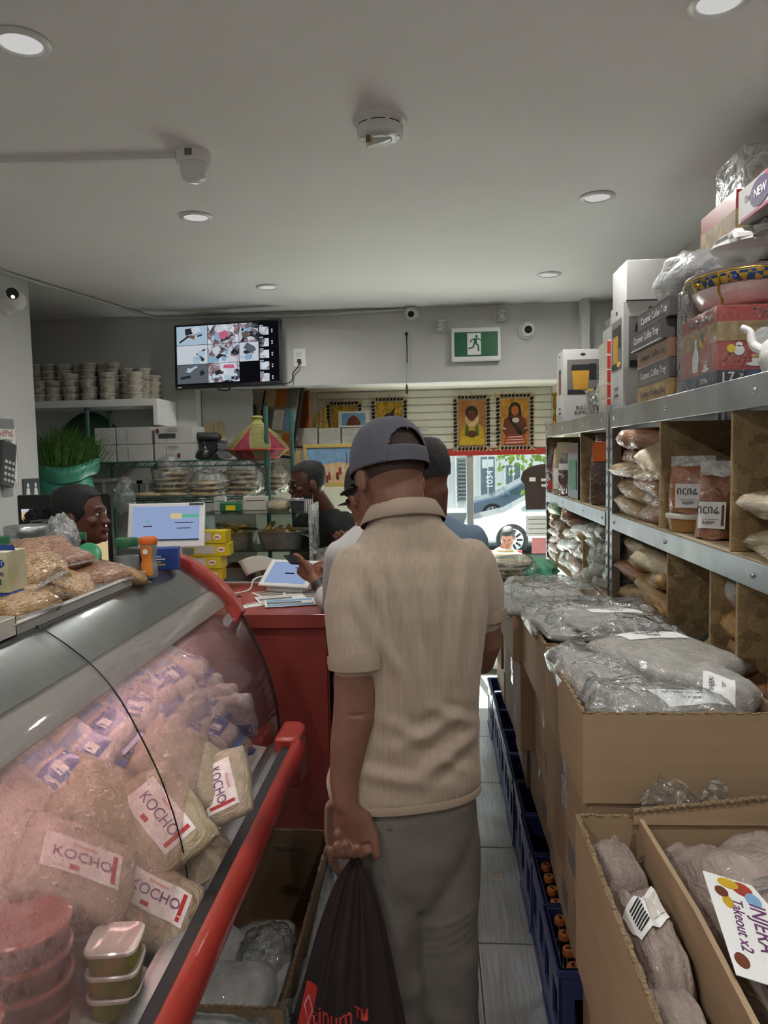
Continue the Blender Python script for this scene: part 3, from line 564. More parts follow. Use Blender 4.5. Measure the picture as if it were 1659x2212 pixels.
for x0, x1, z0, z1 in ((-8, -6.5, .6, 2.4), (-5.8, -4.2, .6, 2.4), (-3.4, -2.0, .6, 2.4), (-.25, .5, .75, 2.05), (1.85, 2.4, .2, 2.05), (2.85, 3.4, .95, 1.7), (4.6, 6.2, .6, 2.2), (-4, -2, 3.4, 5), (-1, .6, 3.4, 5), (2, 3.6, 3.4, 5), (5, 7, 3.4, 5)):
    f = MB().box(x0-.08, x1+.08, -.12, .02, z0-.08, z1+.08).build('window_frame', 'facade_frame', bl); MB().box(x0, x1, -.16, -.1, z0, z1).build('pane', 'dark_window', f)
    MB().box((x0+x1)/2-.02, (x0+x1)/2+.02, -.2, -.14, z0, z1).build('mullion', 'facade_frame', f)
for k in range(12): MB().box(.88, 1.3, -.3, -.05, .3+k*.15, .37+k*.15).build('stair_tread', 'facade_grey', bl)
MB().box(.82, .9, -.3, -.05, 0, 2.3).box(1.28, 1.36, -.3, -.05, 0, 2.3).build('stair_rail', 'facade_frame', bl)
text('1034', .36, 'print_white', bl, (2.2, -.2, 1.15), (pi/2, -pi/2, 0), 'street_number', bold=.008)
MB().box(1.9, 2.1, -.19, -.15, 1.6, 1.95).build('window_notice', 'print_white', bl); MB().box(2.15, 2.35, -.19, -.15, 1.65, 1.95).build('window_notice', 'print_white', bl); MB().box(2.95, 3.2, -.19, -.15, 1.3, 1.6).build('window_notice', 'print_white', bl)
def car(name, label, loc, rz, body, prof, glassp, wheels, W=1.75, wr=.33):
    t = thing(name, label, 'car', loc, rz); n = len(prof)
    MB().rings([[(x, y*s, z) for x, z in prof] for y, s in ((-W/2+.08, 1), (-W/2, 1), (W/2, 1), (W/2-.08, 1))][1:3]).build('body', body, t, bevel=.06, seg=3, smooth=40)
    for g in glassp: MB().prism(g, lambda u, v, q: (u, q, v), -W/2-.012, -W/2+.02).build('side_window', 'car_glass', t)
    for x in wheels:
        w = MB().cyl((x, -W/2-.02, wr), (x, -W/2+.2, wr), wr, n=28).build('tyre', 'tyre', t, smooth=40); MB().cyl((x, -W/2-.03, wr), (x, -W/2, wr), wr*.72, n=28).build('rim', 'hub', w, smooth=40)
        for k in range(10): a = 2*pi*k/10; MB().bar((x+.1*cos(a), -W/2-.034, wr+.1*sin(a)), (x+wr*.66*cos(a), -W/2-.034, wr+wr*.66*sin(a)), .045, .012, up=(0, 1, 0)).build('spoke_gap', 'tyre', w)
    MB().box(1.05, 1.25, -W/2-.16, -W/2, .88, 1.0).build('mirror', body, t, bevel=.03)
    for x in (1.9, 2.9): MB().box(x, x+.2, -W/2-.03, -W/2, .78, .82).build('door_handle', body, t)
    return t
SEDAN = [(0, .25), (-.02, .55), (.1, .72), (.9, .9), (1.75, 1.36), (2.3, 1.46), (3.1, 1.44), (3.8, 1.05), (4.4, .98), (4.5, .6), (4.48, .25)]
SG = [[(1.1, .92), (1.8, 1.3), (2.3, 1.38), (2.35, .92)], [(2.43, .92), (2.4, 1.38), (3.05, 1.36), (3.6, 1.0), (3.55, .92)]]
p = at(1010, 1139, Y=22)
car('parked_car', 'blue grey car parked across the street behind the bread sign', (p.x, 23, -.549), 0, 'car_blue', SEDAN, SG, (.75, 3.6))
p = at(1078, 1195, Y=15.5)
car('parked_car', 'bright white car parked nearest the window behind the striped sitter', (p.x-.7, 16.6, -.549), R(-4), 'car_white', SEDAN, SG, (1.05, 3.7))
p = at(700, 1140, Y=17); car('parked_car', 'pale blue car glimpsed between salesman and capped man', (p.x-4.3, 18, -.54), 0, 'car_blue', SEDAN, SG, (.75, 3.6))
tr = thing('street_tree', 'green leafy branch hanging at the top of the window', 'tree', (7.3, 20, -.549))
MB().tube([(0, 0, 0), (.1, 0, 2), (-.3, 0, 2.6), (-4.4, -.4, 2.7)], [.16, .14, .1, .04], 8).build('trunk', 'bark', tr, smooth=60)
lv = MB(); rv = random.Random(5)
for k in range(900):
    c = Vector((rv.uniform(-5.6, -2.0), rv.uniform(-.8, .8), 2.5-abs(rv.gauss(0, .4))+(.25 if rv.random() < .5 else 0)))
    a = rv.uniform(0, 6.28); s = rv.uniform(.05, .12); u = Vector((cos(a), .3*sin(a*3), sin(a)))*s; v = Vector((-sin(a), .4, cos(a)))*s*.5; lv.add([c-u, c+v, c+u, c-v], [(0, 1, 2, 3)])
o = lv.build('foliage', 'leaf', tr); o['kind'] = 'stuff'
# signs on the glass
mat('bread_brown', '453633', .7, var=.05); mat('pink_sheet', 'd98f96', .8)
bs = thing('bread_sign', 'dark brown bread loaf shaped sign hanging in the window', 'sign', (.79, 5.44, 1.2))
MB().prism([(-.13, 0), (.12, 0), (.12, .3), (.1, .3)]+[(.02+.19*cos(pi*k/12)*(1 if k < 6 else .95), .245+.085*sin(pi*k/12)) for k in range(13)]+[(-.165, .215), (-.14, .18)], lambda u, v, t: (u, t, v), -.008, .008).build('board', 'bread_brown', bs)
for x0, x1, z0, z1 in ((-.105, -.06, .205, .235), (-.022, .02, .205, .225), (-.018, .02, .165, .185)): MB().box(x0, x1, -.011, -.007, z0, z1).build('painted_patch', 'print_white', bs, bevel=.003)
tag(MB().tube([(.668, 5.44, 1.2), (.66, 5.44, .9)], .0015, 5).build('sign_string', 'grey_plastic'), 'thin string hanging below the bread sign', 'string')
ps = thing('window_notice', 'white notice with faint lines taped to the glass under the bread sign', 'notice', (.745, 5.5, 1.06))
MB().box(-.075, .09, -.003, .002, -.06, .09).build('sheet', 'print_white', ps)
for k in range(4): MB().box(-.06, .07, -.0045, -.002, .06-k*.035, .066-k*.035).build('print_line', 'grey_plastic', ps)
tag(MB().box(.71, .84, 5.49, 5.494, .87, .985).build('window_poster', 'pink_sheet'), 'pink sheet taped low on the glass beside the shelves', 'poster')
sp = thing('striped_poster', 'red and white striped poster in the window left of the capped man', 'poster', (-.755, 5.5, 1.37)); MB().box(-.065, .065, -.002, .004, -.055, .055).build('sheet', 'print_white', sp)
for k in range(5): MB().box(-.06+k*.026, -.048+k*.026, -.004, -.001, -.05, .05).build('stripe', 'print_red', sp)
# ================================================================== bags: unit pillows, scaled per bag
def pillow(seed, n=14, puff=5.5, wob=.13, ruffle=.07):
    rnd = random.Random(seed); ox = rnd.uniform(0, 50); mb = MB()
    def z(u, v): return (max(0, 1-abs(u)**puff)**.5)*(max(0, 1-abs(v)**puff)**.55)
    def pt(u, v, s):
        e = max(abs(u), abs(v)); k = .5*(1-.06*(1-abs(abs(u)-abs(v)))*e)
        x, y = u*k+ruffle*.6*noise.noise((u*3+ox, v*3, 1)), v*k+ruffle*.6*noise.noise((u*3, v*3+ox, 2))
        zz = s*.5*z(u, v)*(1+wob*1.6*noise.noise((u*1.7+ox, v*1.7, s*2)))+wob*.5*noise.noise((u*1.3+ox, v*1.2, 5))+wob*.35*noise.noise((u*4, v*4+ox, s+7))*(.25+z(u, v))
        return (x, y, zz)
    vs_ = []; idx = {}; fs = []
    for s in (1, -1):
        for j in range(n+1):
            for i in range(n+1):
                b = i in (0, n) or j in (0, n)
                if s < 0 and b: idx[s, i, j] = idx[1, i, j]; continue
                u, v = 2*i/n-1, 2*j/n-1; u = math.copysign(abs(u)**.8, u); v = math.copysign(abs(v)**.8, v)
                idx[s, i, j] = len(vs_); vs_.append(pt(u, v, s))
        for j in range(n):
            for i in range(n):
                f = (idx[s, i, j], idx[s, i+1, j], idx[s, i+1, j+1], idx[s, i, j+1]); fs.append(f if s > 0 else f[::-1])
    mb.add(vs_, fs); return mb
PM = []
mat('plain', 'aaaaaa')
for k in range(8):
    o = pillow(k+1).build('bag_shape', 'plain', smooth=180); PM.append(o.data); bpy.data.objects.remove(o)
PB = []
for k in range(4):
    o = pillow(k+31, 22, 4.5, .10, .05).build('bag_shape', 'plain', smooth=180); PB.append(o.data); bpy.data.objects.remove(o)
SPICE = {'ochre': ('b98a3e', '8f6527'), 'tan': ('c2a173', '9c7c50'), 'orange brown': ('a5632a', '7a431a'), 'brown': ('8a5128', '5f3417'), 'cream': ('cfc0a0', 'b09e7c'), 'silver grey': ('a8a69c', '716f68'), 'pinkish tan': ('b99478', '94705a'), 'pale green': ('a5a684', '84866a'), 'green': ('3f7a2c', '2c5a20'), 'dark red': ('6e1f16', '3d110d'), 'beige': ('b9a884', '94845f')}
for k, (a, b) in SPICE.items(): film_bag('bag_'+k.replace(' ', '_'), a, b, bscale=4.5, wr=.8)
film_bag('bag_silver_grey', 'b9b7ae', '5e5c55', bscale=7, wr=1.0)
film_bag('injera', 'a09b92', '86817a', bscale=9, wr=1.0, rough=.7, coat=.8)
film_bag('injera_pale', 'b2aea8', '96938d', bscale=9, wr=1.0, rough=.7)
film_bag('injera_pink', 'a39289', '8a7a73', bscale=8, wr=1.0, rough=.7)
film_bag('nuts', 'b58f5c', '6b4826', gscale=26, bscale=4, coat=.9)
film_bag('nuts_red', 'a87a5c', '5f3826', gscale=22, bscale=4, coat=.9)
film_bag('flat_bread', 'cdb98f', 'ab9468', bscale=5, wr=.6, rough=.75)
film_bag('flour_white', 'c4c3be', 'a9a8a3', bscale=4, wr=.7, rough=.7)
ORD = ['first', 'second', 'third', 'fourth', 'fifth', 'sixth', 'seventh', 'eighth', 'ninth', 'tenth', 'eleventh', 'twelfth', 'thirteenth', 'fourteenth']
rb = random.Random(11)
def bag(name, label, cat, m, loc, size, rot=(0, 0, 0), mesh=None, group=None, big=False):
    o = bpy.data.objects.new(name, mesh or rb.choice(PB if big else PM)); COL.objects.link(o); o.location = loc; o.rotation_euler = rot; o.scale = size
    setmat(o, m); return tag(o, label, cat, group)
from mathutils.bvhtree import BVHTree
TREES = {}
def tree_of(me):
    if me.name not in TREES: TREES[me.name] = BVHTree.FromPolygons([v.co.copy() for v in me.vertices], [tuple(p.vertices) for p in me.polygons])
    return TREES[me.name]
def flat_label(par, lines, w=.34, h=.3, loc=(0, 0, 0), rz=0, m='print_white', ink='print_black', marks=()):
    """printed label pressed onto the top of a unit bag"""
    bv = tree_of(par.data)
    def press(o, off):
        for v in o.data.vertices:
            x, y = loc[0]+v.co.x*cos(rz)-v.co.y*sin(rz), loc[1]+v.co.x*sin(rz)+v.co.y*cos(rz); hit = bv.ray_cast(Vector((x, y, 3)), Vector((0, 0, -1)))
            v.co = (x, y, (hit[0].z if hit[0] else .4)+off)
    e = MB().grid(lambda u, v: (-w+2*w*u, -h+2*h*v, 0), 12, 8).build('label', m, par, smooth=180); press(e, .02)
    for s, sz, ty, sx, mm in [(a[0], a[1], h*.45-k*h*.75, 1, ink) for k, a in enumerate(lines)]+[a for a in marks if len(a) == 5]:
        t = text(s, sz, mm, e, (0, 0, 0), (0, 0, 0), depth=0)
        for v in t.data.vertices: v.co = (v.co.x*sx, v.co.y+ty, 0)
        press(t, .035)
    for x0, x1, y0, y1, mm, nm, _ in [a for a in marks if len(a) == 7]: press(MB().grid(lambda u, v: (x0+(x1-x0)*u, y0+(y1-y0)*v, 0), 3, 3).build(nm, mm, e), .03)
    return e
# ================================================================== shelving along the right wall
XF, XB = .70, 1.17
def shelf_unit(label, y0, y1, dividers):
    t = thing('shelving_unit', label, 'shelf', (XF, y0, 0), group='galvanised shelving units')
    L = y1-y0; D = XB-XF
    for x in (0, D-.04):
        for y in (0, L-.034):
            p = MB().prism([(0, 0), (.04, 0), (.04, .003), (.003, .003), (.003, .034), (0, .034)] if y == 0 else [(0, .034), (.04, .034), (.04, .031), (.003, .031), (.003, 0), (0, 0)], lambda u, v, q: (x+u, y+v, q), 0, 1.80).build('post', 'galvanised', t)
            if x == 0:
                for k in range(36):
                    z = .08+k*.048
                    if 1.31 < z < 1.37 or 1.70 < z < 1.785: continue
                    MB().box(-.0015, .001, y+.014, y+.02, z, z+.016).build('keyhole', 'black_plastic', p)
    for zb, zt in ((1.707, 1.778), (1.309, 1.368), (.90, .96), (.2, .26)):
        for x in (-.004, D-.01):
            bm = MB().prism([(0, zb), (.014, zb), (.014, zb+.004), (.004, zb+.004), (.004, zt-.006), (.014, zt-.006), (.014, zt), (0, zt)], lambda u, v, q: (x+u, q, v), .035, L-.035).build('beam', 'galvanised', t, bevel=.001, seg=1)
            if x < 0:
                for f in (.03, .28, .62, .97): MB().ball((-.006, .035+f*(L-.07), (zb+zt)/2), (.004, .007, .007), 10, 6).build('bolt', 'chrome', bm, smooth=180)
        MB().box(.004, D-.004, .004, L-.004, zt-.008, zt+.002).build('shelf_board', 'particle' if zt < 1.7 else 'galvanised', t)
    MB().box(D-.004, D+.004, .0, L, .26, 1.70).build('back_panel', 'osb', t)
    for y, za, zb in dividers: MB().box(.008, D-.006, y-y0, y-y0+.012, za, zb).build('divider', 'osb', t, bevel=.001, seg=1)
    return t
shelf_unit('near metal shelving unit with wooden dividers holding spice bags', 1.12, 3.02, [(2.385, 1.371, 1.706), (1.82, 1.371, 1.706), (2.30, .962, 1.308), (1.945, .962, 1.308), (1.775, .962, 1.308), (1.6, .962, 1.2)])
shelf_unit('far metal shelving unit beside the shop window', 3.055, 4.74, [(3.66, 1.371, 1.706), (3.6, .962, 1.25), (4.72, 1.371, 1.706), (4.72, .962, 1.308)])
def pile(where, name, cat, y0, y1, z0, rows, cols, cands, h, x=.862, depth=.30, jit=.02, group=None, lean=.0, wide=1.15, top=9):
    cw = (y1-y0)/cols
    for r in range(rows):
        for c in range(cols):
            if c == cols-1 and r >= top: continue
            col = cands[(r*cols+c) % len(cands)] if len(cands) > 3 else rb.choice(cands)
            y = y0+cw*(c+.5)+rb.uniform(-jit, jit)*.5; side = 'near' if c == 0 else 'far' if c == cols-1 else 'middle'
            lab = f"{ORD[r]} from bottom{', '+side+' column' if cols == 2 else ', column '+['one', 'two', 'three', 'four'][c] if cols > 1 else ''}: {col} {name.replace('_', ' ')} {where}"
            bag(name, lab, cat, 'bag_'+col.replace(' ', '_'), (x+rb.uniform(-.02, .015), y, z0+h*(r+.5)+rb.uniform(-.004, .004)), (depth*rb.uniform(.92, 1.05), cw*wide*rb.uniform(.95, 1.08), h*rb.uniform(1.25, 1.5)), (rb.uniform(-.14, .14)+lean, rb.uniform(-.15, .1), rb.uniform(-.2, .2)), group=group or name+'s '+where)
pile('on the upper shelf by the post', 'spice_bag', 'bag', 2.42, 2.98, 1.371, 5, 2, ['orange brown', 'tan', 'brown', 'tan', 'orange brown', 'cream', 'ochre', 'tan', 'brown', 'orange brown'], .052)
pile('on the lower shelf by the post', 'flour_bag', 'bag', 2.33, 2.98, .963, 6, 2, ['tan', 'ochre', 'orange brown', 'cream', 'ochre', 'tan', 'ochre', 'orange brown', 'ochre', 'ochre', 'cream', 'tan'], .052)
pile('at the right end of the upper shelf', 'flour_bag', 'bag', 1.42, 1.80, 1.371, 4, 1, ['cream', 'beige', 'cream', 'cream'], .040, wide=1.05)
pile('between the two lower dividers', 'turmeric_bag', 'bag', 1.80, 1.93, .963, 5, 1, ['ochre', 'ochre', 'tan', 'ochre', 'orange brown'], .062, depth=.24, x=.84, wide=1.1)
pile('under the window end of the shelves', 'foil_bag', 'bag', 3.62, 4.70, .963, 6, 4, ['pinkish tan', 'pale green', 'tan', 'beige', 'brown', 'pinkish tan', 'silver grey'], .05, depth=.26, x=.835)
pile('beside the metal post', 'silver_bag', 'bag', 3.08, 3.58, .963, 6, 3, ['silver grey'], .052, depth=.24, x=.825)
# a few extras that lie on top of the piles
bag('spice_bag', 'orange brown spice bag lying crosswise on top of the upper pile', 'bag', 'bag_orange_brown', (.82, 2.68, 1.655), (.26, .3, .08), (0, .05, .5))
bag('spice_bag', 'clear bag with a white zip top over the upper pile', 'bag', 'bag_cream', (.76, 2.50, 1.585), (.16, .18, .05), (.5, -.4, .2))
bag('green_bag', 'bright green packet on the foil bags by the window', 'bag', 'bag_green', (.76, 4.35, 1.29), (.2, .2, .07), (0, 0, .1))
bag('seed_bag', 'dark seed bag beside the bright green packet', 'bag', 'bag_brown', (.78, 4.05, 1.285), (.2, .24, .08), (.1, 0, -.2))
bag('brown_spice_bag', 'large glossy brown spice bag at the right end of the lower shelf', 'bag', 'bag_orange_brown', (.83, 1.68, 1.02), (.24, .2, .17), (.1, -.3, .3), big=True)
bag('clear_bag', 'clear bag with pale contents on top of the cream flour bags', 'bag', 'bag_silver_grey', (.86, 1.60, 1.585), (.16, .18, .08), (.3, .2, .4))
bag('clear_bag', 'crumpled clear bag beside the turmeric bags', 'bag', 'injera_pale', (.76, 1.86, .995+.26), (.1, .1, .06), (.4, .8, 0))
mat('charcoal_sack', '2b2d30', .6, var=.15, bump=.4, bscale=5, coat=.3)
k = bag('charcoal_sack', 'dark grey sack with a pale green label at the back of the lower shelf', 'bag', 'charcoal_sack', (.90, 2.12, 1.03), (.3, .32, .14), (0, -.25, .2), big=True)
flat_label(k, [('K', .16)], .33, .26, (-.1, 0, 0), .2, 'bag_cream')
# bay with tub and labelled pouches
mat('tub_tan', 'a87c42', .5, var=.05); mat('tub_clear', 'd9d4c6', .3, var=.04, coat=.4)
tb = thing('spice_tub', 'round tub of tan paste with a white lid under the labelled pouch', 'tub', (.785, 2.29, 1.371))
MB().lathe([(.066, 0), (.072, .002), (.08, .045)], 30).build('tub', 'tub_tan', tb, smooth=40)
MB().lathe([(.083, .04), (.086, .043), (.086, .052), (.078, .055), (.02, .053)], 30, cap0=False).build('lid', 'tub_clear', tb, smooth=40)
def pouch(label, col, loc, w, h, th, rz, tilt=0, tag_label=True, lab2=True):
    t = thing('spice_pouch', label, 'pouch', loc, rot=(tilt, 0, rz)); n = 10
    def f(u, v, s):
        x = (u-.5)*w*(1-.08*v); z = v*h*.8; d = th*.5*sin(pi*u)**.7*max(0, 1-v**2.2)**.5 if v < 1 else 0
        return (x+.004*noise.noise((u*4, v*5, w*90)), -s*(d+.003)*(1+.25*noise.noise((u*3, v*3, s+w*50))), z+.004*sin(9*u))
    MB().rings([[f(i/n, j/12, 1) for i in range(n+1)]+[f(i/n, j/12, -1) for i in range(n, -1, -1)] for j in range(13)]).build('pouch_body', col, t, smooth=60)
    MB().box(-w*.46, w*.46, -.002, .002, h*.79, h).build('zip_top', 'milky_plastic', t)
    if tag_label:
        l = MB().box(-w*.30, w*.36, -.0015, .001, -.036, .036).build('label', 'print_white', t, loc=(0, -th*.5-.004, h*.30))
        text('በርበሬ', .026, 'print_black', l, (-.008, -.003, .012), FRONT); MB().box(-w*.2, w*.2, -.0025, -.001, -.012, -.011).build('rule', 'print_grey', l); text('ቅመም', .014, 'print_grey', l, (-.005, -.003, -.022), FRONT)
        MB().box(w*.26, w*.32, -.0025, -.001, -.028, .028).build('barcode', 'fig_brown', l)
    return t
film_bag('pouch_orange', 'a8662e', '8a4d1e', bscale=22, wr=.8); film_bag('pouch_brown', '96552a', '74401e', bscale=22, wr=.8)
pouch('orange powder pouch with a white label standing on the round tub', 'pouch_orange', (.775, 2.285, 1.428), .14, .17, .05, R(-35))
pouch('leaning spice pouch with a white label in front of the tub', 'pouch_brown', (.765, 2.075, 1.371), .11, .215, .07, R(-42), R(-6))
pouch('spice pouch at the back against the wooden divider', 'pouch_brown', (.95, 2.02, 1.371), .15, .2, .06, R(-30), 0, False)
pouch('narrow spice pouch with zip top beside the far divider', 'pouch_orange', (.90, 1.90, 1.371), .09, .24, .05, R(-60), 0, False)
# far unit, upper shelf: standing packets
mat('packet_black', '0f1412', .4, var=.1, coat=.4); mat('packet_beige', 'b9a98a', .6, var=.1); film_bag('packet_chili', '6a2a1c', '2d1814', bscale=14, wr=.7)
def packet(label, m, loc, w, h, th, rz, band=None):
    t = thing('food_packet', label, 'packet', loc, rz)
    MB().rings([[(sx*w/2*f, sy*th/2*g, z*h) for sx, sy in ((-1, -1), (1, -1), (1, 1), (-1, 1))] for z, f, g in ((0, .96, .8), (.05, 1, 1), (.5, .98, 1), (.85, .95, .6), (.93, .9, .12), (1, .92, .08))]).build('packet_body', m, t, bevel=.006, smooth=50)
    if band: MB().box(-w*.4, w*.4, -th*.54, -th*.5, h*band[0], h*band[1]).build('label', band[2], t)
    return t
packet('red chili packet at the window end of the upper shelf', 'packet_chili', (.76, 4.62, 1.371), .13, .27, .07, R(-50), (.05, .25, 'print_red'))
packet('beige paper packet standing between chili packet and black carton', 'packet_beige', (.76, 4.38, 1.371), .13, .3, .08, R(-50), (.1, .5, 'paper'))
packet('clear packet of red beans leaning on the black carton', 'packet_chili', (.745, 4.2, 1.371), .1, .24, .06, R(-55), (.6, .75, 'print_white'))
bc = thing('black_carton', 'tall black carton standing before the wooden divider', 'carton', (.84, 3.93, 1.371)); MB().box(-.12, .12, -.14, .14, 0, .29).build('carton', 'packet_black', bc, bevel=.002); MB().box(-.1225, -.119, -.1, .1, .05, .2).build('carton_print', 'print_green', bc)
packet('dark red dried pepper packet with orange label beside the post', 'packet_chili', (.80, 3.42, 1.371), .17, .32, .09, R(-40), (.62, .9, 'print_orange'))
packet('second dried pepper packet behind the orange labelled one', 'packet_chili', (.93, 3.5, 1.371), .17, .3, .09, R(-40), (.04, .2, 'print_red'))
# ================================================================== kitchen goods on top of the shelving
ZT = 1.781
mat('box_red', 'a5453c', .45, var=.08, coat=.3); mat('box_tan_print', 'a58a60', .55, var=.25, vscale=30); mat('box_brown', '8f6a52', .5, var=.06, coat=.3); mat('box_charcoal', '5b5654', .5, var=.05, coat=.2); mat('box_navy', '33425f', .45, coat=.3); mat('print_skyblue', '6f93b3', .5); mat('juice', 'c2912f', .4, var=.1); mat('carton_white', 'bdbcb9', .5, var=.02, coat=.15); mat('plum', '4a3560', .5); mat('magenta', 'a24a68', .5)
def carton(name, label, cat, corner, dx, dy, dz, m, rz=0, group=None, bevel=.0015):
    """box whose nearest lower aisle corner stands at corner"""
    t = thing(name, label, cat, corner, rz, group); MB().box(0, dx, 0, dy, 0, dz).build('carton', m, t, bevel=bevel, seg=1); return t
def blender_box(label, corner, dx, dy, dz, words):
    t = carton('blender_box', label, 'box', corner, dx, dy, dz, 'carton_white', group='white blender boxes')
    for face in ('front', 'side'):
        P = (lambda u, v, o: (u*dx, -o, v*dz)) if face == 'front' else (lambda u, v, o: (-o, dy-u*dy, v*dz))
        def panel(nm, m, poly, o): MB().prism(poly, lambda u, v, q: P(u, v, q), 0.0002, o).build(nm, m, t)
        panel('logo', 'print_black', [(.5+.07*cos(2*pi*k/10), .93+.018*sin(2*pi*k/10)) for k in range(10)]+[], .001)
        if face == 'front' or words == 2:
            panel('photo_panel', 'print_grey', [(.1, .38), (.9, .38), (.9, .86), (.1, .86)], .001)
            panel('printed_glass', 'juice', [(.26, .45), (.62, .45), (.66, .72), (.22, .72)], .0018); panel('printed_lid', 'print_black', [(.2, .71), (.68, .71), (.66, .79), (.22, .79)], .0022); panel('printed_handle', 'print_black', [(.66, .58), (.84, .58), (.84, .8), (.66, .8)], .002); panel('printed_lime', 'print_yellow', oval(.7, .43, .12, .025, 10), .0024); panel('printed_table', 'print_black', [(.12, .39), (.6, .39), (.45, .45), (.12, .45)], .002)
        else: panel('printed_model', 'fig_brown', [(.3, .4), (.7, .4), (.65, .7), (.35, .7)], .001); panel('printed_lid', 'print_black', [(.3, .7), (.7, .7), (.6, .75), (.4, .75)], .001)
        rot = FRONT if face == 'front' else LEFTF
        for k, s in enumerate(('BULLET', 'BLENDER')): text(s, .026 if face == 'front' else .018, 'print_black', t, P(.5, .2-k*.065, .0015), rot, sx=.9)
    return t
blender_box('white blender box standing alone at the window end of the top shelf', (.735, 4.30, ZT), .22, .22, .41, 1)
blender_box('tall white bullet blender box behind the grey tray boxes', (.735, 2.965, ZT), .22, .2, .41, 2)
t = carton('white_carton', 'plain white carton on top of the tall bullet blender box', 'box', (.745, 2.955, ZT+.412), .2, .22, .15, 'carton_white'); MB().box(.0, .2, .1, .12, .1498, .1505).build('tape', 'milky_plastic', t)
t = carton('white_carton', 'narrow pale carton behind the tall bullet blender box', 'box', (.75, 3.18, ZT), .2, .2, .36, 'carton_white'); MB().box(.0, .2, .09, .11, .3598, .3605).build('tape', 'milky_plastic', t)
for k, (m, w) in enumerate((('box_tan_print', 'cream'), ('box_charcoal', 'dark grey'), ('box_brown', 'brown'), ('box_charcoal', 'dark grey'), ('box_charcoal', 'dark grey'))):
    off = (0, .0, .0, -.018, -.004)[k]; y0 = (2.40, 2.40, 2.40, 2.42, 2.38)[k]
    t = carton('coffee_tray_box', f"{w} ceramic coffee tray box, {ORD[k]} from the bottom of the stack" if k != 4 else 'topmost dark grey ceramic coffee tray box under the bubble wrap', 'box', (.735+off, y0, ZT+.001+k*.0625), .3, .36, .061, m, group='ceramic coffee tray boxes')
    text('Ceramic Coffee Tray', .034, 'print_white' if 'charcoal' in m else 'print_grey', t, (-.001, .17, .03), LEFTF); MB().box(-.0008, .001, .002, .36, .058, .061).build('lid_edge', 'print_grey', t)
t = carton('clear_package', 'clear plastic package of crockery between tray boxes and red set', 'package', (.75, 2.27, ZT), .26, .1, .31, 'milky_plastic'); MB().box(.03, .2, .015, .085, .01, .2).build('contents', 'carton_white', t, bevel=.02); MB().box(.028, .2, .014, .086, .12, .16).build('contents_band', 'print_grey', t)
t = carton('clear_package', 'small clear package wedged above the red coffee set', 'package', (.80, 2.33, ZT+.312), .22, .07, .06, 'milky_plastic'); MB().box(.02, .2, .01, .06, .005, .04).build('contents', 'print_grey', t, bevel=.01)
# the 17 piece coffee set
t = carton('coffee_set_box', 'red printed seventeen piece traditional coffee set box', 'box', (.735, 2.0, ZT), .46, .28, .205, 'box_red')
for face in ('front', 'side'):
    W = .46 if face == 'front' else .28
    P = (lambda u, v, o: (u, -o, v)) if face == 'front' else (lambda u, v, o: (-o, .28-u, v))
    rot = FRONT if face == 'front' else LEFTF
    def panel(nm, m, poly, o): MB().prism(poly, lambda u, v, q: P(u, v, q), .0002, o).build(nm, m, t)
    panel('woven_print', 'box_tan_print', [(0, .115), (W, .115), (W, .165), (0, .165)], .0008)
    panel('bottom_band', 'box_navy', [(0, 0), (W, 0), (W, .04), (0, .04)], .0008)
    def cup(cx, cz, s):
        panel('printed_cup', 'print_white', [(cx-.014*s, cz+.012*s), (cx+.014*s, cz+.012*s), (cx+.01*s, cz-.01*s), (cx-.01*s, cz-.01*s)], .0016); panel('printed_saucer', 'print_white', oval(cx, cz-.011*s, .026*s, .005*s, 14), .0014); panel('printed_rim', 'brass', [(cx-.014*s, cz+.01*s), (cx+.014*s, cz+.01*s), (cx+.0135*s, cz+.005*s), (cx-.0135*s, cz+.005*s)], .002)
    if face == 'front':
        text('Traditional', .032, 'print_grey', t, (.16, -.0012, .186), FRONT); panel('count_panel', 'dark_grey', [(0, 0), (.072, 0), (.072, .04), (0, .04)], .0014)
        text('17', .038, 'print_white', t, (.026, -.002, .02), FRONT); text('Pcs', .016, 'print_white', t, (.06, -.002, .02), (pi/2, pi/2, 0)); text('Abyssinia', .024, 'print_white', t, (.15, -.0014, .022), FRONT)
        cup(.10, .065, 1); panel('printed_sugar_bowl', 'print_white', oval(.055, .09, .014, .013, 12), .0014); panel('printed_sugar_lid', 'print_white', oval(.055, .105, .009, .006, 8), .0014); panel('printed_pot', 'print_white', oval(.12, .12, .03, .028, 16), .0014); panel('printed_pot_spout', 'print_white', [(.1, .12), (.075, .15), (.07, .146), (.095, .105)], .0013)
        for k, (x, z) in enumerate(((.16, .135), (.175, .14), (.165, .15), (.035, .095))): panel('printed_fruit', ('print_yellow', 'print_orange', 'fig_green', 'print_yellow')[k], oval(x, z, .011, .011, 10), .0018)
        for k in range(14): panel('printed_bean', 'fig_dark', oval(.02+.012*(k % 6)+.004*(k//6), .062+.008*(k//6), .0022, .0015, 6), .0012)
    else:
        text('Traditional Art', .026, 'print_grey', t, (-.0012, .14, .186), LEFTF); panel('printed_jebena', 'print_white', [(.1, .05), (.14, .05), (.145, .09), (.13, .12), (.132, .14), (.115, .14), (.118, .12), (.1, .09)], .0014)
        for k, (x, z) in enumerate(((.17, .125), (.19, .12), (.205, .13), (.18, .14))): panel('printed_fruit', ('print_yellow', 'print_orange', 'print_orange', 'fig_green')[k], oval(x, z, .014, .014, 10), .0018)
        cup(.2, .06, 1); text('17 Pcs', .02, 'print_white', t, (-.0014, .09, .02), LEFTF)
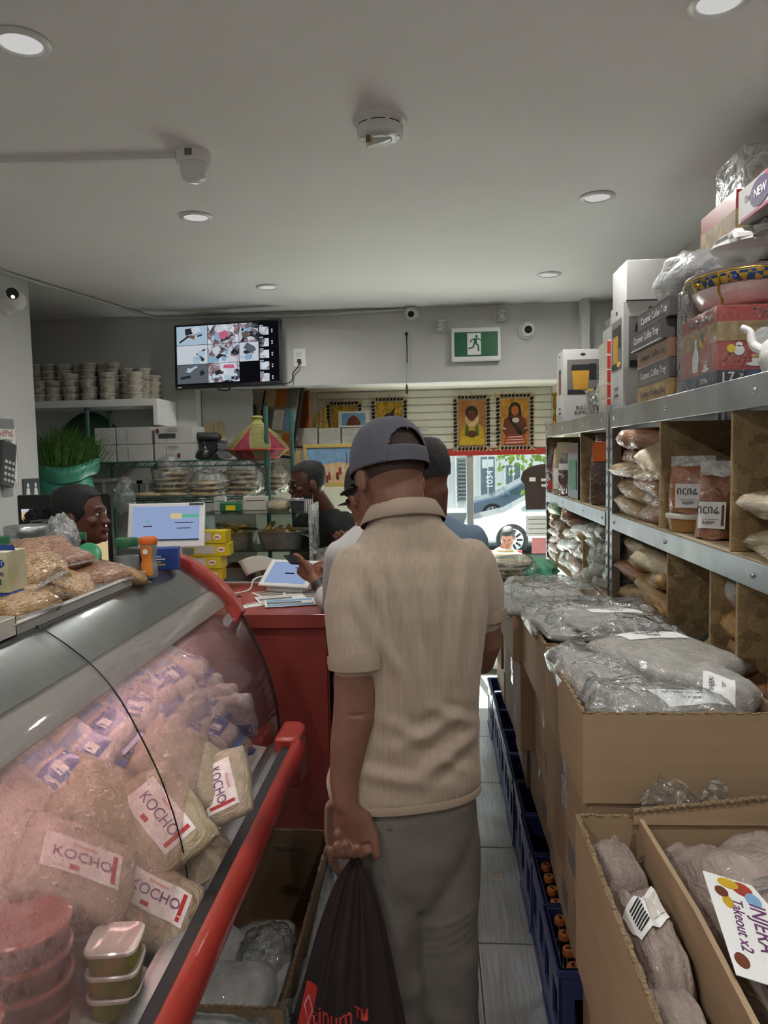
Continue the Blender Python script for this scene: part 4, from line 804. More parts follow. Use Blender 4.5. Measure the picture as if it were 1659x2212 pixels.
MB().box(-.004, .464, -.004, .284, -.0005, .2075).build('shrink_wrap', clear_film('shrink_wrap', body=.015, bscale=22, gloss=.45, crease=.03), t, bevel=.004)
# serving dish in its brass stand
sd_ = thing('serving_dish', 'white oval serving dish with a patterned band in a brass stand', 'dish', (.885, 2.21, 1.989))
MB().lathe([(.06, .018), (.1, .03), (.118, .07), (.13, .1), (.132, .108), (.126, .108), (.112, .07), (.09, .034), (.002, .03)], 40, sx=1.15, sy=1.35).build('bowl', 'white_gloss', sd_, smooth=50)
def tibeb():
    t = NT('tibeb'); co = t.coord((1, 1, 1)); v = t.add('ShaderNodeTexChecker'); v.inputs['Scale'].default_value = 55; t.link(co, v.inputs[0]); v.inputs[1].default_value = lin('c2a23a'); v.inputs[2].default_value = lin('2c4a7a'); t.link(v.outputs[0], t.b.inputs['Base Color']); t.b.inputs['Roughness'].default_value = .3
tibeb()
MB().lathe([(.1185, .071), (.1292, .098)], 40, sx=1.155, sy=1.355, cap0=False, cap1=False).build('patterned_band', 'tibeb', sd_, smooth=50)
for k in range(8): a = 2*pi*k/8+.2; MB().ball((.125*1.15*cos(a), .125*1.35*sin(a), .085), .009, 8, 6).build('band_motif', 'print_blue' if k % 2 else 'brass', sd_)
MB().tube([(.137*1.15*cos(2*pi*k/36), .137*1.35*sin(2*pi*k/36), .1) for k in range(37)], .003, 6).build('stand_ring', 'brass', sd_, smooth=60)
for a in (-2.4, -.75, .75, 2.4):
    c, s = cos(a), sin(a); MB().tube([(.138*1.15*c, .138*1.35*s, .1), (.138*1.15*c, .138*1.35*s, .05), (.12*1.15*c, .12*1.35*s, .03), (.125*1.15*c, .125*1.35*s, .0)], .0032, 6).build('stand_leg', 'brass', sd_, smooth=60)
MB().lathe([(.028, 0), (.028, .012), (.022, .018)], 20).build('burner_cup', 'brass', sd_, smooth=40)
MB().lathe([(.137, .108), (.14, .112), (.12, .118), (.07, .124), (.01, .126)], 40, sx=1.12, sy=1.32).build('lid', 'white_gloss', sd_, smooth=60)
# crumpled white paper, bubble wrap, boxes above
def blob(mb, c, r, amp, fr, n=28, m=18, seed=0):
    rings = []
    for i in range(m+1):
        th = pi*(i+.03)/(m+.06); rings.append([])
        for j in range(n):
            ph = 2*pi*j/n; d = Vector((sin(th)*cos(ph), sin(th)*sin(ph), -cos(th))); k = 1+amp*noise.fractal(d*fr+Vector((seed, 0, 0)), .6, 2.2, 3); rings[-1].append((c[0]+d.x*r[0]*k, c[1]+d.y*r[1]*k, c[2]+d.z*r[2]*k))
    return mb.rings(rings)
mat('tissue', 'd8d7d4', .6, var=.03, bump=.3, bscale=30)
tag(blob(MB(), (.90, 2.12, 2.165), (.13, .15, .045), .3, 2.2, seed=3).build('tissue_paper', 'tissue', smooth=30), 'crumpled white tissue paper heaped above the serving dish', 'paper')
def bubble():
    t = NT('bubble_wrap'); co = t.coord(); v = t.add('ShaderNodeTexVoronoi'); v.inputs['Scale'].default_value = 80; t.link(co, v.inputs['Vector'])
    n = t.noise(co, 9, 3); t.link(t.ramp(n.outputs[0], [(.3, 'a4a5a7'), (.55, 'd2d3d4')]), t.b.inputs['Base Color']); t.b.inputs['Roughness'].default_value = .4; bm = t.bump(v.outputs['Distance'], .6, .004); bm.node.invert = True; t.link(bm, t.b.inputs['Normal']); t.b.inputs['Coat Weight'].default_value = .8
bubble()
tag(blob(MB(), (.87, 2.58, 2.185), (.11, .22, .08), .22, 2.0, seed=9).build('bubble_wrap_parcel', 'bubble_wrap', smooth=180), 'parcel in bubble wrap lying on the coffee tray boxes', 'parcel')
for k, (y, z, dz, dx, dy, m, lab, nm) in enumerate(((2.24, 2.215, .14, .2, .28, 'box_red', 'red printed box standing beside the crumpled paper', 'red_box'), (1.72, 2.205, .085, .34, .35, 'carton_white', 'white oven dish box with a purple NEW badge', 'oven_box'), (1.52, 1.99, .18, .3, .42, 'box_red', 'large red box behind the serving dish at the frame edge', 'red_box'))):
    t = carton(nm, lab, 'box', (.87 if k == 0 else .81 if k == 1 else .95, y, z), dx, dy, dz, m)
    if k == 0: MB().box(-.001, .001, .0, dy, 0, .085).build('woven_print', 'box_tan_print', t); MB().box(0, dx, -.001, .001, 0, .085).build('woven_print', 'box_tan_print', t)
    if k == 1:
        MB().prism([(.115+.06*cos(2*pi*q/20), .045+.034*sin(2*pi*q/20)) for q in range(20)], lambda u, v, q: (-q, .33-u, v), .0002, .0015).build('badge', 'plum', t); text('NEW', .03, 'print_white', t, (-.002, .215, .045), LEFTF, bold=.0006)
        MB().prism([(.17+.06*cos(2*pi*q/20), .055+.03*sin(2*pi*q/20)) for q in range(20)], lambda u, v, q: (-q, .33-u, v), .0002, .001).build('badge', 'magenta', t); text('Hot Oven', .028, 'print_white', t, (-.002, .10, .052), LEFTF, sx=.8); text('Oven', .026, 'print_grey', t, (-.001, .285, .05), LEFTF, sx=.8); MB().box(-.001, .001, 0, .33, 0, .008).build('red_edge', 'magenta', t)
t = carton('supporting_carton', 'grey carton supporting the oven dish box', 'box', (.93, 1.62, 2.172), .2, .3, .031, 'box_charcoal'); MB().box(-.001, .001, .02, .28, .004, .014).build('label', 'print_white', t)
t = carton('clear_package', 'tall clear package with a pale figure at the top of the heap', 'package', (.90, 2.26, 2.357), .17, .22, .13, 'milky_plastic'); MB().lathe([(.03, 0), (.036, .03), (.02, .06), (.024, .08), (.008, .1)], 12, c=(.08, .1, .003)).build('contents', 'fig_cream', t, smooth=50)
t = thing('round_tin', 'pale round tin at the top of the heap under the ceiling', 'tin', (1.03, 2.02, 2.292)); MB().lathe([(.075, 0), (.078, .01), (.078, .1), (.07, .11), (.01, .112)], 30).build('tin', 'carton_white', t, smooth=40); MB().lathe([(.0785, .03), (.0785, .075)], 30, cap0=False, cap1=False).build('tin_print', 'fig_cream', t, smooth=40)
# white teapot at the frame edge
tp = thing('white_teapot', 'glossy white teapot in front of the red coffee set box', 'teapot', (.775, 1.70, ZT))
MB().lathe([(.035, 0), (.05, .005), (.058, .03), (.052, .065), (.03, .085), (.024, .1), (.028, .104), (.02, .112), (.006, .118), (.009, .126), (.002, .132)], 30).build('body', 'white_gloss', tp, smooth=50)
MB().tube(spline([(-.03, .03, .05), (-.05, .055, .07), (-.055, .062, .1), (-.068, .075, .112)], 5), [.014, .013, .012, .011, .011, .01, .01, .01, .009, .009, .008, .008, .008, .008, .008, .008], 10).build('spout', 'white_gloss', tp, smooth=60)
MB().tube(spline([(.025, -.03, .09), (.05, -.055, .1), (.062, -.065, .07), (.045, -.045, .035)], 5), .006, 8).build('handle', 'white_gloss', tp, smooth=60)
# far unit top: small boxes, jar, figurine, tin bowl
for k in range(5):
    t = carton('small_gift_box', f'small red and cream box, {ORD[k]} from the bottom of the little stack', 'box', (.735, 3.22, ZT+k*.0605), .2, .17, .059, 'wrap_cream', group='small red and cream boxes'); MB().box(-.001, .08, -.001, .002, .004, .055).build('red_panel', 'print_red', t); MB().prism(oval(.12, .03, .014, .02, 10), lambda u, v, q: (u, -q, v), .0002, .001).build('printed_bean', 'print_black', t)
t = carton('clear_package', 'clear package standing on the little stack of boxes', 'package', (.76, 3.24, ZT+.304), .16, .14, .1, 'milky_plastic'); MB().box(.02, .13, .02, .11, .005, .08).build('contents', 'kraft_white', t, bevel=.02)
t = thing('steel_platter', 'round steel platter leaning at the back of the top shelf', 'platter', (1.0, 3.5, ZT+.165), rot=(R(80), R(20), 0)); MB().lathe([(.002, .0), (.13, .0), (.16, .012), (.165, .016), (.16, .018), (.13, .006), (.002, .006)], 36).build('platter', 'chrome', t, smooth=40)
t = thing('nut_cup', 'small clear cup of dark nuts before the lone blender box', 'cup', (.79, 3.72, ZT)); MB().lathe([(.035, 0), (.044, .05)], 20).build('contents', 'nuts_red', t, smooth=40); MB().lathe([(.037, 0), (.046, .055), (.049, .056), (.049, .064), (.01, .066)], 20).build('cup', 'milky_plastic', t, smooth=40)
t = dup(t, (.79, 3.72, ZT+.067), label='small clear cup stacked on the cup of dark nuts')
t = thing('foil_figure', 'small silver foil wrapped figure beside the cup of nuts', 'ornament', (.77, 3.52, ZT)); blob(MB(), (0, 0, .06), (.035, .035, .06), .4, 2.5, seed=4).build('wrapping', 'chrome', t, smooth=30); blob(MB(), (0, 0, .13), (.018, .018, .03), .4, 2.5, seed=5).build('wrapped_top', 'chrome', t, smooth=30)
t = thing('gold_candlestick', 'slim gold candlestick at the far end of the top shelf', 'candlestick', (.745, 4.66, ZT)); MB().lathe([(.03, 0), (.03, .006), (.008, .02), (.012, .05), (.006, .08), (.012, .12), (.008, .17), (.016, .19), (.014, .2)], 14).build('stem', 'brass', t, smooth=40)
t = thing('dark_bottle', 'dark bottle behind the lone blender box', 'bottle', (.86, 3.9, ZT)); MB().lathe([(.04, 0), (.045, .01), (.045, .14), (.02, .19), (.016, .24), (.019, .25), (.019, .27)], 18).build('bottle', 'packet_black', t, smooth=40); MB().lathe([(.0455, .04), (.0455, .1)], 18, cap0=False, cap1=False).build('label', 'print_green', t, smooth=40)
# ================================================================== bottle crates along the aisle
mat('crate_blue', '333d76', .42, var=.08, coat=.2); mat('bottle_glass', '1a120c', .12, var=.1, coat=1); mat('cap_orange', 'c2703c', .4, var=.12, vscale=30)
def crate_mesh(t, L=.276, W=.40, Hh=.28):
    MB().box(0, W, 0, L, 0, .012).build('crate_bottom', 'crate_blue', t)
    for nm, pl in (('side_wall', lambda u, v, q: (q, u*L, v)), ('side_wall', lambda u, v, q: (W-q, L-u*L, v)), ('end_wall', lambda u, v, q: (u*W, q, v)), ('end_wall', lambda u, v, q: (W-u*W, L-q, v))):
        w = MB().prism([(0, .0), (1, .0), (1, .09), (0, .09)], pl, 0, .008).prism([(0, .09), (.1, .09), (.1, .2), (0, .2)], pl, 0, .008).prism([(.9, .09), (1, .09), (1, .2), (.9, .2)], pl, 0, .008).prism([(.38, .09), (.62, .09), (.62, .2), (.38, .2)], pl, 0, .008).prism([(0, .2), (1, .2), (1, Hh), (0, Hh)], pl, 0, .008).build(nm, 'crate_blue', t)
        MB().prism([(0, Hh-.02), (1, Hh-.02), (1, Hh), (0, Hh)], pl, -.006, .012).build('rim', 'crate_blue', w, bevel=.003)
        MB().prism([(0, 0), (1, 0), (1, .02), (0, .02)], pl, -.005, .008).build('foot_rim', 'crate_blue', w)
    for k in range(1, 4): MB().box(.01, W-.01, k*L/4-.002, k*L/4+.002, .012, .16).build('divider', 'crate_blue', t)
near_words = ['nearest blue bottle crate standing alone at the front of the row', 'second blue bottle crate from the front with orange capped bottles']
c0 = None
for k in range(9):
    lab = near_words[k] if k < 2 else f'blue bottle crate under the cartons, {ORD[k]} from the front'
    loc = (.302+.004*(k % 2), 1.846+k*.281, 0)
    if c0 is None: c0 = thing('bottle_crate', lab, 'crate', loc, group='blue bottle crates'); crate_mesh(c0)
    else: dup(c0, loc, 0, lab, rot=(0, 0, .008*((k % 3)-1)))
b0 = None
for k in range(2):
    for j in range(4):
        loc = (.345, 1.846+k*.281+.037+j*.067, .013)
        lab = f'dark bottle with an orange cap, {ORD[j]} from the front in the {("nearest", "second")[k]} crate'
        if b0 is None:
            b0 = thing('bottle', lab, 'bottle', loc, group='capped bottles in the crates')
            MB().lathe([(.026, 0), (.029, .005), (.029, .13), (.022, .165), (.0135, .195), (.0125, .235), (.0145, .238), (.0145, .245)], 16).build('glass', 'bottle_glass', b0, smooth=40)
            MB().lathe([(.0165, .238), (.0165, .252), (.014, .256), (.002, .2565)], 18).build('cap', 'cap_orange', b0, smooth=40); MB().box(-.004, .004, -.008, .008, .2562, .2568).build('cap_print', 'print_black', b0)
        else: dup(b0, loc, rb.uniform(0, 3), lab)
# ================================================================== cardboard boxes stacked on the crates
def closed_box(label, x0, x1, y0, y1, z0, z1, rz=0, m='cardboard', tape=True):
    t = thing('cardboard_box', label, 'box', ((x0+x1)/2, (y0+y1)/2, z0), rz, 'closed cartons on the crates'); a, b, h = (x1-x0)/2, (y1-y0)/2, z1-z0
    MB().box(-a, a, -b, b, 0, h-.004).build('carton', m, t, bevel=.003)
    MB().box(-a, a, -b, -.002, h-.005, h).build('top_flap', m, t); MB().box(-a, a, .002, b, h-.005, h).build('top_flap', m, t)
    if tape: MB().box(-a-.0012, a, -.028, .028, h-.0005, h+.0006).box(-a-.0012, -a+.001, -.028, .028, h*.55, h).build('packing_tape', 'milky_plastic', t)
    MB().box(-a-.001, -a+.001, -b*.6, -b*.2, h*.2, h*.4).build('shipping_mark', 'print_grey', t)
    return t
LV1 = [(1.88, 2.36), (2.38, 2.86), (2.88, 3.36), (3.38, 3.86), (3.88, 4.34)]
for k, (a, b) in enumerate(LV1): closed_box(f'brown carton resting on the crates, {ORD[k]} from the front', .352+.01*(k % 2), .69, a, b, .285, .585, R((-1.5, 1, -1, 1.5, 0)[k]), ('cardboard', 'cardboard_dark')[k % 2])
LV2 = [(1.50, 2.0), (2.02, 2.50), (2.52, 3.0), (3.02, 3.48), (3.5, 3.98)]
for k, (a, b) in enumerate(LV2): closed_box(f'upper brown carton below the open boxes, {ORD[k]} from the front', (.30, .325, .28, .31, .3)[k], .685, a, b, .588 if k else .60, (.897, .892, .892, .92, .93)[k], R((1.2, -1.5, .8, -1, 1)[k]), ('cardboard_dark', 'cardboard')[k % 2])
closed_box('big brown carton under the foreground injera box', .31, .688, .62, 1.47, 0, .30, 0, 'cardboard_dark'); closed_box('brown carton beneath the nearest open injera box', .30, .688, .63, 1.46, .302, .59, 0)
closed_box('brown carton wedged low under the cartons beside the nearest crate', .36, .688, 1.49, 1.83, 0, .585, 0)
def open_box(label, x0, x1, y0, y1, z0, z1, rz=0, m='cardboard', th=.007, flap=None):
    t = thing('open_box', label, 'box', ((x0+x1)/2, (y0+y1)/2, z0), rz, 'open cartons of bagged injera'); a, b, h = (x1-x0)/2, (y1-y0)/2, z1-z0
    MB().box(-a, a, -b, b, 0, th).build('bottom', m, t)
    for nm, s in (('left_wall', (-a, -a+th, -b, b)), ('right_wall', (a-th, a, -b, b)), ('front_wall', (-a+th, a-th, -b, -b+th)), ('rear_wall', (-a+th, a-th, b-th, b))):
        w = MB().box(*s, th, h-.002).build(nm, m, t)
        n = 26; L = (s[1]-s[0]) if s[1]-s[0] > .05 else (s[3]-s[2]); mb = MB()
        for i in range(n):           # torn, fluted rim
            f0, f1 = i/n, (i+1)/n; z = h+.0025*noise.noise((i*.7, s[0]*9, s[2]*7)); g = .0012*((i % 2)*2-1)
            if s[1]-s[0] > .05: mb.box(s[0]+f0*L, s[0]+f1*L, s[2]+g, s[3]+g, h-.003, z)
            else: mb.box(s[0]+g, s[1]+g, s[2]+f0*L, s[2]+f1*L, h-.003, z)
        mb.build('torn_rim', 'cardboard_edge', w)
    return t
def liner(label, x0, x1, y0, y1, z, amp, seed, m='clear_plastic', fr=7, drop=.03, name='plastic_liner', parent=None):
    def f(u, v):
        x, y = x0+(x1-x0)*u, y0+(y1-y0)*v; e = min(u, 1-u, v, 1-v); n = noise.fractal(Vector((x*fr+seed, y*fr, seed)), .7, 2.2, 4); r = 1-abs(noise.noise((x*fr*1.3, y*fr*1.3+seed, 3)))*2
        return (x+.01*noise.noise((u*7, v*7, seed)), y+.01*noise.noise((u*7, v*7, seed+4)), z+amp*(n*.7+max(0, r)*.6)-drop*max(0, (.12-e)/.12)**2)
    o = MB().grid(f, 46, 46).build(name, m, parent, smooth=180)
    return tag(o, label, 'plastic sheet') if parent is None else o
bag_c = open_box('large open carton heaped with bagged injera before the shelf', .293, .69, 1.49, 2.005, .90, 1.09)
bag_d = open_box('open carton of bagged injera behind the large one', .293, .69, 2.015, 2.52, .895, 1.095)
bag_e = open_box('farther open carton of injera packs behind the man in beige', .262, .66, 2.54, 3.02, .895, 1.06)
film_c = 'thin clear film over the'
def injera(label, m, loc, size, rot, lab=None):
    o = bag('injera_bag', label, 'bag', m, loc, size, rot, big=True, group='bagged injera in open cartons')
    if lab: flat_label(o, lab[0], *lab[1:])
    return o
LB = ([('INJERA', .09), ('TEFF', .07)],)
injera('plump grey injera bag with a white label lying on top of the large carton', 'injera_pale', (.555, 1.81, 1.115), (.30, .30, .075), (.05, .04, .5), LB+(.3, .11, (.05, .22, .40), -.1))
injera('crumpled injera bag along the aisle side of the large carton', 'injera_pale', (.385, 1.78, 1.07), (.19, .42, .10), (0, .1, .06))
injera('injera bag with printed labels at the front of the large carton', 'injera', (.47, 1.575, 1.065), (.34, .16, .085), (.1, 0, .05), LB+(.2, .2, (.15, -.15, .42), .2))
injera('puffed injera bag in the right front corner of the large carton', 'injera_pale', (.60, 1.62, 1.085), (.13, .17, .10), (.2, -.2, .6), LB+(.25, .2, (-.2, -.15, .42), .5))
injera('deep injera bag at the bottom of the large carton', 'injera', (.50, 1.74, .985), (.38, .48, .14), (0, 0, 0))
liner('crumpled clear film spread over the large open carton', .31, .60, 1.50, 1.98, 1.115, .02, 3.1)
injera('flat injera bag spread over the second carton', 'injera_pale', (.47, 2.26, 1.10), (.38, .46, .06), (0, .03, .05))
injera('folded injera bag with a faint label on the second carton', 'injera_pale', (.50, 2.17, 1.125), (.30, .24, .045), (.04, .05, .2), LB+(.28, .1, (.1, .1, .36), 0))
injera('injera bag stacked low in the second carton', 'injera', (.49, 2.27, 1.0), (.37, .46, .13), (0, 0, 0))
injera('injera bag hanging over the aisle edge of the second carton', 'injera', (.34, 2.32, 1.095), (.14, .36, .05), (0, -.15, 0))
liner('crumpled clear film over the second open carton', .30, .68, 2.03, 2.52, 1.135, .02, 8.4)
injera('flat pale injera pack on the farther carton', 'injera_pale', (.40, 2.82, 1.085), (.3, .28, .045), (0, .02, .1)); injera('lower pale injera pack in the farther carton', 'injera', (.44, 2.74, 1.02), (.34, .42, .08), (0, 0, 0)); injera('grey folded injera pack poking over the aisle from the farther carton', 'injera', (.28, 2.68, 1.065), (.12, .3, .05), (0, .05, .05))
liner('thin clear film over the farther carton', .27, .60, 2.62, 3.02, 1.115, .016, 5.7)
# foreground open carton with a cardboard partition and a raised rear flap
bx = open_box('foreground open carton of big injera bags at the lower right', .27, .69, .64, 1.445, .592, .90, R(0))
MB().prism([(-.40, .0), (.385, .0), (.37, .315), (.05, .335), (-.40, .32)], lambda u, v, q: (q-.095+.06*(.4-u)*-.25, u, v), 0, .009).build('partition', 'cardboard', bx, bevel=.001)
MB().add([(-.10, .395, .295), (.205, .398, .295), (.205, .402, .355), (-.10, .40, .318), (-.10, .387, .295), (.205, .390, .295), (.205, .394, .355), (-.10, .392, .318)], [(0, 1, 2, 3), (7, 6, 5, 4), (3, 2, 6, 7), (0, 3, 7, 4), (1, 5, 6, 2), (0, 4, 5, 1)]).build('rear_flap', 'cardboard', bx)
m = MB()
for i in range(40): f = i/40; m.box(-.10+f*.305, -.10+(f+.026)*.305, .386+.0035*(i % 2), .4015, .317+f*.037, .3215+f*.037)
m.build('flap_fluting', 'cardboard_edge', bx)
injera('huge injera bag with a purple handwritten label at the lower right', 'injera_pink', (.548, 1.12, .79), (.29, .5, .27), (.05, .22, .08))
ib = thing('injera_label', 'white printed label reading INJERA on the foreground bag', 'label', (.452, 1.05, .93), rot=(R(-14), R(6), R(-98)))
MB().prism([(-.10, -.055), (.11, -.055), (.11, .045), (.0, .06), (-.10, .02)], lambda u, v, q: (u, v, q), 0, .001).build('sheet', 'print_white', ib)
mat('ink_purple', '6a3468', .6)
text('INJERA', .034, 'ink_purple', ib, (.0, .008, .0016), (0, 0, -.1)); text('Takeout x2', .024, 'ink_purple', ib, (.005, -.022, .0016), (0, 0, -.1)); text('Teff & Flour', .012, 'print_grey', ib, (.0, .034, .0016), (0, 0, -.1))
for q, (u, v, a, b_, c) in enumerate(((-.08, .0, .016, .016, 'fig_red'), (-.085, -.02, .012, .016, 'fig_yellow'), (-.06, .012, .016, .012, 'fig_blue'), (-.04, -.03, .014, .008, 'fig_yellow'), (.08, -.04, .014, .01, 'fig_brown'), (-.06, -.035, .012, .01, 'fig_brown'))): MB().prism([(u+a*cos(2*pi*k/12), v+b_*sin(2*pi*k/12)) for k in range(12)], lambda u, v, t: (u, v, t), .0008, .0016+q*.0001).build('printed_picture', c, ib)
injera('injera bag at the back of the foreground carton', 'injera_pink', (.46, 1.375, .775), (.13, .1, .2), (.2, .2, .3)); injera('second injera bag behind the huge one at the frame edge', 'injera_pink', (.60, 1.36, .80), (.16, .12, .2), (.2, -.2, -.1))
bo = injera('injera bag with a barcode label squeezed beside the partition', 'injera_pink', (.325, 1.16, .775), (.085, .26, .20), (0, .15, .05)); flat_label(bo, [], .42, .15, (0, .05), .2, marks=[(-.36, -.2, -.1+.03*q, -.085+.03*q, 'print_black', 'bar', 0) for q in range(7)]+[(-.1, .2, -.09, .09, 'kraft_white', 'printed_logo', 0), (.25, .38, -.12, .1, 'fig_brown', 'printed_picture', 0)]); injera('upper injera bag behind the partition at the rim', 'injera_pink', (.325, 1.35, .82), (.09, .14, .11), (.1, .1, .2)); injera('lower injera bag beside the partition near the frame bottom', 'injera_pink', (.325, .98, .76), (.085, .26, .16), (0, .1, 0))
def film_sheet(name, label, c, r, seed, m='clear_plastic', amp=.45):
    return tag(blob(MB(), c, r, min(amp, .26), 1.8, 40, 24, seed).build(name, m, smooth=180), label, 'plastic sheet')
def film_fan(label, base, along, up, seed, n=26, m='clear_plastic'):
    """loose crumpled sheet of film standing up with ragged corners"""
    b, a, u_ = Vector(base), Vector(along), Vector(up); nr_ = a.cross(u_).normalized()
    def f(u, v):
        top = .55+.45*abs(noise.noise((u*3.1+seed, 0, 1)))*1.8+.25*sin(u*9+seed); w = .03*(.5-abs(noise.noise((u*6+seed, v*3.2, seed))))+.012*noise.noise((u*14, v*9, seed))
        return b+a*(u+.12*v*noise.noise((u*4, v*2, seed)))+u_*v*top+nr_*(w+.03*v*noise.noise((u*2.2, v, seed+3)))
    return tag(MB().grid(f, n, n).build('plastic_film', m, smooth=180), label, 'plastic sheet')
film_fan('clear film puffing up behind the foreground carton flap', (.40, 1.462, .905), (.17, 0, .0), (0, .008, .07), 12)
film_fan('clear film bunched in the far left corner of the foreground carton', (.285, 1.425, .80), (.1, -.03, .0), (.01, -.03, .1), 17)
film_fan('clear film standing up over the huge injera bag', (.46, 1.12, .88), (.26, .12, .03), (.05, .06, .13), 22, 34)
# sack at the far end with flat breads on it
mat('green_sack', '4f9a78', .5, var=.12, bump=.5, bscale=14, coat=.4); mat('sack_tan', '9a8a6a', .8, var=.1, bump=.3, bscale=30)
gs = thing('green_sack', 'pale tan sack in a green plastic bag on the far cartons', 'sack', (.44, 3.70, .932)); blob(MB(), (0, 0, .075), (.16, .2, .085), .15, 1.6, seed=31).build('sack', 'sack_tan', gs, smooth=180); blob(MB(), (.0, -.03, .105), (.17, .2, .06), .3, 1.8, seed=35).build('green_wrap', 'green_sack', gs, smooth=180)
mat('bread_tan', 'bfae84', .8, var=.15, vscale=12, bump=.4, bscale=20)
br0 = None
for k in range(4):
    loc = (.355+.004*(k % 2), 3.56, 1.03+k*.021); lab = f'round flat bread on the green sack, {ORD[k]} from the bottom'
    if br0 is None: br0 = tag(blob(MB(), (0, 0, 0), (.095, .1, .013), .2, 2.2, seed=2).build('flat_bread', 'bread_tan', smooth=180, loc=loc), lab, 'bread', 'flat breads on the green sack')
    else: o = br0.copy(); COL.objects.link(o); o.location = loc; o.rotation_euler = (0, 0, k*1.3); o['label'] = lab
film_sheet('plastic_film', 'clear film over the flat breads on the green sack', (.37, 3.56, 1.07), (.115, .12, .06), 41, amp=.25)
tag(blob(MB(), (.46, 3.3, .93), (.14, .16, .025), .3, 2, seed=51).build('newspaper_bundle', 'injera_pale', smooth=60), 'pale wrapped bundle before the green sack', 'bundle')
rp = thing('receipt', 'small torn paper card lying on the grey floor', 'card', (.215, 2.745, .001), rz=R(-4)); MB().box(-.022, .022, -.028, .028, 0, .0008).build('card', 'paper', rp); MB().prism([(.016*cos(2*pi*k/16), -.012+.012*sin(2*pi*k/16)) for k in range(16)], lambda u, v, t: (u, v, t), .0006, .0012).build('printed_emblem', 'fig_cream', rp)
# ================================================================== refrigerated display case on the left
PROF = [(-.90, 1.272), (-.85, 1.252), (-.76, 1.185), (-.70, 1.115), (-.65, 1.02), (-.602, .905), (-.568, .775), (-.553, .645)]
PS = spline(PROF, 6); CY0, CY1, CYS = .40, 2.50, 1.53
mat('case_steel', '8f9190', .3, .85, var=.06, stretch=(1, 20, 1), vscale=3); mat('case_inner', 'cfc8c2', .5, var=.05); mat('housing_grey', '9a908d', .45, var=.04); mat('case_dark', '2a211f', .6, var=.1)
glow('tube_pink', 'ffb4a8', 1.1)
def fog_glass():
    t = NT('foggy_glass'); co = t.coord(); sp = t.add('ShaderNodeSeparateXYZ'); t.link(co, sp.inputs[0])
    big = t.noise(co, 3.2, 3, .5, .4); st = t.noise(t.coord((30, 9, 5)), 4, 4, .65, .6); dr = t.noise(co, 160, 2, .5)
    def rng(sock, a, b, c=0, d=1):
        m = t.add('ShaderNodeMapRange'); m.clamp = True
        for i, v in enumerate((a, b, c, d)): m.inputs[i+1].default_value = v
        t.link(sock, m.inputs[0]); return m.outputs[0]
    def op(o, a, b):
        m = t.add('ShaderNodeMath', operation=o); m.use_clamp = True
        for i, x in enumerate((a, b)):
            if isinstance(x, (int, float)): m.inputs[i].default_value = x
            else: t.link(x, m.inputs[i])
        return m.outputs[0]
    far = rng(sp.outputs[1], 1.75, 2.4, 1, .12); low = rng(sp.outputs[2], .70, .95, .2, 1); top = rng(sp.outputs[2], 1.08, 1.2, 1, .1)
    f = op('MULTIPLY', op('MULTIPLY', far, low), top)
    f = op('MULTIPLY', f, rng(big.outputs[0], .3, .6, .45, 1)); f = op('MULTIPLY', f, rng(st.outputs[0], .36, .46, .6, 1)); f = op('MULTIPLY', f, rng(dr.outputs[0], .3, .6, .75, 1)); f = op('MULTIPLY', f, .58)
    tr = t.add('ShaderNodeBsdfTransparent'); tr.inputs[0].default_value = lin('eef0ef'); df = t.add('ShaderNodeBsdfDiffuse'); df.inputs[0].default_value = lin('e6dcda'); tl = t.add('ShaderNodeBsdfTranslucent'); tl.inputs[0].default_value = lin('e6d6d2')
    m0 = t.add('ShaderNodeMixShader'); m0.inputs[0].default_value = .6; t.link(df.outputs[0], m0.inputs[1]); t.link(tl.outputs[0], m0.inputs[2])
    m1 = t.add('ShaderNodeMixShader'); t.link(f, m1.inputs[0]); t.link(tr.outputs[0], m1.inputs[1]); t.link(m0.outputs[0], m1.inputs[2])
    gl = t.add('ShaderNodeBsdfGlossy'); gl.inputs['Roughness'].default_value = .04; fr = two_sided_fresnel(t, 1.45)
    m2 = t.add('ShaderNodeMixShader'); t.link(fr.outputs[0], m2.inputs[0]); t.link(m1.outputs[0], m2.inputs[1]); t.link(gl.outputs[0], m2.inputs[2]); t.link(m2.outputs[0], t.out.inputs[0])
fog_glass()
dc_ = thing('display_case', 'long refrigerated display case with fogged curved glass and red trim', 'display case', (0, 0, 0))
for nm, a, b in (('glass_pane', CY0, CYS-.002), ('glass_pane', CYS+.002, CY1-.008)):
    MB().grid(lambda u, v: (PS[min(len(PS)-1, int(v*(len(PS)-1)+.5))][0], a+(b-a)*u, PS[min(len(PS)-1, int(v*(len(PS)-1)+.5))][1]), 1, len(PS)-1).build(nm, 'foggy_glass', dc_, smooth=180)
MB().tube([(x+.002, CYS, z+.002) for x, z in PS], .0018, 6).build('pane_joint', 'black_plastic', dc_, smooth=60)
MB().tube([(x+.002, CY1-.004, z+.002) for x, z in PS], .004, 6).build('glass_edge', 'black_rubber', dc_, smooth=60)
end = [(x, z) for x, z in PS]+[(-1.28, .645), (-1.28, 1.272)]
MB().prism([(x, z) for x, z in PS]+[(-1.22, .645), (-1.22, 1.262)], lambda u, v, q: (u, q, v), CY1-.004, CY1).build('end_glass', clear_glass('end_pane', 'e4e8e6', 1.0), dc_)
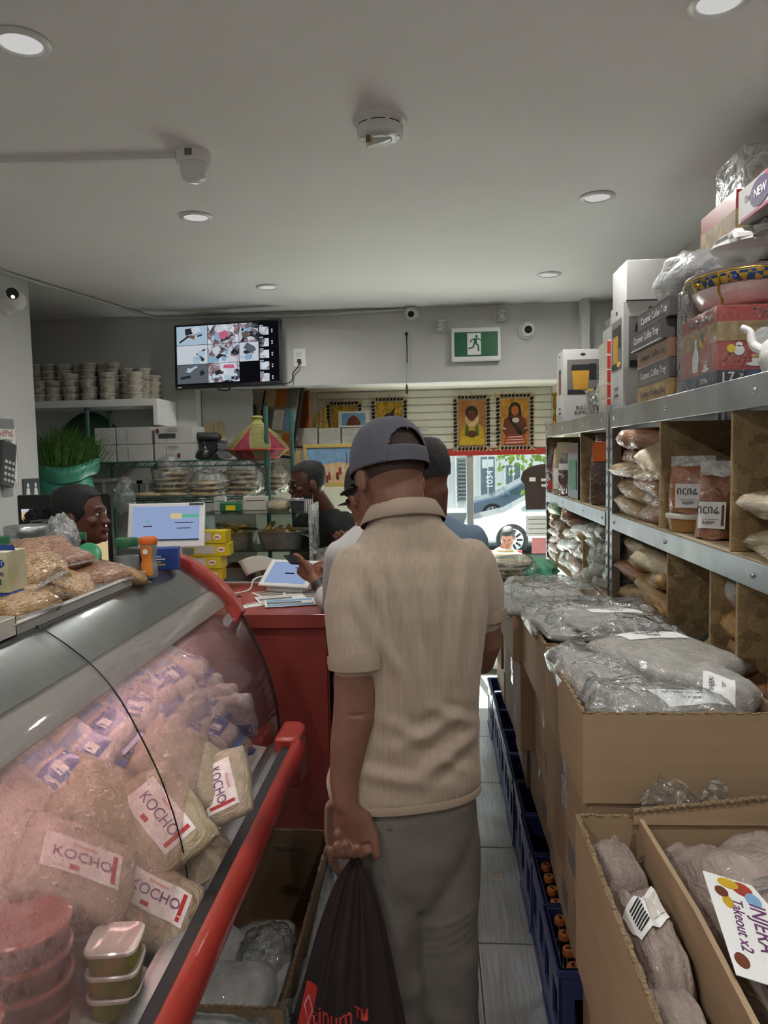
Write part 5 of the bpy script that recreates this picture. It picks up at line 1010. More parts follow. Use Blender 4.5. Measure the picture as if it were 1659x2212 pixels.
# opaque grey canopy band inside the top of the glass, light housing under it
n = [i for i, p in enumerate(PS) if p[0] > -.765][0]
MB().rings([[(x-.006, y, z-.006) for x, z in PS[:n+1]]+[(x-.014, y, z-.016) for x, z in reversed(PS[:n+1])] for y in (CY0, CY1-.012)]).build('canopy', 'case_steel', dc_, smooth=40)
MB().prism([(-.775, 1.178), (-.74, 1.15), (-.715, 1.12), (-.72, 1.116), (-.80, 1.14), (-.80, 1.17)], lambda u, v, q: (u, q, v), CY0, CY1-.012).build('light_housing', 'housing_grey', dc_, bevel=.002)
MB().cyl((-.765, CY0+.05, 1.135), (-.765, CY1-.1, 1.135), .009, n=12).build('light_tube', 'tube_pink', dc_, smooth=60)
MB().box(-1.30, -.87, CY0, CY1, 1.245, 1.262).build('top_deck', 'case_steel', dc_, bevel=.002)
MB().box(-1.30, -1.27, CY0, CY1, .1, 1.245).build('rear_wall', 'case_inner', dc_)
MB().prism([(-1.27, .72), (-.56, .60), (-.56, .585), (-1.27, .585)], lambda u, v, q: (u, q, v), CY0, CY1-.01).build('display_deck', 'case_inner', dc_)
MB().box(-1.27, -.98, CY0, CY1-.02, .93, .94).build('inner_shelf', 'case_inner', dc_)
MB().prism([(-.60, .56), (-.535, .56), (-.51, .60), (-.515, .655), (-.56, .655), (-.565, .62), (-.60, .61)], lambda u, v, q: (u, q, v), CY0, CY1).build('front_rail', 'case_steel', dc_, bevel=.002)
MB().box(-.515, -.468, CY0, CY1-.04, .60, .672).build('rubber_strip', 'black_rubber', dc_, bevel=.004)
MB().prism([(-.47+.035*cos(a)*(1 if cos(a) > 0 else .3), .655+.045*sin(a)) for a in [2*pi*k/16 for k in range(16)]], lambda u, v, q: (u, q, v), CY0, CY1-.16).build('bumper', 'red_gloss', dc_, smooth=40)
MB().prism([(-.54, CY1-.17), (-.455, CY1-.17), (-.452, CY1-.06), (-.462, CY1-.02), (-.485, CY1+.0), (-.54, CY1+.0)], lambda u, v, q: (u, v, q), .53, .70).build('bumper_end', 'red_gloss', dc_, bevel=.012, seg=3, smooth=40)
MB().box(-1.27, -.66, CY0, CY1-.02, .1, .585).build('base', 'case_dark', dc_, bevel=.004)
MB().box(-1.2, -.72, CY0+.05, CY1-.08, 0, .1).build('kick_plate', 'black_plastic', dc_)
# red end trim that follows the top of the curve
T = PS[:22]
MB().rings([[(x+.004, CY1-.052, z+.006), (x+.012, CY1-.045, z+.022), (x+.012, CY1+.004, z+.022), (x+.004, CY1+.012, z+.006), (x-.012, CY1+.008, z-.016), (x-.012, CY1-.05, z-.016)] for x, z in T]).build('end_trim', 'red_gloss', dc_, bevel=.004, smooth=50)
MB().box(-.83, -.80, CY1-.056, CY1-.0545, 1.19, 1.21).build('trim_sticker', 'print_white', dc_)
ld = bpy.data.lights.new('case_light', 'AREA'); ld.shape = 'RECTANGLE'; ld.size = .05; ld.size_y = 1.9; ld.energy = CASE_W; ld.color = (1, .55, .53)
lo = bpy.data.objects.new('case_light', ld); COL.objects.link(lo); lo.parent = dc_; lo.location = (-.785, 1.42, 1.118); lo.rotation_euler = (0, R(-32), 0)
# ------------------------------------------------------------------ goods inside the case
def deckz(x): return .60+(-.56-x)*.169
mat('red_paste', '5e251c', .5, var=.2, vscale=40); mat('tub_red_clear', '8f4a40', .25, var=.08, coat=.6); mat('green_paste', '8f8a45', .5, var=.1); mat('clear_lid', 'd6cbc2', .15, var=.04, coat=.8)
def round_tub(label, loc, r=.078, h=.05, content='red_paste', grp='round tubs of red paste'):
    t = thing('paste_tub', label, 'tub', loc, group=grp)
    MB().lathe([(r*.82, 0), (r*.86, .003), (r*.95, h*.9)], 30).build('tub', content, t, smooth=40)
    MB().lathe([(r*.97, h*.82), (r*1.03, h*.86), (r*1.03, h*.98), (r*.96, h*1.03), (r*.9, h*.97), (r*.3, h*.985), (.001, h*.985)], 34, cap0=False).build('lid', 'tub_red_clear', t, smooth=40); return t
def square_tub(label, loc, a=.046, h=.045, rz=0, m='green_paste', sx=1.0):
    t = thing('square_tub', label, 'tub', loc, rz, 'square tubs of green paste')
    ring = lambda s, z: cloth_ring((0, 0), a*s*sx, a*s, 28, z, 0, 4.5)
    MB().rings([ring(.86, 0), ring(.9, .003), ring(.97, h*.85)]).build('tub', m, t, smooth=40); MB().rings([ring(1.0, h*.82), ring(1.05, h*.85), ring(1.05, h*.97), ring(.99, h*1.02), ring(.9, h*.96), ring(.3, h*.975)]).build('lid', 'clear_lid', t, smooth=40); return t
for k in range(4): round_tub(f'round tub of dark red paste, {ORD[k]} from the bottom of the big stack', (-.725, 1.18, deckz(-.725)+.002+k*.049), .078, .05)
for k in range(3): round_tub(f'round tub of red paste, {ORD[k]} from the bottom at the left frame edge', (-.735, 1.0, deckz(-.735)+.002+k*.049), .07, .05)
for k in range(3): square_tub(f'square tub of green paste, {ORD[k]} from the bottom of its stack', (-.60, 1.262, deckz(-.60)+.004+k*.044), .046, .045, R(8))
square_tub('wide yellow green tub beside the square stack', (-.70, 1.38, deckz(-.70)+.075), .05, .035, R(12), sx=1.35); square_tub('wide tub under the yellow green one', (-.70, 1.38, deckz(-.70)+.004), .05, .07, R(12), sx=1.35)
film_bag('kocho', 'b3a08c', '8f7f62', bscale=5, wr=.9); film_bag('kocho_green', 'a69a7c', '84794f', bscale=5, wr=.9); mat('label_pinkish', 'e6dbd8', .6)
def kocho(label, px, py, z, size, rot, lab=None, m='kocho'):
    o = bag('kocho_packet', label, 'packet', m, at(px, py, Z=z), size, rot, big=True, group='kocho packets in the display case')
    if lab: flat_label(o, [], .33, .2, *lab, m='label_pinkish', marks=[('KOCHO', .17, 0, .8, 'ink_purple'), ('Ethiospice', .06, .13, .8, 'print_orange'), (.25, .29, -.16, .16, 'print_red', 'barcode', 0), (-.1, -.02, -.16, -.11, 'print_red', 'printed_chili', 0)])
UPC = (R(22), R(34))
for l, px, py, z, sz, rz_, lb, m in (('kocho packet with a clear label behind the square green tubs', 318, 1948, .70, (.23, .19, .05), .12, ((.02, .02), .06), 'kocho'), ('greenish kocho packet with a tilted label in the middle of the case', 335, 1775, .80, (.25, .21, .05), -.6, ((.0, .05), .1), 'kocho_green'),
        ('kocho packet with a blurred label behind the big red tubs', 165, 1875, .82, (.25, .2, .05), .45, ((.0, .0), .05), 'kocho'), ('kocho packet standing near the aisle with its label turned up', 462, 1705, .80, (.2, .2, .05), -1.2, ((.05, .1), .1), 'kocho'),
        ('plain kocho packet low at the front rail', 410, 1850, .68, (.22, .2, .06), .4, None, 'kocho'), ('plain kocho packet high behind the tilted label', 235, 1740, .84, (.26, .22, .06), .3, None, 'kocho_green'), ('plain kocho packet left of the blurred label', 60, 1800, .84, (.26, .22, .06), -.3, None, 'kocho'), ('plain kocho packet near the far pane', 400, 1650, .86, (.26, .2, .06), .2, None, 'kocho'),
        ('plain kocho packet behind the left tubs', 30, 1930, .80, (.24, .2, .06), .3, None, 'kocho'), ('plain kocho packet under the tilted label', 290, 1850, .70, (.24, .2, .05), .2, None, 'kocho')):
    kocho(l, px, py, z, sz, (UPC[0], UPC[1], rz_), lb, m)
rk = random.Random(21)
# blue and white milk bags stacked at the far end
film_bag('milk_white', 'd6d2ce', 'b4b0ae', bscale=4, wr=.6); mat('milk_blue', '2f5aa6', .3, var=.15, coat=.5); mat('milk_paleblue', '86a6cc', .35, coat=.5)
def patch(o, name, m, x0, x1, y0, y1, s, off=.02, nx=5, ny=7):
    bv = tree_of(o.data)
    def f(u, v):
        x, y = x0+(x1-x0)*u, y0+(y1-y0)*v; h = bv.ray_cast(Vector((x, y, 3*s)), Vector((0, 0, -s))); return (x, y, (h[0].z if h[0] else .2*s)+off*s)
    return MB().grid(f, nx, ny).build(name, m, o, smooth=180)
mp = []
for k in range(3):
    o = bag('milk_bag', 'milk bag milk bag', 'bag', 'milk_white', (0, 0, 0), (1, 1, 1), mesh=PM[k], group='blue and white milk bags')
    patch(o, 'printed_band', 'milk_blue', .16, .34, -.4, .4, 1); patch(o, 'printed_band', 'milk_paleblue', .02, .12, -.38, .38, 1); patch(o, 'printed_band', 'milk_blue', -.36, -.2, -.36, .4, 1); patch(o, 'printed_band', 'milk_blue', .1, .36, -.4, .4, -1); patch(o, 'barcode', 'print_white', .2, .3, -.2, .05, 1, .03, 3, 3); MB().box(.4, .53, -.34, .34, -.05, .05).build('sealed_end', 'milk_blue' if k % 2 == 0 else 'milk_white', o); mp.append(o)
k = 0
for r in range(5):
    for c in range(8):
        x = -.765-.04*r; y = 2.40-c*.118+.02*(r % 2); z = .675+r*.066; lab = f'blue and white milk bag in the case, {ORD[r]} layer up, {ORD[c]} from the far end'
        if c > 3 and r < 2: continue
        loc = (x+rk.uniform(-.015, .015), y, z); rot = (R(rk.uniform(-10, 22)), R(24+rk.uniform(-8, 8)), R(rk.uniform(-14, 14)))
        if k < 3: o = mp[k]; o.location = loc; o.rotation_euler = rot; o.scale = (.3, .135, .085); o['label'] = lab
        else: dup(mp[k % 3], loc, 0, lab, rot=rot, scale=(.3, .135, .085))
        k += 1
for k in range(5): dup(mp[k % 3], (-.70-.05*k, 2.44, .74+.035*k), 0, f'milk bag standing against the end glass, {ORD[k]} from the aisle', rot=(0, R(66), R(88)), scale=(.2, .16, .05))
bt = thing('soda_bottle', 'dark bottle on its side on the inner shelf of the case', 'bottle', (-1.02, 1.35, .985), rot=(R(90), 0, R(8))); MB().lathe([(.03, 0), (.034, .01), (.034, .15), (.015, .2), (.013, .24)], 18).build('glass', 'bottle_glass', bt, smooth=40); MB().lathe([(.0345, .05), (.0345, .11)], 18, cap0=False, cap1=False).build('label', 'print_white', bt, smooth=40)
for k in range(5): bag('meat_packet', f'brownish wrapped packet on the inner shelf, {ORD[k]} from the near end', 'packet', 'injera_pink', (-1.08, 1.55+k*.19, .985), (.2, .18, .09), (0, 0, rk.uniform(-.4, .4)), group='packets on the inner shelf')
tag(MB().box(-.69, -.56, 1.02, 1.16, .606, .609).build('price_card', 'print_white', rot=None), 'pale card lying on the deck before the square tubs', 'card')
# ================================================================== goods on top of the display case
ZD = 1.263
mat('tray_alu', 'c3c2bd', .4, .5, var=.06); mat('lid_green', '2f6e48', .4, var=.06); mat('lid_green_light', '3f9a6c', .35, var=.05); mat('label_orange', 'd9822a', .5, var=.05); mat('jar_clear', 'c2c6c4', .12, var=.03, coat=.8); mat('leaf_print', 'b9b58a', .6, var=.2, vscale=14, col2='d8d4bd'); mat('cream_box', 'd6d0bd', .55, var=.05)
ty = thing('sheet_tray', 'pale metal sheet tray holding bags of nuts on the display case', 'tray', (-1.065, 1.79, ZD))
MB().box(-.19, .19, -.345, .345, 0, .004).build('tray_bottom', 'tray_alu', ty)
for a in ((-.197, -.188, -.35, .35), (.188, .197, -.35, .35), (-.19, .19, -.35, -.342), (-.19, .19, .342, .35)): w = MB().box(*a, 0, .022).build('tray_wall', 'tray_alu', ty); MB().box(a[0]-.004, a[1]+.004, a[2]-.004, a[3]+.004, .02, .026).build('rolled_rim', 'tray_alu', w, bevel=.003)
rn = random.Random(4)
NB = [(-.99, 1.70, 1.30, 'nuts'), (-1.12, 1.72, 1.30, 'nuts'), (-.96, 1.86, 1.295, 'nuts'), (-1.10, 1.88, 1.30, 'nuts'), (-.955, 2.01, 1.295, 'nuts_red'), (-1.09, 2.03, 1.30, 'nuts_red'), (-1.02, 1.72, 1.342, 'nuts'), (-1.05, 1.86, 1.345, 'nuts'), (-1.05, 1.99, 1.345, 'nuts_red'), (-1.10, 1.74, 1.382, 'nuts'), (-1.14, 2.06, 1.36, 'nuts_red'), (-.935, 1.58, 1.292, 'nuts'), (-.93, 2.09, 1.29, 'nuts'), (-1.15, 1.76, 1.41, 'nuts')]
NL = ['near front bag of barley nuts on the tray beside the printed box', 'rear bag of barley nuts at the near end of the tray', 'front bag of nuts at the middle of the tray', 'rear bag of nuts at the middle of the tray', 'front bag of red peanuts near the orange capped bottle', 'rear bag of red peanuts at the far end of the tray', 'bag of barley nuts lying on the near front bags', 'bag of nuts lying across the middle of the heap', 'bag of red peanuts with a clear zip top on the heap', 'long bag of barley high on the near end of the heap', 'round bag of mixed nuts before the green lid', 'smallest bag of nuts at the near corner of the tray', 'little nut bag at the far corner of the tray', 'topmost bag of barley nuts under the big steel lidded jar']
for (x, y, z, m), l in zip(NB, NL):
    o = bag('nut_bag', l, 'bag', m, (x, y, z), (rn.uniform(.12, .16), rn.uniform(.15, .19), rn.uniform(.05, .065)), (rn.uniform(-.3, .3), rn.uniform(-.1, .35), rn.uniform(-1, 1)), group='bags of nuts on the tray')
    MB().box(.36, .6, -.42, .42, -.02, .02).build('zip_top', 'milky_plastic', o)
# printed boxes at the left edge
b1 = thing('milk_powder_box', 'cream printed carton with a blue oval badge at the left edge', 'box', (-1.08, 1.575, ZD+.066)); MB().box(0, .128, 0, .075, 0, .092).build('carton', 'leaf_print', b1, bevel=.0015)
MB().prism(oval(.095, .066, .026, .013, 24), lambda u, v, q: (u, -q, v), .0002, .0012).build('badge', 'print_blue', b1); text('ALBENT', .0135, 'print_white', b1, (.095, -.0014, .066), FRONT); text('tcare', .02, 'ink_purple', b1, (.098, -.001, .044), FRONT); MB().box(.07, .112, -.001, 0, .018, .031).build('green_panel', 'print_green', b1); MB().box(-.001, .01, -.0012, .001, 0, .03).build('blue_edge', 'print_blue', b1); MB().prism([(0, .092), (.128, .092), (.125, .104), (0, .108)], lambda u, v, q: (u, q, v), .03, .034).build('open_flap', 'print_blue', b1)
b2 = thing('blue_carton', 'dark blue carton with a yellow patch under the cream carton', 'box', (-1.08, 1.575, ZD+.005)); MB().box(0, .13, 0, .075, 0, .06).build('carton', 'print_blue', b2, bevel=.0015); MB().box(.078, .118, -.001, 0, .034, .046).build('yellow_patch', 'print_yellow', b2)
for k in range(4): MB().box(.075, .12, -.001, 0, .026-k*.006, .0275-k*.006).build('print_line', 'print_white', b2)
b3 = thing('green_box', 'green box with a paper sheet on top behind the cream carton', 'box', (-1.40, 1.99, ZD)); MB().box(0, .15, 0, .1, 0, .142).build('carton', 'print_green', b3, bevel=.002); MB().box(-.01, .06, -.01, .11, .143, .145).build('paper_sheet', 'paper', b3, rot=(0, R(-8), 0)); MB().box(.004, .03, -.001, 0, .1, .135).build('yellow_patch', 'print_yellow', b3)
b4 = thing('grey_carton', 'small open grey carton at the left edge of the case top', 'box', (-.965, 1.36, ZD))
for a in ((0, .1, 0, .003), (0, .1, .087, .09), (0, .003, 0, .09), (.097, .1, 0, .09)): MB().box(*a, 0, .04).build('side', 'kraft_white', b4)
MB().box(0, .1, 0, .09, 0, .003).build('bottom', 'kraft_white', b4); blob(MB(), (.05, .045, .03), (.035, .03, .025), .4, 3, 16, 10, 7).build('crumpled_paper', 'paper', b4)
def jar(name, label, loc, r, h, lidm, content, lr=1.0, lh=.03, lab=None):
    t = thing(name, label, 'jar', loc)
    MB().lathe([(r*.85, .002), (r*.95, .006), (r*.95, h*.6), (r*.6, h*.62)], 22).build('contents', content, t, smooth=40)
    MB().lathe([(r*.9, 0), (r, .006), (r, h*.8), (r*.92, h*.92), (r*.88, h)], 26, cap1=False).build('glass', 'acrylic', t, smooth=40)
    MB().lathe([(r*lr, h-.006), (r*lr*1.02, h-.004), (r*lr*1.02, h+lh-.005), (r*lr*.97, h+lh), (.001, h+lh)], 28).build('lid', lidm, t, smooth=40)
    if lab: MB().lathe([(r*1.01, h*.25), (r*1.01, h*.7)], 26, cap0=False, cap1=False).build('label', lab, t, smooth=40)
    return t
jar('big_jar', 'big clear jar with a brushed steel lid behind the nuts', (-1.335, 2.33, ZD), .07, .12, 'steel', 'jar_clear', .97, .03); jar('black_lid_jar', 'squat jar with a black lid behind the steel lidded jar', (-1.345, 2.47, ZD), .055, .125, 'black_plastic', 'carton_white', .9, .03, 'print_white')
jar('green_lid_jar', 'clear jar of white sticks with a dark green lid beside the orange bottle', (-.975, 2.27, ZD), .037, .09, 'lid_green', 'carton_white', .95, .02, None); jar('small_green_lid_jar', 'small jar with a green lid half hidden by the white bag', (-1.24, 2.48, ZD), .03, .09, 'lid_green', 'cream_box', .97, .018)
gl = thing('green_saucer', 'loose light green round saucer standing behind the nut bags', 'saucer', (-1.09, 2.24, ZD+.05), rot=(R(62), 0, R(-10))); MB().lathe([(.048, 0), (.05, .004), (.05, .012), (.044, .017), (.002, .02)], 30).build('saucer', 'lid_green_light', gl, smooth=40)
tag(blob(MB(), (-1.26, 2.40, ZD+.085), (.055, .05, .09), .3, 2.2, 26, 16, 61).build('crumpled_bag', 'milky_plastic', smooth=35), 'crumpled white plastic bag beside the black lidded jar', 'bag')
ob = thing('spice_bottle', 'clear bottle of white seeds with orange cap and orange label', 'bottle', (-.872, 2.185, ZD)); MB().lathe([(.024, 0), (.026, .004), (.024, .04), (.019, .055), (.024, .075), (.025, .1)], 22).build('contents', 'carton_white', ob, smooth=40); MB().lathe([(.025, 0), (.027, .004), (.025, .04), (.02, .055), (.025, .075), (.026, .1), (.022, .104)], 24).build('glass', 'acrylic', ob, smooth=40)
MB().lathe([(.026, .1), (.027, .102), (.027, .118), (.024, .122), (.001, .122)], 24).build('cap', 'print_orange', ob, smooth=40)
MB().rings([[(.0262*s*sin(a), -.0262*s*cos(a), z) for a in [-.75+1.5*k/8 for k in range(9)]]+[(.0255*s*sin(a), -.0255*s*cos(a), z) for a in [.75-1.5*k/8 for k in range(9)]] for z, s in ((.008, 1.04), (.04, .97), (.056, .80), (.074, .98), (.095, 1.02))]).build('label', 'label_orange', ob, smooth=40)
MB().prism(oval(0, .08, .008, .008, 14), lambda u, v, q: (u, -.0262-q, v), 0, .0006).build('round_emblem', 'print_white', ob)
bb = thing('blue_box', 'small dark blue box with printed lines behind the orange bottle', 'box', (-.90, 2.31, ZD), rz=R(12)); MB().box(-.05, .07, 0, .06, 0, .07).build('carton', 'print_blue', bb, bevel=.0015)
for k in range(4): MB().box(-.03, .03-(k % 2)*.012, -.001, 0, .016+k*.009, .0195+k*.009).build('print_line', 'print_yellow' if k < 2 else 'print_white', bb)
MB().box(-.045, -.035, -.001, 0, .01, .05).build('red_patch', 'print_red', bb)
# ================================================================== red counter
ct = thing('counter', 'red laminate service counter with a dark worn corner', 'counter', (0, 0, 0))
MB().box(-1.42, -.395, 2.955, 4.05, .918, .978).build('counter_top', 'red_laminate', ct, bevel=.004)
MB().box(-1.40, -.455, 2.985, 4.02, 0, .918).build('front_panel', 'red_laminate', ct, bevel=.002)
MB().box(-.455, -.448, 2.99, 4.02, .05, .915).build('side_panel', 'red_paint', ct)
MB().box(-.452, -.394, 2.954, 2.9555, .918, .978).build('worn_edge', 'hide_dark', ct)
# newspapers in a rack on the aisle side
nr = thing('newspaper_rack', 'black wire rack on the aisle side of the counter', 'rack', (-.448, 3.0, 0))
for y in (.02, .55): MB().tube([(.002, y, .2), (.002, y, .9)], .004, 6).build('upright', 'black_plastic', nr); MB().tube([(.1, y, .12), (.1, y, .82)], .004, 6).build('upright', 'black_plastic', nr)
for z in (.2, .42, .64, .82): MB().tube([(.002, .02, z+.05), (.1, .02, z-.05), (.1, .55, z-.05), (.002, .55, z+.05)], .004, 6).build('wire_shelf', 'black_plastic', nr)
for k in range(15):
    z = .18+k*.047; m = ['paper', 'kraft_white', 'paper', 'print_grey', 'pink_sheet', 'paper'][k % 6]
    t = thing('newspaper', f'folded newspaper in the rack beside the counter, {ORD[k] if k < 14 else "topmost"} from the bottom', 'newspaper', (-.44, 3.03, z), rot=(0, R(28), 0), group='newspapers in the side rack')
    for q in range(3): MB().box(.0, .12, 0, .5, q*.012, q*.012+.009).build('folded_sheet', m if q != 1 else 'paper', t, bevel=.003)
    MB().box(.02, .1, .05, .2, .033, .034).build('printed_block', ['print_grey', 'print_red', 'fig_blue'][k % 3], t)
# flyers, tablet, cable, pen on the counter
for k, (x, y, rz, m, l) in enumerate(((-.64, 3.17, .25, 'fig_blue', 'blue printed flyer on the counter, the nearest one'), (-.70, 3.27, .4, 'kraft_white', 'grey printed flyer under the nearest one'), (-.60, 3.36, .15, 'print_grey', 'dark printed flyer beside the tablet'), (-.74, 3.42, .6, 'fig_coat', 'brownish flyer peeping from under the tablet'))):
    t = thing('flyer', l, 'flyer', (x, y, .979+.0012*(3-k)), rz, 'flyers on the counter'); MB().box(-.11, .11, -.08, .08, 0, .001).build('sheet', 'paper', t)
    for q in range(3): MB().box(-.1, .1-.05*(q % 2), -.07+q*.05, -.03+q*.05, .0008, .0014).build('printed_block', m if q % 2 == 0 else 'print_grey', t)
tag(MB().box(-.03, .03, -.06, .06, 0, .0008).build('receipt_slip', 'paper', loc=(-.79, 3.13, .979), rz=R(-50)), 'narrow receipt slip lying on the red counter', 'receipt')
tag(MB().tube(spline([(-.80, 3.08, .981), (-.83, 3.14, .981), (-.79, 3.18, .981), (-.74, 3.12, .981), (-.72, 3.2, .981)], 5), .002, 5).build('string_loop', 'white_plastic', smooth=60), 'thin white string curled on the counter', 'string')
glow('tab_screen', '9fb2dc', .75)
tb_ = thing('tablet_stand', 'white payment tablet on a wedge stand at the counter', 'tablet', (-.70, 3.50, .979), rz=R(-18))
MB().prism([(-.07, 0), (.06, 0), (.05, .07), (-.06, .03)], lambda u, v, q: (q, u, v), -.1, .1).build('wedge', 'white_plastic', tb_, bevel=.006)
tt = MB().box(-.135, .135, -.09, .09, 0, .012).build('tablet', 'white_gloss', tb_, bevel=.005, loc=(0, -.005, .075), rot=(R(36), 0, 0)); MB().box(-.108, .108, -.07, .07, .0115, .013).build('screen', 'tab_screen', tt); MB().box(-.02, .03, -.01, .0, .0128, .0134).build('screen_text', 'scr_dark', tt); MB().box(.02, .06, .03, .036, .0128, .0134).build('screen_text', 'scr_dark', tt)
tag(MB().tube(spline([(-.83, 3.56, 1.04), (-.88, 3.5, 1.03), (-.9, 3.46, .985), (-1.0, 3.36, .983), (-1.12, 3.3, .983), (-1.25, 3.32, .99)], 6), .004, 6).build('charging_cable', 'white_plastic', smooth=60), 'white charging cable trailing from the tablet', 'cable')
tag(MB().cyl((-1.0, 3.27, .984), (-.90, 3.33, .984), .004, n=8).build('pen', 'black_plastic', smooth=40), 'black pen lying by the white cable', 'pen')
mat('yellow_tea', 'd2b91a', .45, var=.06, coat=.3)
for k in range(5):
    t = thing('tea_box', f'yellow tea box, {ORD[k]} from the bottom of the stack by the pastries', 'box', (-1.10+.02*k*(1 if k % 2 else .6)-.02, 3.46, .979+k*.06), rz=R((-6, 4, -3, 5, 0)[k]), group='yellow tea boxes'); MB().box(-.085, .085, -.05, .05, 0, .058).build('carton', 'yellow_tea', t, bevel=.0015); MB().box(-.078, .015, -.0512, -.05, .012, .05).build('printed_panel', 'kraft_white', t); MB().prism(oval(.045, .03, .018, .013, 16), lambda u, v, q: (u, -.05-q, v), 0, .0014).build('oval_badge', 'print_white', t); MB().box(.034, .056, -.0522, -.05, .027, .033).build('badge_print', 'print_red', t)
# acrylic pastry case
mat('foil', 'c4c5c3', .35, .55, var=.15, vscale=20, bump=.5, bscale=40); mat('pastry', 'ab7f42', .6, var=.2, vscale=20, bump=.2); mat('bun_brown', '5a3422', .5, var=.2, vscale=20)
ac = thing('pastry_case', 'clear acrylic pastry case on the counter holding foil trays', 'display case', (-.93, 3.86, .979))
for a in ((-.29, .29, -.155, -.151, 0, .35), (-.29, .29, .151, .155, 0, .35), (-.29, -.286, -.15, .15, 0, .35), (.286, .29, -.15, .15, 0, .35), (-.295, .295, -.16, .16, .35, .356), (-.29, .29, -.15, .15, .158, .163)): MB().box(*a).build('acrylic_panel', 'acrylic', ac)
MB().box(-.3, .3, -.165, .165, 0, .006).build('base', 'white_plastic', ac)
hd = MB().box(.292, .31, -.17, .05, -.02, .40).build('side_door', 'milky_plastic', ac); MB().box(.31, .318, -.165, -.15, .2, .3).build('door_handle', 'acrylic', hd)
def foil_tray(label, loc, w=.13, d=.12, h=.06):
    t = thing('foil_tray', label, 'tray', loc, group='foil trays in the pastry case'); n = 48
    rg = lambda s, z, rip=0: [(p[0]*(1+rip*(j % 2)), p[1]*(1+rip*(j % 2)), z) for j, p in enumerate(cloth_ring((0, 0), w*s, d*s, n, z, 0, 4))]
    MB().rings([rg(.8, 0, .01), rg(.95, h, .015), rg(1.05, h+.004), rg(1.05, h+.007), rg(.93, h+.003, .015), rg(.78, .004, .01)]).build('tray', 'foil', t, smooth=30); return t
rp_ = random.Random(9)
for cx, nm in ((-1.075, 'left'), (-.80, 'right')):
    foil_tray(f'upper foil tray of fried pastries on the {nm}', (cx, 3.84, 1.144), h=.085)
    for k in range(20 if nm == 'left' else 16):
        tag(MB().rings([[(.034*u, .02*v*(1-abs(u)*.6), .012*w) for u, v, w in ((x, cos(a), sin(a)) for a in [2*pi*q/6 for q in range(6)])] for x in (-1, -.5, 0, .5, 1)]).build('fried_pastry', 'pastry', smooth=60, loc=(cx+rp_.uniform(-.085, .085), 3.84+rp_.uniform(-.085, .08), 1.215+.011*(k//5)+rp_.uniform(0, .012)), rot=(rp_.uniform(-.5, .5), rp_.uniform(-.5, .5), rp_.uniform(0, 3.1))), f'golden fried pastry heaped in the {nm} upper foil tray', 'pastry', f'fried pastries in the {nm} tray')
    foil_tray(f'lower foil tray under the {nm} pastry tray', (cx, 3.84, .987))
for k in range(9):
    cx = -1.075 if k < 6 else -.78
    tag(blob(MB(), (0, 0, 0), (.038, .038, .032), .15, 2, 14, 10, k).build('dark_bun', 'bun_brown', smooth=180, loc=(cx+((k % 3)-1)*.068, 3.80+.07*((k//3) % 2), 1.03)), 'dark brown sweet bun in the left lower foil tray' if k < 6 else 'dark brown sweet bun in the right lower foil tray', 'bun', 'dark buns in the left tray' if k < 6 else 'dark buns in the right tray')
tag(MB().grid(lambda u, v: (-.84+.2*u, 3.74+.14*v, 1.20+.03*sin(3*u+v)+.02*v), 8, 8).build('paper_liner', 'paper', smooth=180, solid=.001), 'white paper liner under the right hand pastries', 'paper')
tag(MB().grid(lambda u, v: (-.96+.2*u-.05*v, 3.67+.03*v, 1.02+.07*v+.03*sin(3*u)), 8, 8).build('paper_sheet', 'kraft_white', smooth=180, solid=.001), 'greyish paper sheet leaning on the lower trays', 'paper')
tg = thing('tongs', 'steel tongs with a black grip lying across the left pastries', 'tongs', (-1.03, 3.73, 1.26)); MB().bar((-.08, 0, .02), (.06, -.01, 0), .012, .004).build('arm', 'chrome', tg); MB().bar((-.08, .01, .012), (.06, .004, -.004), .012, .004).build('arm', 'chrome', tg); MB().bar((.02, -.006, 0), (.12, -.014, -.004), .014, .014).build('grip', 'black_plastic', tg, bevel=.003); MB().ball((-.085, .004, .018), (.016, .01, .012), 10, 6).build('jaw', 'dark_grey', tg)
# things standing on the acrylic case
t = thing('green_packet', 'small green and yellow packet on the pastry case', 'packet', (-1.08, 3.86, 1.336)); MB().box(-.055, .055, -.03, .03, 0, .05).build('packet', 'print_green', t, bevel=.008); MB().box(-.02, .03, -.032, -.029, .008, .035).build('printed_patch', 'print_yellow', t)
for k, (x, w, m, l) in enumerate(((-.965, .065, 'kraft_white', 'pale carton standing right of the green packet'), (-1.16, .03, 'carton_white', 'narrow white carton at the left end of the pastry case'))): t = thing('pale_carton', l, 'box', (x, 3.92, 1.336)); MB().box(-w, w, 0, .04, 0, .075).build('carton', m, t, bevel=.002); MB().box(-w*.8, w*.8, -.001, 0, .05, .055).build('fold_line', 'print_grey', t)
t = thing('bread_pack', 'clear bag of round bread on the pastry case', 'bag', (-.83, 3.88, 1.336)); MB().lathe([(.05, 0), (.06, .012), (.058, .04), (.03, .055)], 20).build('bread', 'bread_tan', t, smooth=60); MB().lathe([(.055, 0), (.07, .02), (.066, .05), (.02, .068)], 14).build('wrap', 'clear_plastic', t, smooth=30)
t = thing('black_container', 'black lidded container at the right end of the pastry case', 'container', (-.715, 3.88, 1.336)); MB().rings([cloth_ring((0, 0), .05*s, .04*s, 24, z, 0, 4) for s, z in ((.85, 0), (1, .045), (1.06, .047), (1.06, .052))]).build('container', 'dark_grey', t, smooth=40); MB().rings([cloth_ring((0, 0), .054*s, .043*s, 24, z, 0, 4) for s, z in ((1.02, .052), (1.02, .062), (.9, .066))]).build('lid', 'milky_plastic', t, smooth=40)
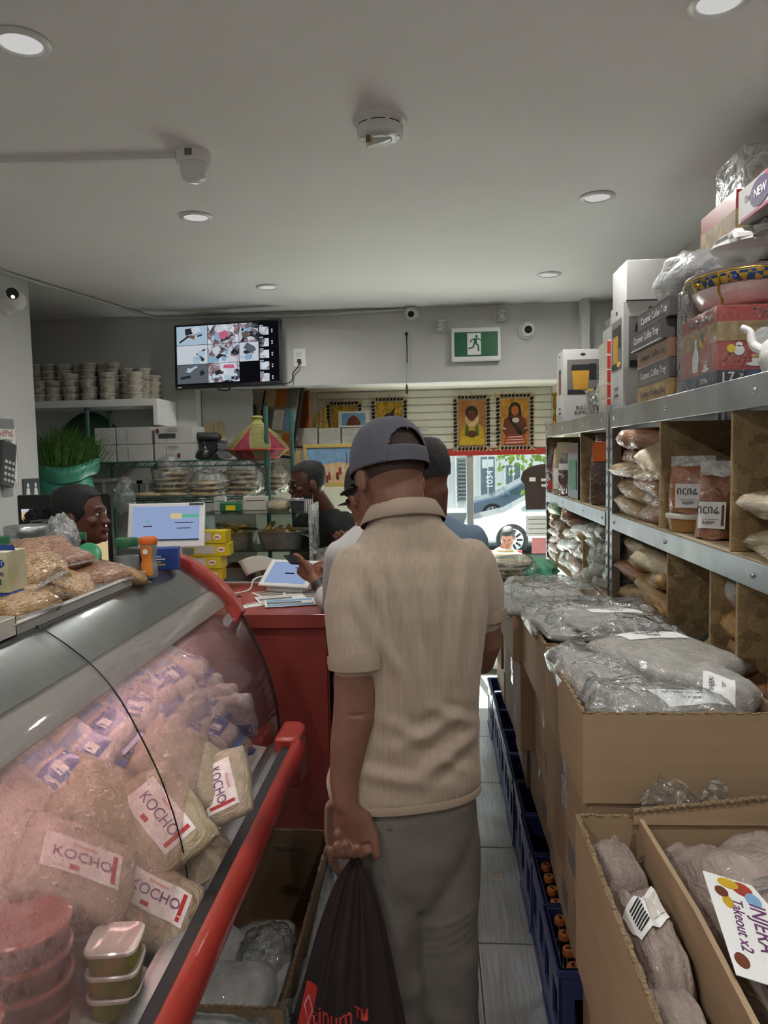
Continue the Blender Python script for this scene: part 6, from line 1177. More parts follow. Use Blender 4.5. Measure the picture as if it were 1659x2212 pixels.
t = thing('card_stand', 'upright clear card stand with a black clip', 'stand', (-.655, 3.80, 1.336)); MB().box(-.022, .022, 0, .004, 0, .08).build('card', 'print_white', t); MB().box(-.024, .024, -.004, .008, .066, .084).build('clip', 'black_plastic', t)
for k in range(4): MB().box(-.02+k*.011, -.014+k*.011, -.001, .001, .0, .066).build('printed_bar', 'print_grey', t)
for k in range(3): tag(blob(MB(), (0, 0, 0), (.085, .08, .02), .15, 2, 20, 10, 70+k).build('bread_bag', 'flat_bread', smooth=180, loc=(-.545, 3.80, 1.0+k*.04)), f'bagged flat bread right of the pastry case, {ORD[k]} from the bottom', 'bread', 'bagged flat breads by the pastry case')
film_sheet('plastic_film', 'clear film over the breads right of the pastry case', (-.55, 3.78, 1.06), (.10, .09, .09), 81, amp=.25)
# ================================================================== cash desk behind the case
dk = thing('cash_desk', 'plain cash desk behind the display case', 'desk', (0, 0, 0)); MB().box(-2.11, -1.46, 3.2, 3.8, .93, .96).build('desk_top', 'cream_paint', dk); MB().box(-2.1, -1.5, 3.22, 3.75, 0, .93).build('desk_body', 'grey_plastic', dk)
mn = thing('monitor', 'black computer monitor with a cream screen behind the cashier', 'monitor', (-1.735, 3.35, .96)); MB().box(-.225, .225, 0, .04, .12, .505).build('bezel', 'black_plastic', mn, bevel=.006); MB().box(-.205, .205, -.002, .002, .15, .44).build('screen', 'scr_peach', mn); MB().box(-.03, .03, .01, .03, 0, .2).build('neck', 'black_plastic', mn); MB().lathe([(.1, 0), (.1, .01), (.03, .02)], 24).build('foot', 'black_plastic', mn, smooth=40)
for k in range(6): MB().box(-.17, -.155, -.003, -.001, .18+k*.04, .195+k*.04).build('screen_icon', 'scr_blue', mn)
MB().box(-.205, .205, -.003, -.001, .425, .44).build('screen_bar', 'scr_white', mn)
ps_ = thing('register_screen', 'white framed cash register touch screen on the counter', 'monitor', (-1.20, 3.22, .979), rot=(0, 0, R(6)))
e = MB().box(-.17, .17, 0, .025, -.1, .105).build('bezel', 'white_gloss', ps_, bevel=.006, loc=(0, 0, .345), rot=(R(-17), 0, 0)); MB().box(-.148, .148, -.002, .001, -.068, .088).build('screen', 'tab_screen', e); MB().box(.02, .146, -.003, -.001, .035, .05).build('screen_bar', 'scr_green', e); MB().box(.02, .07, -.0035, -.001, .03, .054).build('screen_thumb', 'scr_peach', e); MB().box(-.1, -.06, -.003, -.001, -.005, 0).build('screen_text', 'scr_dark', e); MB().box(-.148, .148, -.003, -.001, -.068, -.062).build('task_bar', 'scr_dark', e); MB().box(-.085, -.075, -.003, -.001, .015, .025).build('screen_tick', 'scr_green', e); MB().box(.04, .12, -.003, -.001, .01, .014).build('screen_text', 'scr_dark', e); MB().box(.05, .11, -.003, -.001, -.015, -.011).build('screen_text', 'scr_dark', e); MB().box(.1, .165, -.0025, 0, .092, .101).build('card_slot', 'dark_grey', e)
MB().box(-.05, .05, .03, .08, 0, .3).build('stand_arm', 'white_plastic', ps_, bevel=.01); MB().box(-.13, .13, -.1, .12, 0, .03).build('stand_base', 'white_plastic', ps_, bevel=.008)
# poster, phone, little sign on the left wall
RIGHTF = (pi/2, 0, pi/2)
po = thing('wall_poster', 'white poster with red and black lettering on the left wall', 'poster', (-2.119, 3.56, 1.655)); MB().box(0, .002, -.09, .09, -.15, .135).build('sheet', 'paper', po); MB().box(.001, .003, -.085, .085, -.145, -.143).build('red_border', 'print_red', po); MB().box(.001, .003, .083, .085, -.145, .13).build('red_border', 'print_red', po)
for s, z, sz, m in (('አስቸኳይ', .105, .04, 'print_red'), ('ለመጀመሪያ', .07, .022, 'print_black'), ('G1 & G2', .04, .026, 'print_black'), ('በአማርኛ', .012, .022, 'print_black'), ('LICENCE', -.04, .03, 'print_red'), ('YOU GET', -.068, .018, 'print_grey'), ('IN A SHORT', -.09, .018, 'print_grey'), ('16 854 4409', -.128, .026, 'print_red')): text(s, sz, m, po, (.0025, .0, z), RIGHTF)
MB().box(.0005, .003, -.075, .07, .13, .18).build('grey_tape', 'grey_plastic', po); MB().box(.0005, .003, -.06, .03, -.205, -.148).build('grey_tape', 'grey_plastic', po)
ph = thing('wall_phone', 'dark desk phone keypad at the left frame edge', 'phone', (-2.105, 3.50, 1.60), rot=(R(-12), 0, 0)); MB().box(-.01, .035, -.07, .05, -.1, .12).build('housing', 'dark_grey', ph, bevel=.01)
for r in range(4):
    for c in range(3): MB().box(.035, .039, -.05+c*.03, -.03+c*.03, -.08+r*.03, -.065+r*.03).build('key', 'kraft_white', ph, bevel=.002)
rs = thing('restroom_sign', 'small dark sign with two white standing figures', 'sign', (-2.119, 3.76, 1.478)); MB().box(0, .006, -.08, .075, -.04, .055).build('plate', 'dark_grey', rs, bevel=.006)
for y in (-.04, .035): MB().prism([(y-.02, -.035), (y+.02, -.035), (y+.012, .005), (y-.012, .005)], lambda u, v, q: (q, u, v), .006, .008).build('figure_body', 'print_white', rs); MB().prism(oval(y, .02, .01, .012, 12), lambda u, v, q: (q, u, v), .006, .008).build('figure_head', 'print_white', rs)
# ================================================================== white shelf with stacked tubs
sh = thing('wall_shelf', 'white wall shelf carrying stacked clear tubs', 'shelf', (-2.33, 4.72, 1.955)); MB().box(-.615, .61, -.17, .175, 0, .045).build('shelf_board', 'white_plastic', sh, bevel=.002); MB().box(.585, .61, -.17, .175, -.12, 0).build('side_bracket', 'white_plastic', sh); MB().prism([(.175, 0), (-.1, 0), (.175, -.25)], lambda u, v, q: (q, u, v), .56, .585).build('gusset', 'white_plastic', sh)
film_bag('spice_tub', 'c6beac', '948a78', gscale=40, bscale=5, coat=.5); mat('tub_lid', 'c9c8c4', .25, var=.04, coat=.5)
t0 = None
FR = [(89, 3), (118, 3), (154, 4), (194, 3), (235, 4), (291, 4)]; BK = [(84, 6), (110, 6), (142, 6), (194, 6), (247, 6), (278, 5), (310, 5), (326, 4), (222, 6), (166, 6)]
for row, lst, yy in (('front', FR, 4.61), ('back', BK, 4.78)):
    for k, (px, n) in enumerate(lst):
        p = at(px, 860, Y=yy)
        for j in range(n):
            loc = (p.x+rp_.uniform(-.004, .004), yy+(.0 if row == 'front' else .055*(k in (8, 9, 7))), 2.0005+j*.0425); lab = f'clear lidded spice tub, {row} row, {ORD[k]} stack, {ORD[j]} from the bottom'
            if t0 is None:
                t0 = thing('spice_tub', lab, 'tub', loc, group='clear spice tubs on the wall shelf'); MB().lathe([(.04, 0), (.043, .002), (.05, .036)], 18).build('tub', 'spice_tub', t0, smooth=40); MB().lathe([(.05, .034), (.054, .035), (.054, .041), (.05, .0425), (.001, .0415)], 18).build('lid', 'tub_lid', t0, smooth=40)
            else: dup(t0, loc, rp_.uniform(0, 6), lab)
# ================================================================== green wire rack with boxes and breads
mat('rack_green', '2f5a52', .4, var=.06, coat=.3)
wr = thing('wire_rack', 'dark green wire rack with two shelves by the front wall', 'rack', (0, 0, 0)); X0, X1, Y0, Y1 = -2.10, -1.0, 4.40, 4.72
for x, y in ((X0, Y0), (X1, Y0), (X0, Y1), (X1+.09, Y1)):
    p = MB().cyl((x, y, 0), (x, y, 1.925), .0135, n=14).build('post', 'rack_green', wr, smooth=40)
    MB().lathe([(.015, 1.925), (.015, 1.935), (.008, 1.94)], 14, c=(x, y, 0)).build('post_cap', 'black_plastic', p, smooth=40)
for z in (1.605, 1.385, .7, .2):
    s = MB()
    for y in (Y0, Y1): s.tube([(X0, y, z), (X1, y, z)], .004, 6).tube([(X0, y, z-.032), (X1, y, z-.032)], .004, 6)
    for x in (X0, X1): s.tube([(x, Y0, z), (x, Y1, z)], .004, 6).tube([(x, Y0, z-.032), (x, Y1, z-.032)], .004, 6)
    f = s.build('shelf_frame', 'rack_green', wr, smooth=60); n = 30
    MB().tube([(X0+(X1-X0)*k/n, Y0, z-(.030 if k % 2 else .002)) for k in range(n+1)], .0028, 5).build('zigzag_truss', 'rack_green', f)
    w = MB()
    for k in range(1, 26): x = X0+(X1-X0)*k/26; w.tube([(x, Y0, z+.003), (x, Y1, z+.003)], .0018, 4)
    w.build('shelf_wires', 'rack_green', f)
    for x, y in ((X0, Y0), (X1, Y0)): MB().cyl((x, y, z-.045), (x, y, z+.012), .019, n=14).build('sleeve', 'rack_green', f, smooth=40)
ZU, ZL = 1.61, 1.39
def dimb(px0, px1, Y): return at(px0, 950, Y=Y).x, at(px1, 950, Y=Y).x
WB = [(205, 250, 0, 'white carton, left one of the top row on the wire rack'), (252, 328, 0, 'wide white carton in the middle of the top row'), (334, 418, 0, 'white grinder box with a printed picture in the top row'), (212, 250, 1, 'white carton, left one of the bottom row on the wire rack'), (252, 330, 1, 'wide white carton in the middle of the bottom row'), (333, 418, 1, 'white grinder box with leaf print in the bottom row')]
for px0, px1, r, l in WB:
    a, b = dimb(px0, px1, 4.42); t = thing('white_box', l, 'box', (a, 4.42, ZU+(.105 if r == 0 else 0)), group='white boxes on the wire rack'); W = b-a-.003; MB().box(0, W, 0, .22, 0, .103).build('carton', 'carton_white', t, bevel=.0015); MB().box(W*.3, W*.32, -.0008, 0, .01, .09).build('tuck_seam', 'grey_plastic', t)
    if px1 > 400:
        if r == 0: MB().prism([(W*.1, .03), (W*.55, .03), (W*.55, .06), (W*.1, .06)], lambda u, v, q: (u, -q, v), 0, .001).build('printed_grinder', 'dark_grey', t); MB().prism(oval(W*.08, .075, .012, .015, 9), lambda u, v, q: (u, -q, v), 0, .001).build('printed_leaf', 'fig_brown', t)
        else: MB().prism(oval(W*.62, .03, .012, .016, 9), lambda u, v, q: (u, -q, v), 0, .001).build('printed_leaf', 'fig_brown', t)
        for k in range(3): MB().box(W*.35, W*.6, -.0009, 0, .07+k*.008, .0725+k*.008).build('print_line', 'print_grey', t)
jp = at(440, 985, Y=4.45); jb = thing('black_coffee_pot', 'black clay coffee pot with a spout on the wire rack', 'coffee pot', (jp.x, 4.47, ZU)); MB().lathe([(.03, 0), (.048, .01), (.052, .035), (.04, .06), (.02, .075), (.016, .09), (.02, .095), (.006, .1)], 22).build('body', 'black_plastic', jb, smooth=50); MB().tube([(.03, -.02, .035), (.07, -.03, .05), (.095, -.035, .07)], [.015, .012, .009], 10).build('spout', 'black_plastic', jb, smooth=60); MB().lathe([(.02, .096), (.012, .105), (.006, .112), (.008, .118), (.002, .12)], 14).build('lid', 'black_plastic', jb, smooth=50)
t = bag('black_bag', 'dark wrapped packet above the black coffee pot', 'bag', 'charcoal_sack', (jp.x+.0, 4.56, ZU+.145), (.16, .14, .05), (0, .1, .1)); tag(MB().box(jp.x-.09, jp.x+.09, 4.54, 4.68, ZU, ZU+.12).build('grey_carton', 'dark_grey', bevel=.004), 'dark grey carton behind the black coffee pot', 'box'); film_sheet('plastic_film', 'clear bag beside the black coffee pot', (jp.x+.12, 4.5, ZU+.055), (.06, .06, .05), 91, amp=.3)
# woven basket with domed lid
def weave():
    t = NT('basket_weave'); co = t.coord(); sp = t.add('ShaderNodeSeparateXYZ'); t.link(co, sp.inputs[0]); at_ = t.add('ShaderNodeMath', operation='ARCTAN2'); t.link(sp.outputs[1], at_.inputs[0]); t.link(sp.outputs[0], at_.inputs[1])
    z = t.add('ShaderNodeMath', operation='MULTIPLY'); z.inputs[1].default_value = -3.2; t.link(sp.outputs[2], z.inputs[0])
    m = t.add('ShaderNodeMath', operation='MULTIPLY'); m.inputs[1].default_value = 1.6; t.link(at_.outputs[0], m.inputs[0]); pp = t.add('ShaderNodeMath', operation='PINGPONG'); pp.inputs[1].default_value = 1; t.link(m.outputs[0], pp.inputs[0])
    a = t.add('ShaderNodeMath', operation='ADD'); t.link(z.outputs[0], a.inputs[0]); t.link(pp.outputs[0], a.inputs[1]); f = t.add('ShaderNodeMath', operation='ADD'); f.inputs[1].default_value = .16; f.use_clamp = True; t.link(a.outputs[0], f.inputs[0])
    t.link(t.ramp(f.outputs[0], [(0, '7d7a48'), (.38, '968b5a'), (.46, '86293a'), (.85, '964050')], 'CONSTANT'), t.b.inputs['Base Color']); t.b.inputs['Roughness'].default_value = .8
    w = t.add('ShaderNodeTexWave'); w.bands_direction = 'Z'; w.inputs['Scale'].default_value = 45; t.link(co, w.inputs[0]); t.link(t.bump(w.outputs[0], .8, .006), t.b.inputs['Normal'])
weave(); mat('straw_green', '8e8f4e', .8, var=.15, bump=.4)
bp = at(556, 985, Y=4.52); bk = thing('woven_basket', 'red and green woven basket with a pointed domed lid', 'basket', (bp.x, 4.54, ZU))
MB().lathe([(.12, 0), (.13, .006), (.16, .03), (.185, .05)], 40).build('basket', 'basket_weave', bk, smooth=60); MB().lathe([(.125, -.001), (.132, .006), (.128, .014)], 40).build('foot_ring', 'print_red', bk, smooth=60)
MB().lathe([(.19, .05), (.192, .062), (.18, .085), (.13, .14), (.08, .185), (.045, .215)], 40).build('lid', 'basket_weave', bk, smooth=60); MB().lathe([(.045, .213), (.03, .23), (.028, .245), (.036, .255), (.03, .265), (.002, .267)], 24).build('knob', 'straw_green', bk, smooth=50); MB().lathe([(.188, .052), (.196, .058), (.188, .064)], 40, cap0=False, cap1=False).build('rim_band', 'print_red', bk, smooth=60)
# flat breads on the lower shelf
def bread_stack(px, n, r, word, y=4.5, z0=ZL, wrap=True):
    p = at(px, 1050, Y=y); base = None
    for k in range(n):
        o = tag(blob(MB(), (0, 0, 0), (r, r*.95, .017), .16, 2.2, 22, 10, 100+k+px).build('bread_round', 'flat_bread', smooth=180, loc=(p.x+rp_.uniform(-.012, .012), y+rp_.uniform(-.01, .01), z0+.018+k*.031)), f'round bread in the {word}, {ORD[k]} from the bottom', 'bread', f'breads in the {word}')
    if wrap: film_sheet('plastic_film', f'clear wrap over the {word}', (p.x+.02, y-.02, z0+.03+n*.016), (r*1.12, r*1.05, n*.018+.03), px, amp=.22)
bread_stack(372, 6, .115, 'tall stack left of the rack centre'); bread_stack(450, 3, .115, 'low stack at the rack centre', 4.46); bread_stack(525, 5, .10, 'stack by the right rack post', 4.5); bread_stack(590, 4, .08, 'stack beyond the right rack post', 4.62)
bread_stack(325, 1, .1, 'single round at the left of the breads', 4.46, ZL, False)
for k, (px, w, h, l) in enumerate(((225, .1, .12, 'pale cartons at the left of the lower rack shelf'), (275, .1, .1, 'pale windowed carton beside the rack post'), (318, .07, .1, 'small pale carton before the bread stack'))): p = at(px, 1050, Y=4.55); t = thing('pale_carton', l, 'box', (p.x, 4.55, ZL)); MB().box(-w, w, 0, .12, 0, h).build('carton', 'kraft_white', t, bevel=.002); MB().box(-w*.8, -w*.1, -.001, 0, h*.2, h*.8).build('window', 'grey_plastic', t); MB().box(w*.1, w*.8, -.001, 0, h*.2, h*.8).build('window', 'grey_plastic', t)
film_sheet('clear_bag', 'crumpled clear bag hanging at the left end of the rack', (at(265, 1080, Y=4.3).x, 4.33, 1.40), (.07, .05, .11), 131, amp=.35)
# grass in a green sack
mat('sack_green', '3f8f78', .45, var=.15, bump=.5, bscale=12, coat=.3); mat('net_green', '26452c', .7, var=.15, bump=.4, bscale=90); mat('grass', '4f7a34', .6, var=.35, vscale=40)
sk = thing('grass_sack', 'green woven sack full of fresh cut grass in the alcove', 'sack', (-2.12, 4.12, .9))
blob(MB(), (0, 0, .36), (.2, .16, .38), .08, 1.6, 30, 20, 3).build('sack', 'sack_green', sk, smooth=180)
MB().rings([[((.17+.012*sin(5*a))*cos(a)*s, (.135+.012*sin(4*a))*sin(a)*s, z+.025*sin(2*a+1)) for a in [2*pi*k/30 for k in range(30)]] for s, z in ((1.02, .62), (1.12, .66), (1.1, .71), (1.0, .70), (.95, .64))], False, False).build('rolled_mouth', 'sack_green', sk, smooth=180)
g = MB(); rg_ = random.Random(8)
for k in range(900):
    x0, y0 = rg_.gauss(0, .05), rg_.gauss(0, .05); x0 = max(-.13, min(.13, x0)); l = rg_.uniform(.24, .36); tx = x0*2.2+rg_.uniform(-.12, .2); ty_ = y0*1.6-rg_.uniform(0, .08); w = rg_.uniform(.0014, .0026)
    a = Vector((x0, y0, .62)); b = Vector((x0+(tx-x0)*.5, y0+(ty_-y0)*.5, .62+l*.6)); c = Vector((tx, ty_, .62+l*rg_.uniform(.8, 1.0)-abs(tx)*.25)); s = Vector((w, 0, 0)); g.add([a-s, a+s, b+s, b-s, c], [(0, 1, 2, 3), (3, 2, 4)])
o = g.build('grass_blades', 'grass', sk); o['kind'] = 'stuff'
tag(MB().box(-2.34, -1.92, 3.95, 4.3, 0, .9).build('sack_stand', 'cardboard', bevel=.005), 'cardboard carton carrying the grass sack', 'box')
gd = at(190, 915, Y=4.78); tag(MB().grid(lambda u, v: (gd.x-.26+.52*u, 4.80-.08*sin(pi*u)*sin(pi*v), 1.60+(.34*sin(pi*(.08+.84*u))**.7)*v), 20, 10).build('green_net', 'net_green', smooth=180, solid=.004), 'dark green net dome leaning behind the grass', 'net')
# ================================================================== lined box of bags on the floor by the counter
fb = open_box('floor carton with a clear liner full of white bags beside the display case', -.665, -.375, 1.62, 2.45, 0, .33, 0, 'cardboard_dark'); fb['group'] = 'floor carton'
for a, l in (((-.69, -.34, 1.60, 2.47), 0),):
    def f(u, v):
        ang = 2*pi*u; c, s = cos(ang), sin(ang); q = lambda t: math.copysign(abs(t)**.35, t); r = .02*noise.noise((u*14, v*4, 2)); return (-.52+(.15+.02*v+r)*q(c), 2.035+(.415+.02*v+r)*q(s), .22+(.15*v if v < .7 else .105-(v-.7)*.5)+.02*noise.noise((u*11, v*3, 7)))
    tag(MB().grid(f, 80, 12).build('plastic_liner', 'clear_plastic', smooth=60), 'clear plastic liner folded over the floor carton', 'plastic sheet')
for k, (x, y, z, sx, sy, sz, rx, ry, rz_, l) in enumerate(((-.58, 1.86, .22, .2, .3, .12, .2, .5, .2, 'white flour bag at the left of the floor carton'), (-.46, 1.80, .20, .2, .3, .16, -.1, -.3, -.2, 'tied white flour bag at the right of the floor carton'), (-.52, 2.05, .14, .24, .28, .12, 0, 0, .4, 'white flour bag deep in the floor carton'), (-.53, 1.70, .27, .24, .2, .14, .3, 0, .1, 'nearest white flour bag in the floor carton'))): bag('flour_sack', l, 'bag', 'flour_white', (x, y, z), (sx, sy, sz), (rx, ry, rz_), big=True, group='white bags in the floor carton')
film_sheet('plastic_film', 'knotted clear plastic on the white bags by the floor', (-.47, 1.88, .29), (.07, .09, .05), 151, 'clear_plastic', .25)
# ================================================================== people
from mathutils.bvhtree import BVHTree
def conform(o, src, axis, off):
    """press a flat printed piece onto the surface of another mesh along an axis (world space, before parenting)"""
    bvh = BVHTree.FromPolygons([v.co.copy() for v in src.vertices], [tuple(p.vertices) for p in src.polygons]); d = Vector(axis)
    for v in o.data.vertices:
        h = bvh.ray_cast(v.co-d*1.0, d)
        if h[0] is not None: v.co = h[0]-d*off
def ellipsoid(mb, c, r, n=16, m=10, T=None):
    k = MB().ball(c, r, n, m)
    if T: k.xf(T)
    mb.add(k.v, k.f)
def head_shape(mb, T, s=1.0, ears=True, nose=1.0):
    """skull, jaw, brow, nose, lips, ears; faces +Y, centre of the skull at the origin"""
    rings = []
    for z, a, b, cy in ((.118, .012, .02, -.008), (.112, .038, .05, -.008), (.098, .058, .076, -.008), (.07, .072, .094, -.004), (.03, .078, .1, -.002), (0, .077, .099, 0), (-.03, .073, .094, .004), (-.06, .067, .082, .012), (-.085, .06, .07, .022), (-.105, .05, .056, .034), (-.12, .036, .04, .046), (-.13, .018, .02, .054)):
        rings.append([tuple(T @ (Vector((x, y+cy, z))*s)) for x, y, _ in cloth_ring((0, 0), a, b, 24, 0, 0, 2.25)])
    mb.rings(rings)
    S = Matrix.Scale(s, 4); q = T @ S
    for c, r in (((0, .104, -.028), (.011, .014*nose, .024)), ((0, .114*1.0, -.044), (.016, .014*nose, .011)), ((-.013, .106, -.047), (.009, .01, .008)), ((.013, .106, -.047), (.009, .01, .008)),
                 ((0, .092, .012), (.05, .016, .012)), ((0, .1, -.071), (.024, .012, .008)), ((0, .098, -.083), (.02, .012, .008)), ((0, .092, -.11), (.022, .016, .016)), ((-.045, .068, -.035), (.022, .024, .02)), ((.045, .068, -.035), (.022, .024, .02))): ellipsoid(mb, c, r, 12, 8, q)
    if ears:
        for sx in (-1, 1): ellipsoid(mb, (sx*.082, -.004, -.022), (.009, .021, .033), 12, 8, q @ Matrix.Translation((sx*.0, 0, 0)) @ Matrix.Rotation(sx*.0, 4, 'Z')); ellipsoid(mb, (sx*.076, .004, -.03), (.014, .014, .022), 10, 8, q)
def face_bits(root, T, s=1.0, lips='fig_brown', brow='hair_black'):
    q = T @ Matrix.Scale(s, 4)
    for sx in (-1, 1):
        MB().ball((sx*.031, .0865, -.008), (.013, .009, .0085), 12, 8).xf(q).build('eye', 'eye_white', root, smooth=180); MB().ball((sx*.031, .0935, -.009), (.006, .0035, .006), 10, 8).xf(q).build('iris', 'hair_black', root, smooth=180)
        MB().tube([(sx*.014, .103, .012), (sx*.032, .102, .018), (sx*.05, .088, .014)], [.003, .004, .002], 6).xf(q).build('eyebrow', brow, root, smooth=180); MB().tube([(sx*.018, .0955, -.001), (sx*.031, .0975, .0015), (sx*.045, .088, -.002)], .0035, 6).xf(q).build('eyelid', 'fig_brown', root, smooth=180)
    MB().tube([(-.022, .106, -.076), (0, .1125, -.0765), (.022, .106, -.076)], [.0015, .003, .0015], 6).xf(q).build('mouth_line', lips, root, smooth=180)
def hand_shape(mb, wrist, knuck, side, curl, s=1.0, spread=.0, thumb=None, lens=(.072, .08, .075, .06)):
    """palm from wrist to knuckles and five separate bent fingers; side = direction from little finger to index, curl = direction the fingers bend to"""
    w, k = Vector(wrist), Vector(knuck); d = (k-w).normalized(); sd = Vector(side).normalized(); cl = Vector(curl).normalized()
    mb.tube([w-d*.015, w+d*.01, w+(k-w)*.5, k, k+d*.01], [(.024*s, .019*s), (.027*s, .019*s), (.038*s, .018*s), (.041*s, .015*s), (.03*s, .01*s)], 16, up=cl)
    a = d.cross(cl)
    for i in range(4):
        base = k+sd*((i-1.5)*.0205*s); L = lens[3-i]*s if i < 4 else .07; r = (.0085, .0095, .0095, .0092)[i]*s
        ang = curl_angles[i] if isinstance(curl_angles, (list, tuple)) else curl_angles
        p = [base-d*.02]; dr = d.copy(); seg = (.42, .33, .25); t = 0; q = base
        p.append(q)
        for g, f in enumerate(seg):
            t += ang*(1.0, 1.0, .7)[g]; dv = (d*cos(t)+cl*sin(t)+sd*(i-1.5)*spread).normalized(); q = q+dv*L*f; p.append(q)
        chain(mb, p, [r*1.05, r*1.08, r, r*.92, r*.8], 10)
    if thumb: chain(mb, [w+d*.02+sd*.018*s]+[Vector(x) for x in thumb], [.014*s, .013*s, .011*s, .0095*s][:len(thumb)+1], 10)
curl_angles = .6
def TM(c, yaw=0, pitch=0, roll=0): return Matrix.Translation(c) @ Matrix.Rotation(yaw, 4, 'Z') @ Matrix.Rotation(pitch, 4, 'X') @ Matrix.Rotation(roll, 4, 'Y')
def shirt_rings(mb, prof, rot, n=36, e=2.5): mb.rings([cloth_ring(c, a, b, n, z, rot, e) for z, a, b, c in prof])
def rib_cloth(name, col, freq=520, strength=.35):
    t = NT(name); co = t.coord(); w = t.add('ShaderNodeTexWave'); w.bands_direction = 'X'; w.inputs['Scale'].default_value = freq/20; w.inputs['Distortion'].default_value = .3; t.link(co, w.inputs[0]); n = t.noise(t.coord((40, 40, 2)), 3, 3)
    c = lin(col); t.link(t.ramp(n.outputs[0], [(.35, tuple(x*.9 for x in c[:3])+(1,)), (.65, c)]), t.b.inputs['Base Color']); t.b.inputs['Roughness'].default_value = .85; t.b.inputs['Specular IOR Level'].default_value = .2
    a = t.add('ShaderNodeMath', operation='ADD'); t.link(w.outputs[1], a.inputs[0]); t.link(n.outputs[0], a.inputs[1]); t.link(t.bump(a.outputs[0], strength, .0015), t.b.inputs['Normal']); t.b.inputs['Sheen Weight'].default_value = .2
rib_cloth('polo_beige', 'ad9c8a', 520, .2); mat('polo_trim', 'a39281', .85, var=.04, spec=.2, bump=.1, bscale=200)
mat('trouser_grey', '7c766f', .85, var=.06, vscale=5, spec=.2, bump=.1, bscale=120); mat('cap_slate', '56565e', .8, var=.05, spec=.25, bump=.08, bscale=200); mat('cap_dark', '1c1c20', .7, var=.1); mat('skin_arm', '7c5848', .5, var=.12, vscale=10, spec=.35, bump=.06, bscale=130, sub=.05)
mat('bag_maroon', '2c1d20', .75, var=.12, vscale=6, bump=.15, bscale=160); mat('logo_red', 'c23a30', .6, var=.04); mat('pocket_lining', '8a6d5c', .85)
# ------------------------------------------------------------------ the man in the beige polo shirt
man = thing('person', 'man seen from behind in a beige polo shirt, grey cap and grey trousers', 'person', (0, 0, 0))
ROT = R(17)
mb = MB()
shirt_rings(mb, [(.775, .193, .138, (-.088, 1.825)), (.80, .195, .140, (-.088, 1.825)), (.88, .186, .134, (-.082, 1.83)), (.96, .176, .127, (-.074, 1.835)), (1.05, .172, .124, (-.066, 1.84)), (1.14, .176, .126, (-.06, 1.845)), (1.23, .184, .126, (-.058, 1.85)), (1.30, .188, .118, (-.058, 1.857)), (1.35, .178, .105, (-.06, 1.863)), (1.385, .15, .09, (-.064, 1.868)), (1.415, .122, .088, (-.07, 1.872)), (1.445, .094, .084, (-.076, 1.876)), (1.468, .09, .084, (-.08, 1.88)), (1.485, .085, .082, (-.082, 1.882))], ROT)
chain(mb, [(-.195, 1.812, 1.335), (-.205, 1.775, 1.25), (-.199, 1.748, 1.18), (-.195, 1.738, 1.135)], [.068, .072, .067, .064], 20)
chain(mb, [(.085, 1.905, 1.335), (.112, 1.925, 1.26), (.118, 1.93, 1.20)], [.068, .066, .060], 20)
def polo_folds(co, n):
    x, y, z = co; d = 0
    d += .0045*noise.noise((x*11, y*6, z*2.0+3))*min(1, max(0, (1.45-z)*6))
    for x0, z0, x1, z1, w, a in ((q[0], q[1], q[2], q[3], q[4]*1.3, q[5]*(1.7 if q[1] > 1.2 else 1.2)) for q in ((-.16, 1.36, -.07, 1.05, .012, .007), (-.11, 1.38, -.03, 1.02, .014, .006), (.0, 1.38, .0, 1.1, .016, .004), (.07, 1.36, .04, 1.08, .013, .005), (-.19, 1.30, -.11, 1.12, .012, .007), (-.1, .93, .06, .99, .012, .007), (-.05, .86, .09, .93, .013, .008), (-.2, .88, -.03, .84, .012, .006), (-.02, 1.02, .1, .95, .01, .006), (.0, .9, .08, .84, .01, .005), (-.14, 1.0, .02, .92, .012, .005))):
        dx, dz = x1-x0, z1-z0; t = max(0, min(1, ((x-x0)*dx+(z-z0)*dz)/(dx*dx+dz*dz))); r = sqrt((x-x0-t*dx)**2+(z-z0-t*dz)**2); d += a*math.exp(-(r/w)**2)*sin(pi*(.12+.76*t))-(a*.7)*math.exp(-((r-w*1.9)/w)**2)*sin(pi*t)
    d += .004*noise.noise((x*7+z*12, y*6, z*16))*max(0, min(1, (1.06-z)*4))
    return Vector(co)+Vector(n)*d*(1 if n[1] < .3 else .4)
polo = organic('polo_shirt', mb, 'polo_beige', man, .0065, 5, polo_folds)
# knitted cuffs, collar, yoke seam, hem
MB().tube([(-.1955, 1.740, 1.143), (-.1945, 1.7365, 1.129), (-.194, 1.735, 1.113)], [.069, .0695, .0675], 32).build('sleeve_cuff', 'polo_trim', polo, smooth=60)
MB().tube([(.1175, 1.9295, 1.215), (.1185, 1.930, 1.20), (.119, 1.9305, 1.185)], [.0645, .065, .063], 32).build('sleeve_cuff', 'polo_trim', polo, smooth=60)
def collar_ring(z, r, tilt, n=36, dy=0): return [(-.082+r*1.05*cos(t)*cos(ROT)-r*sin(t)*sin(ROT), 1.888+dy+r*1.05*cos(t)*sin(ROT)+r*sin(t)*cos(ROT), z-tilt*sin(t)*r) for t in [2*pi*k/n for k in range(n)]]
MB().rings([collar_ring(1.44, .086, .3), collar_ring(1.468, .082, .3), collar_ring(1.486, .08, .3), collar_ring(1.491, .083, .3), collar_ring(1.478, .091, .3), collar_ring(1.447, .106, .32), collar_ring(1.443, .104, .32)], False, False).build('collar', 'polo_trim', polo, smooth=60)
MB().rings([cloth_ring((-.088, 1.825), .1945*s, .1395*s, 48, z, ROT, 2.5) for z, s in ((.772, .985), (.772, 1.0), (.79, 1.005), (.792, .995))], False, False).build('hem_band', 'polo_trim', polo, smooth=60)
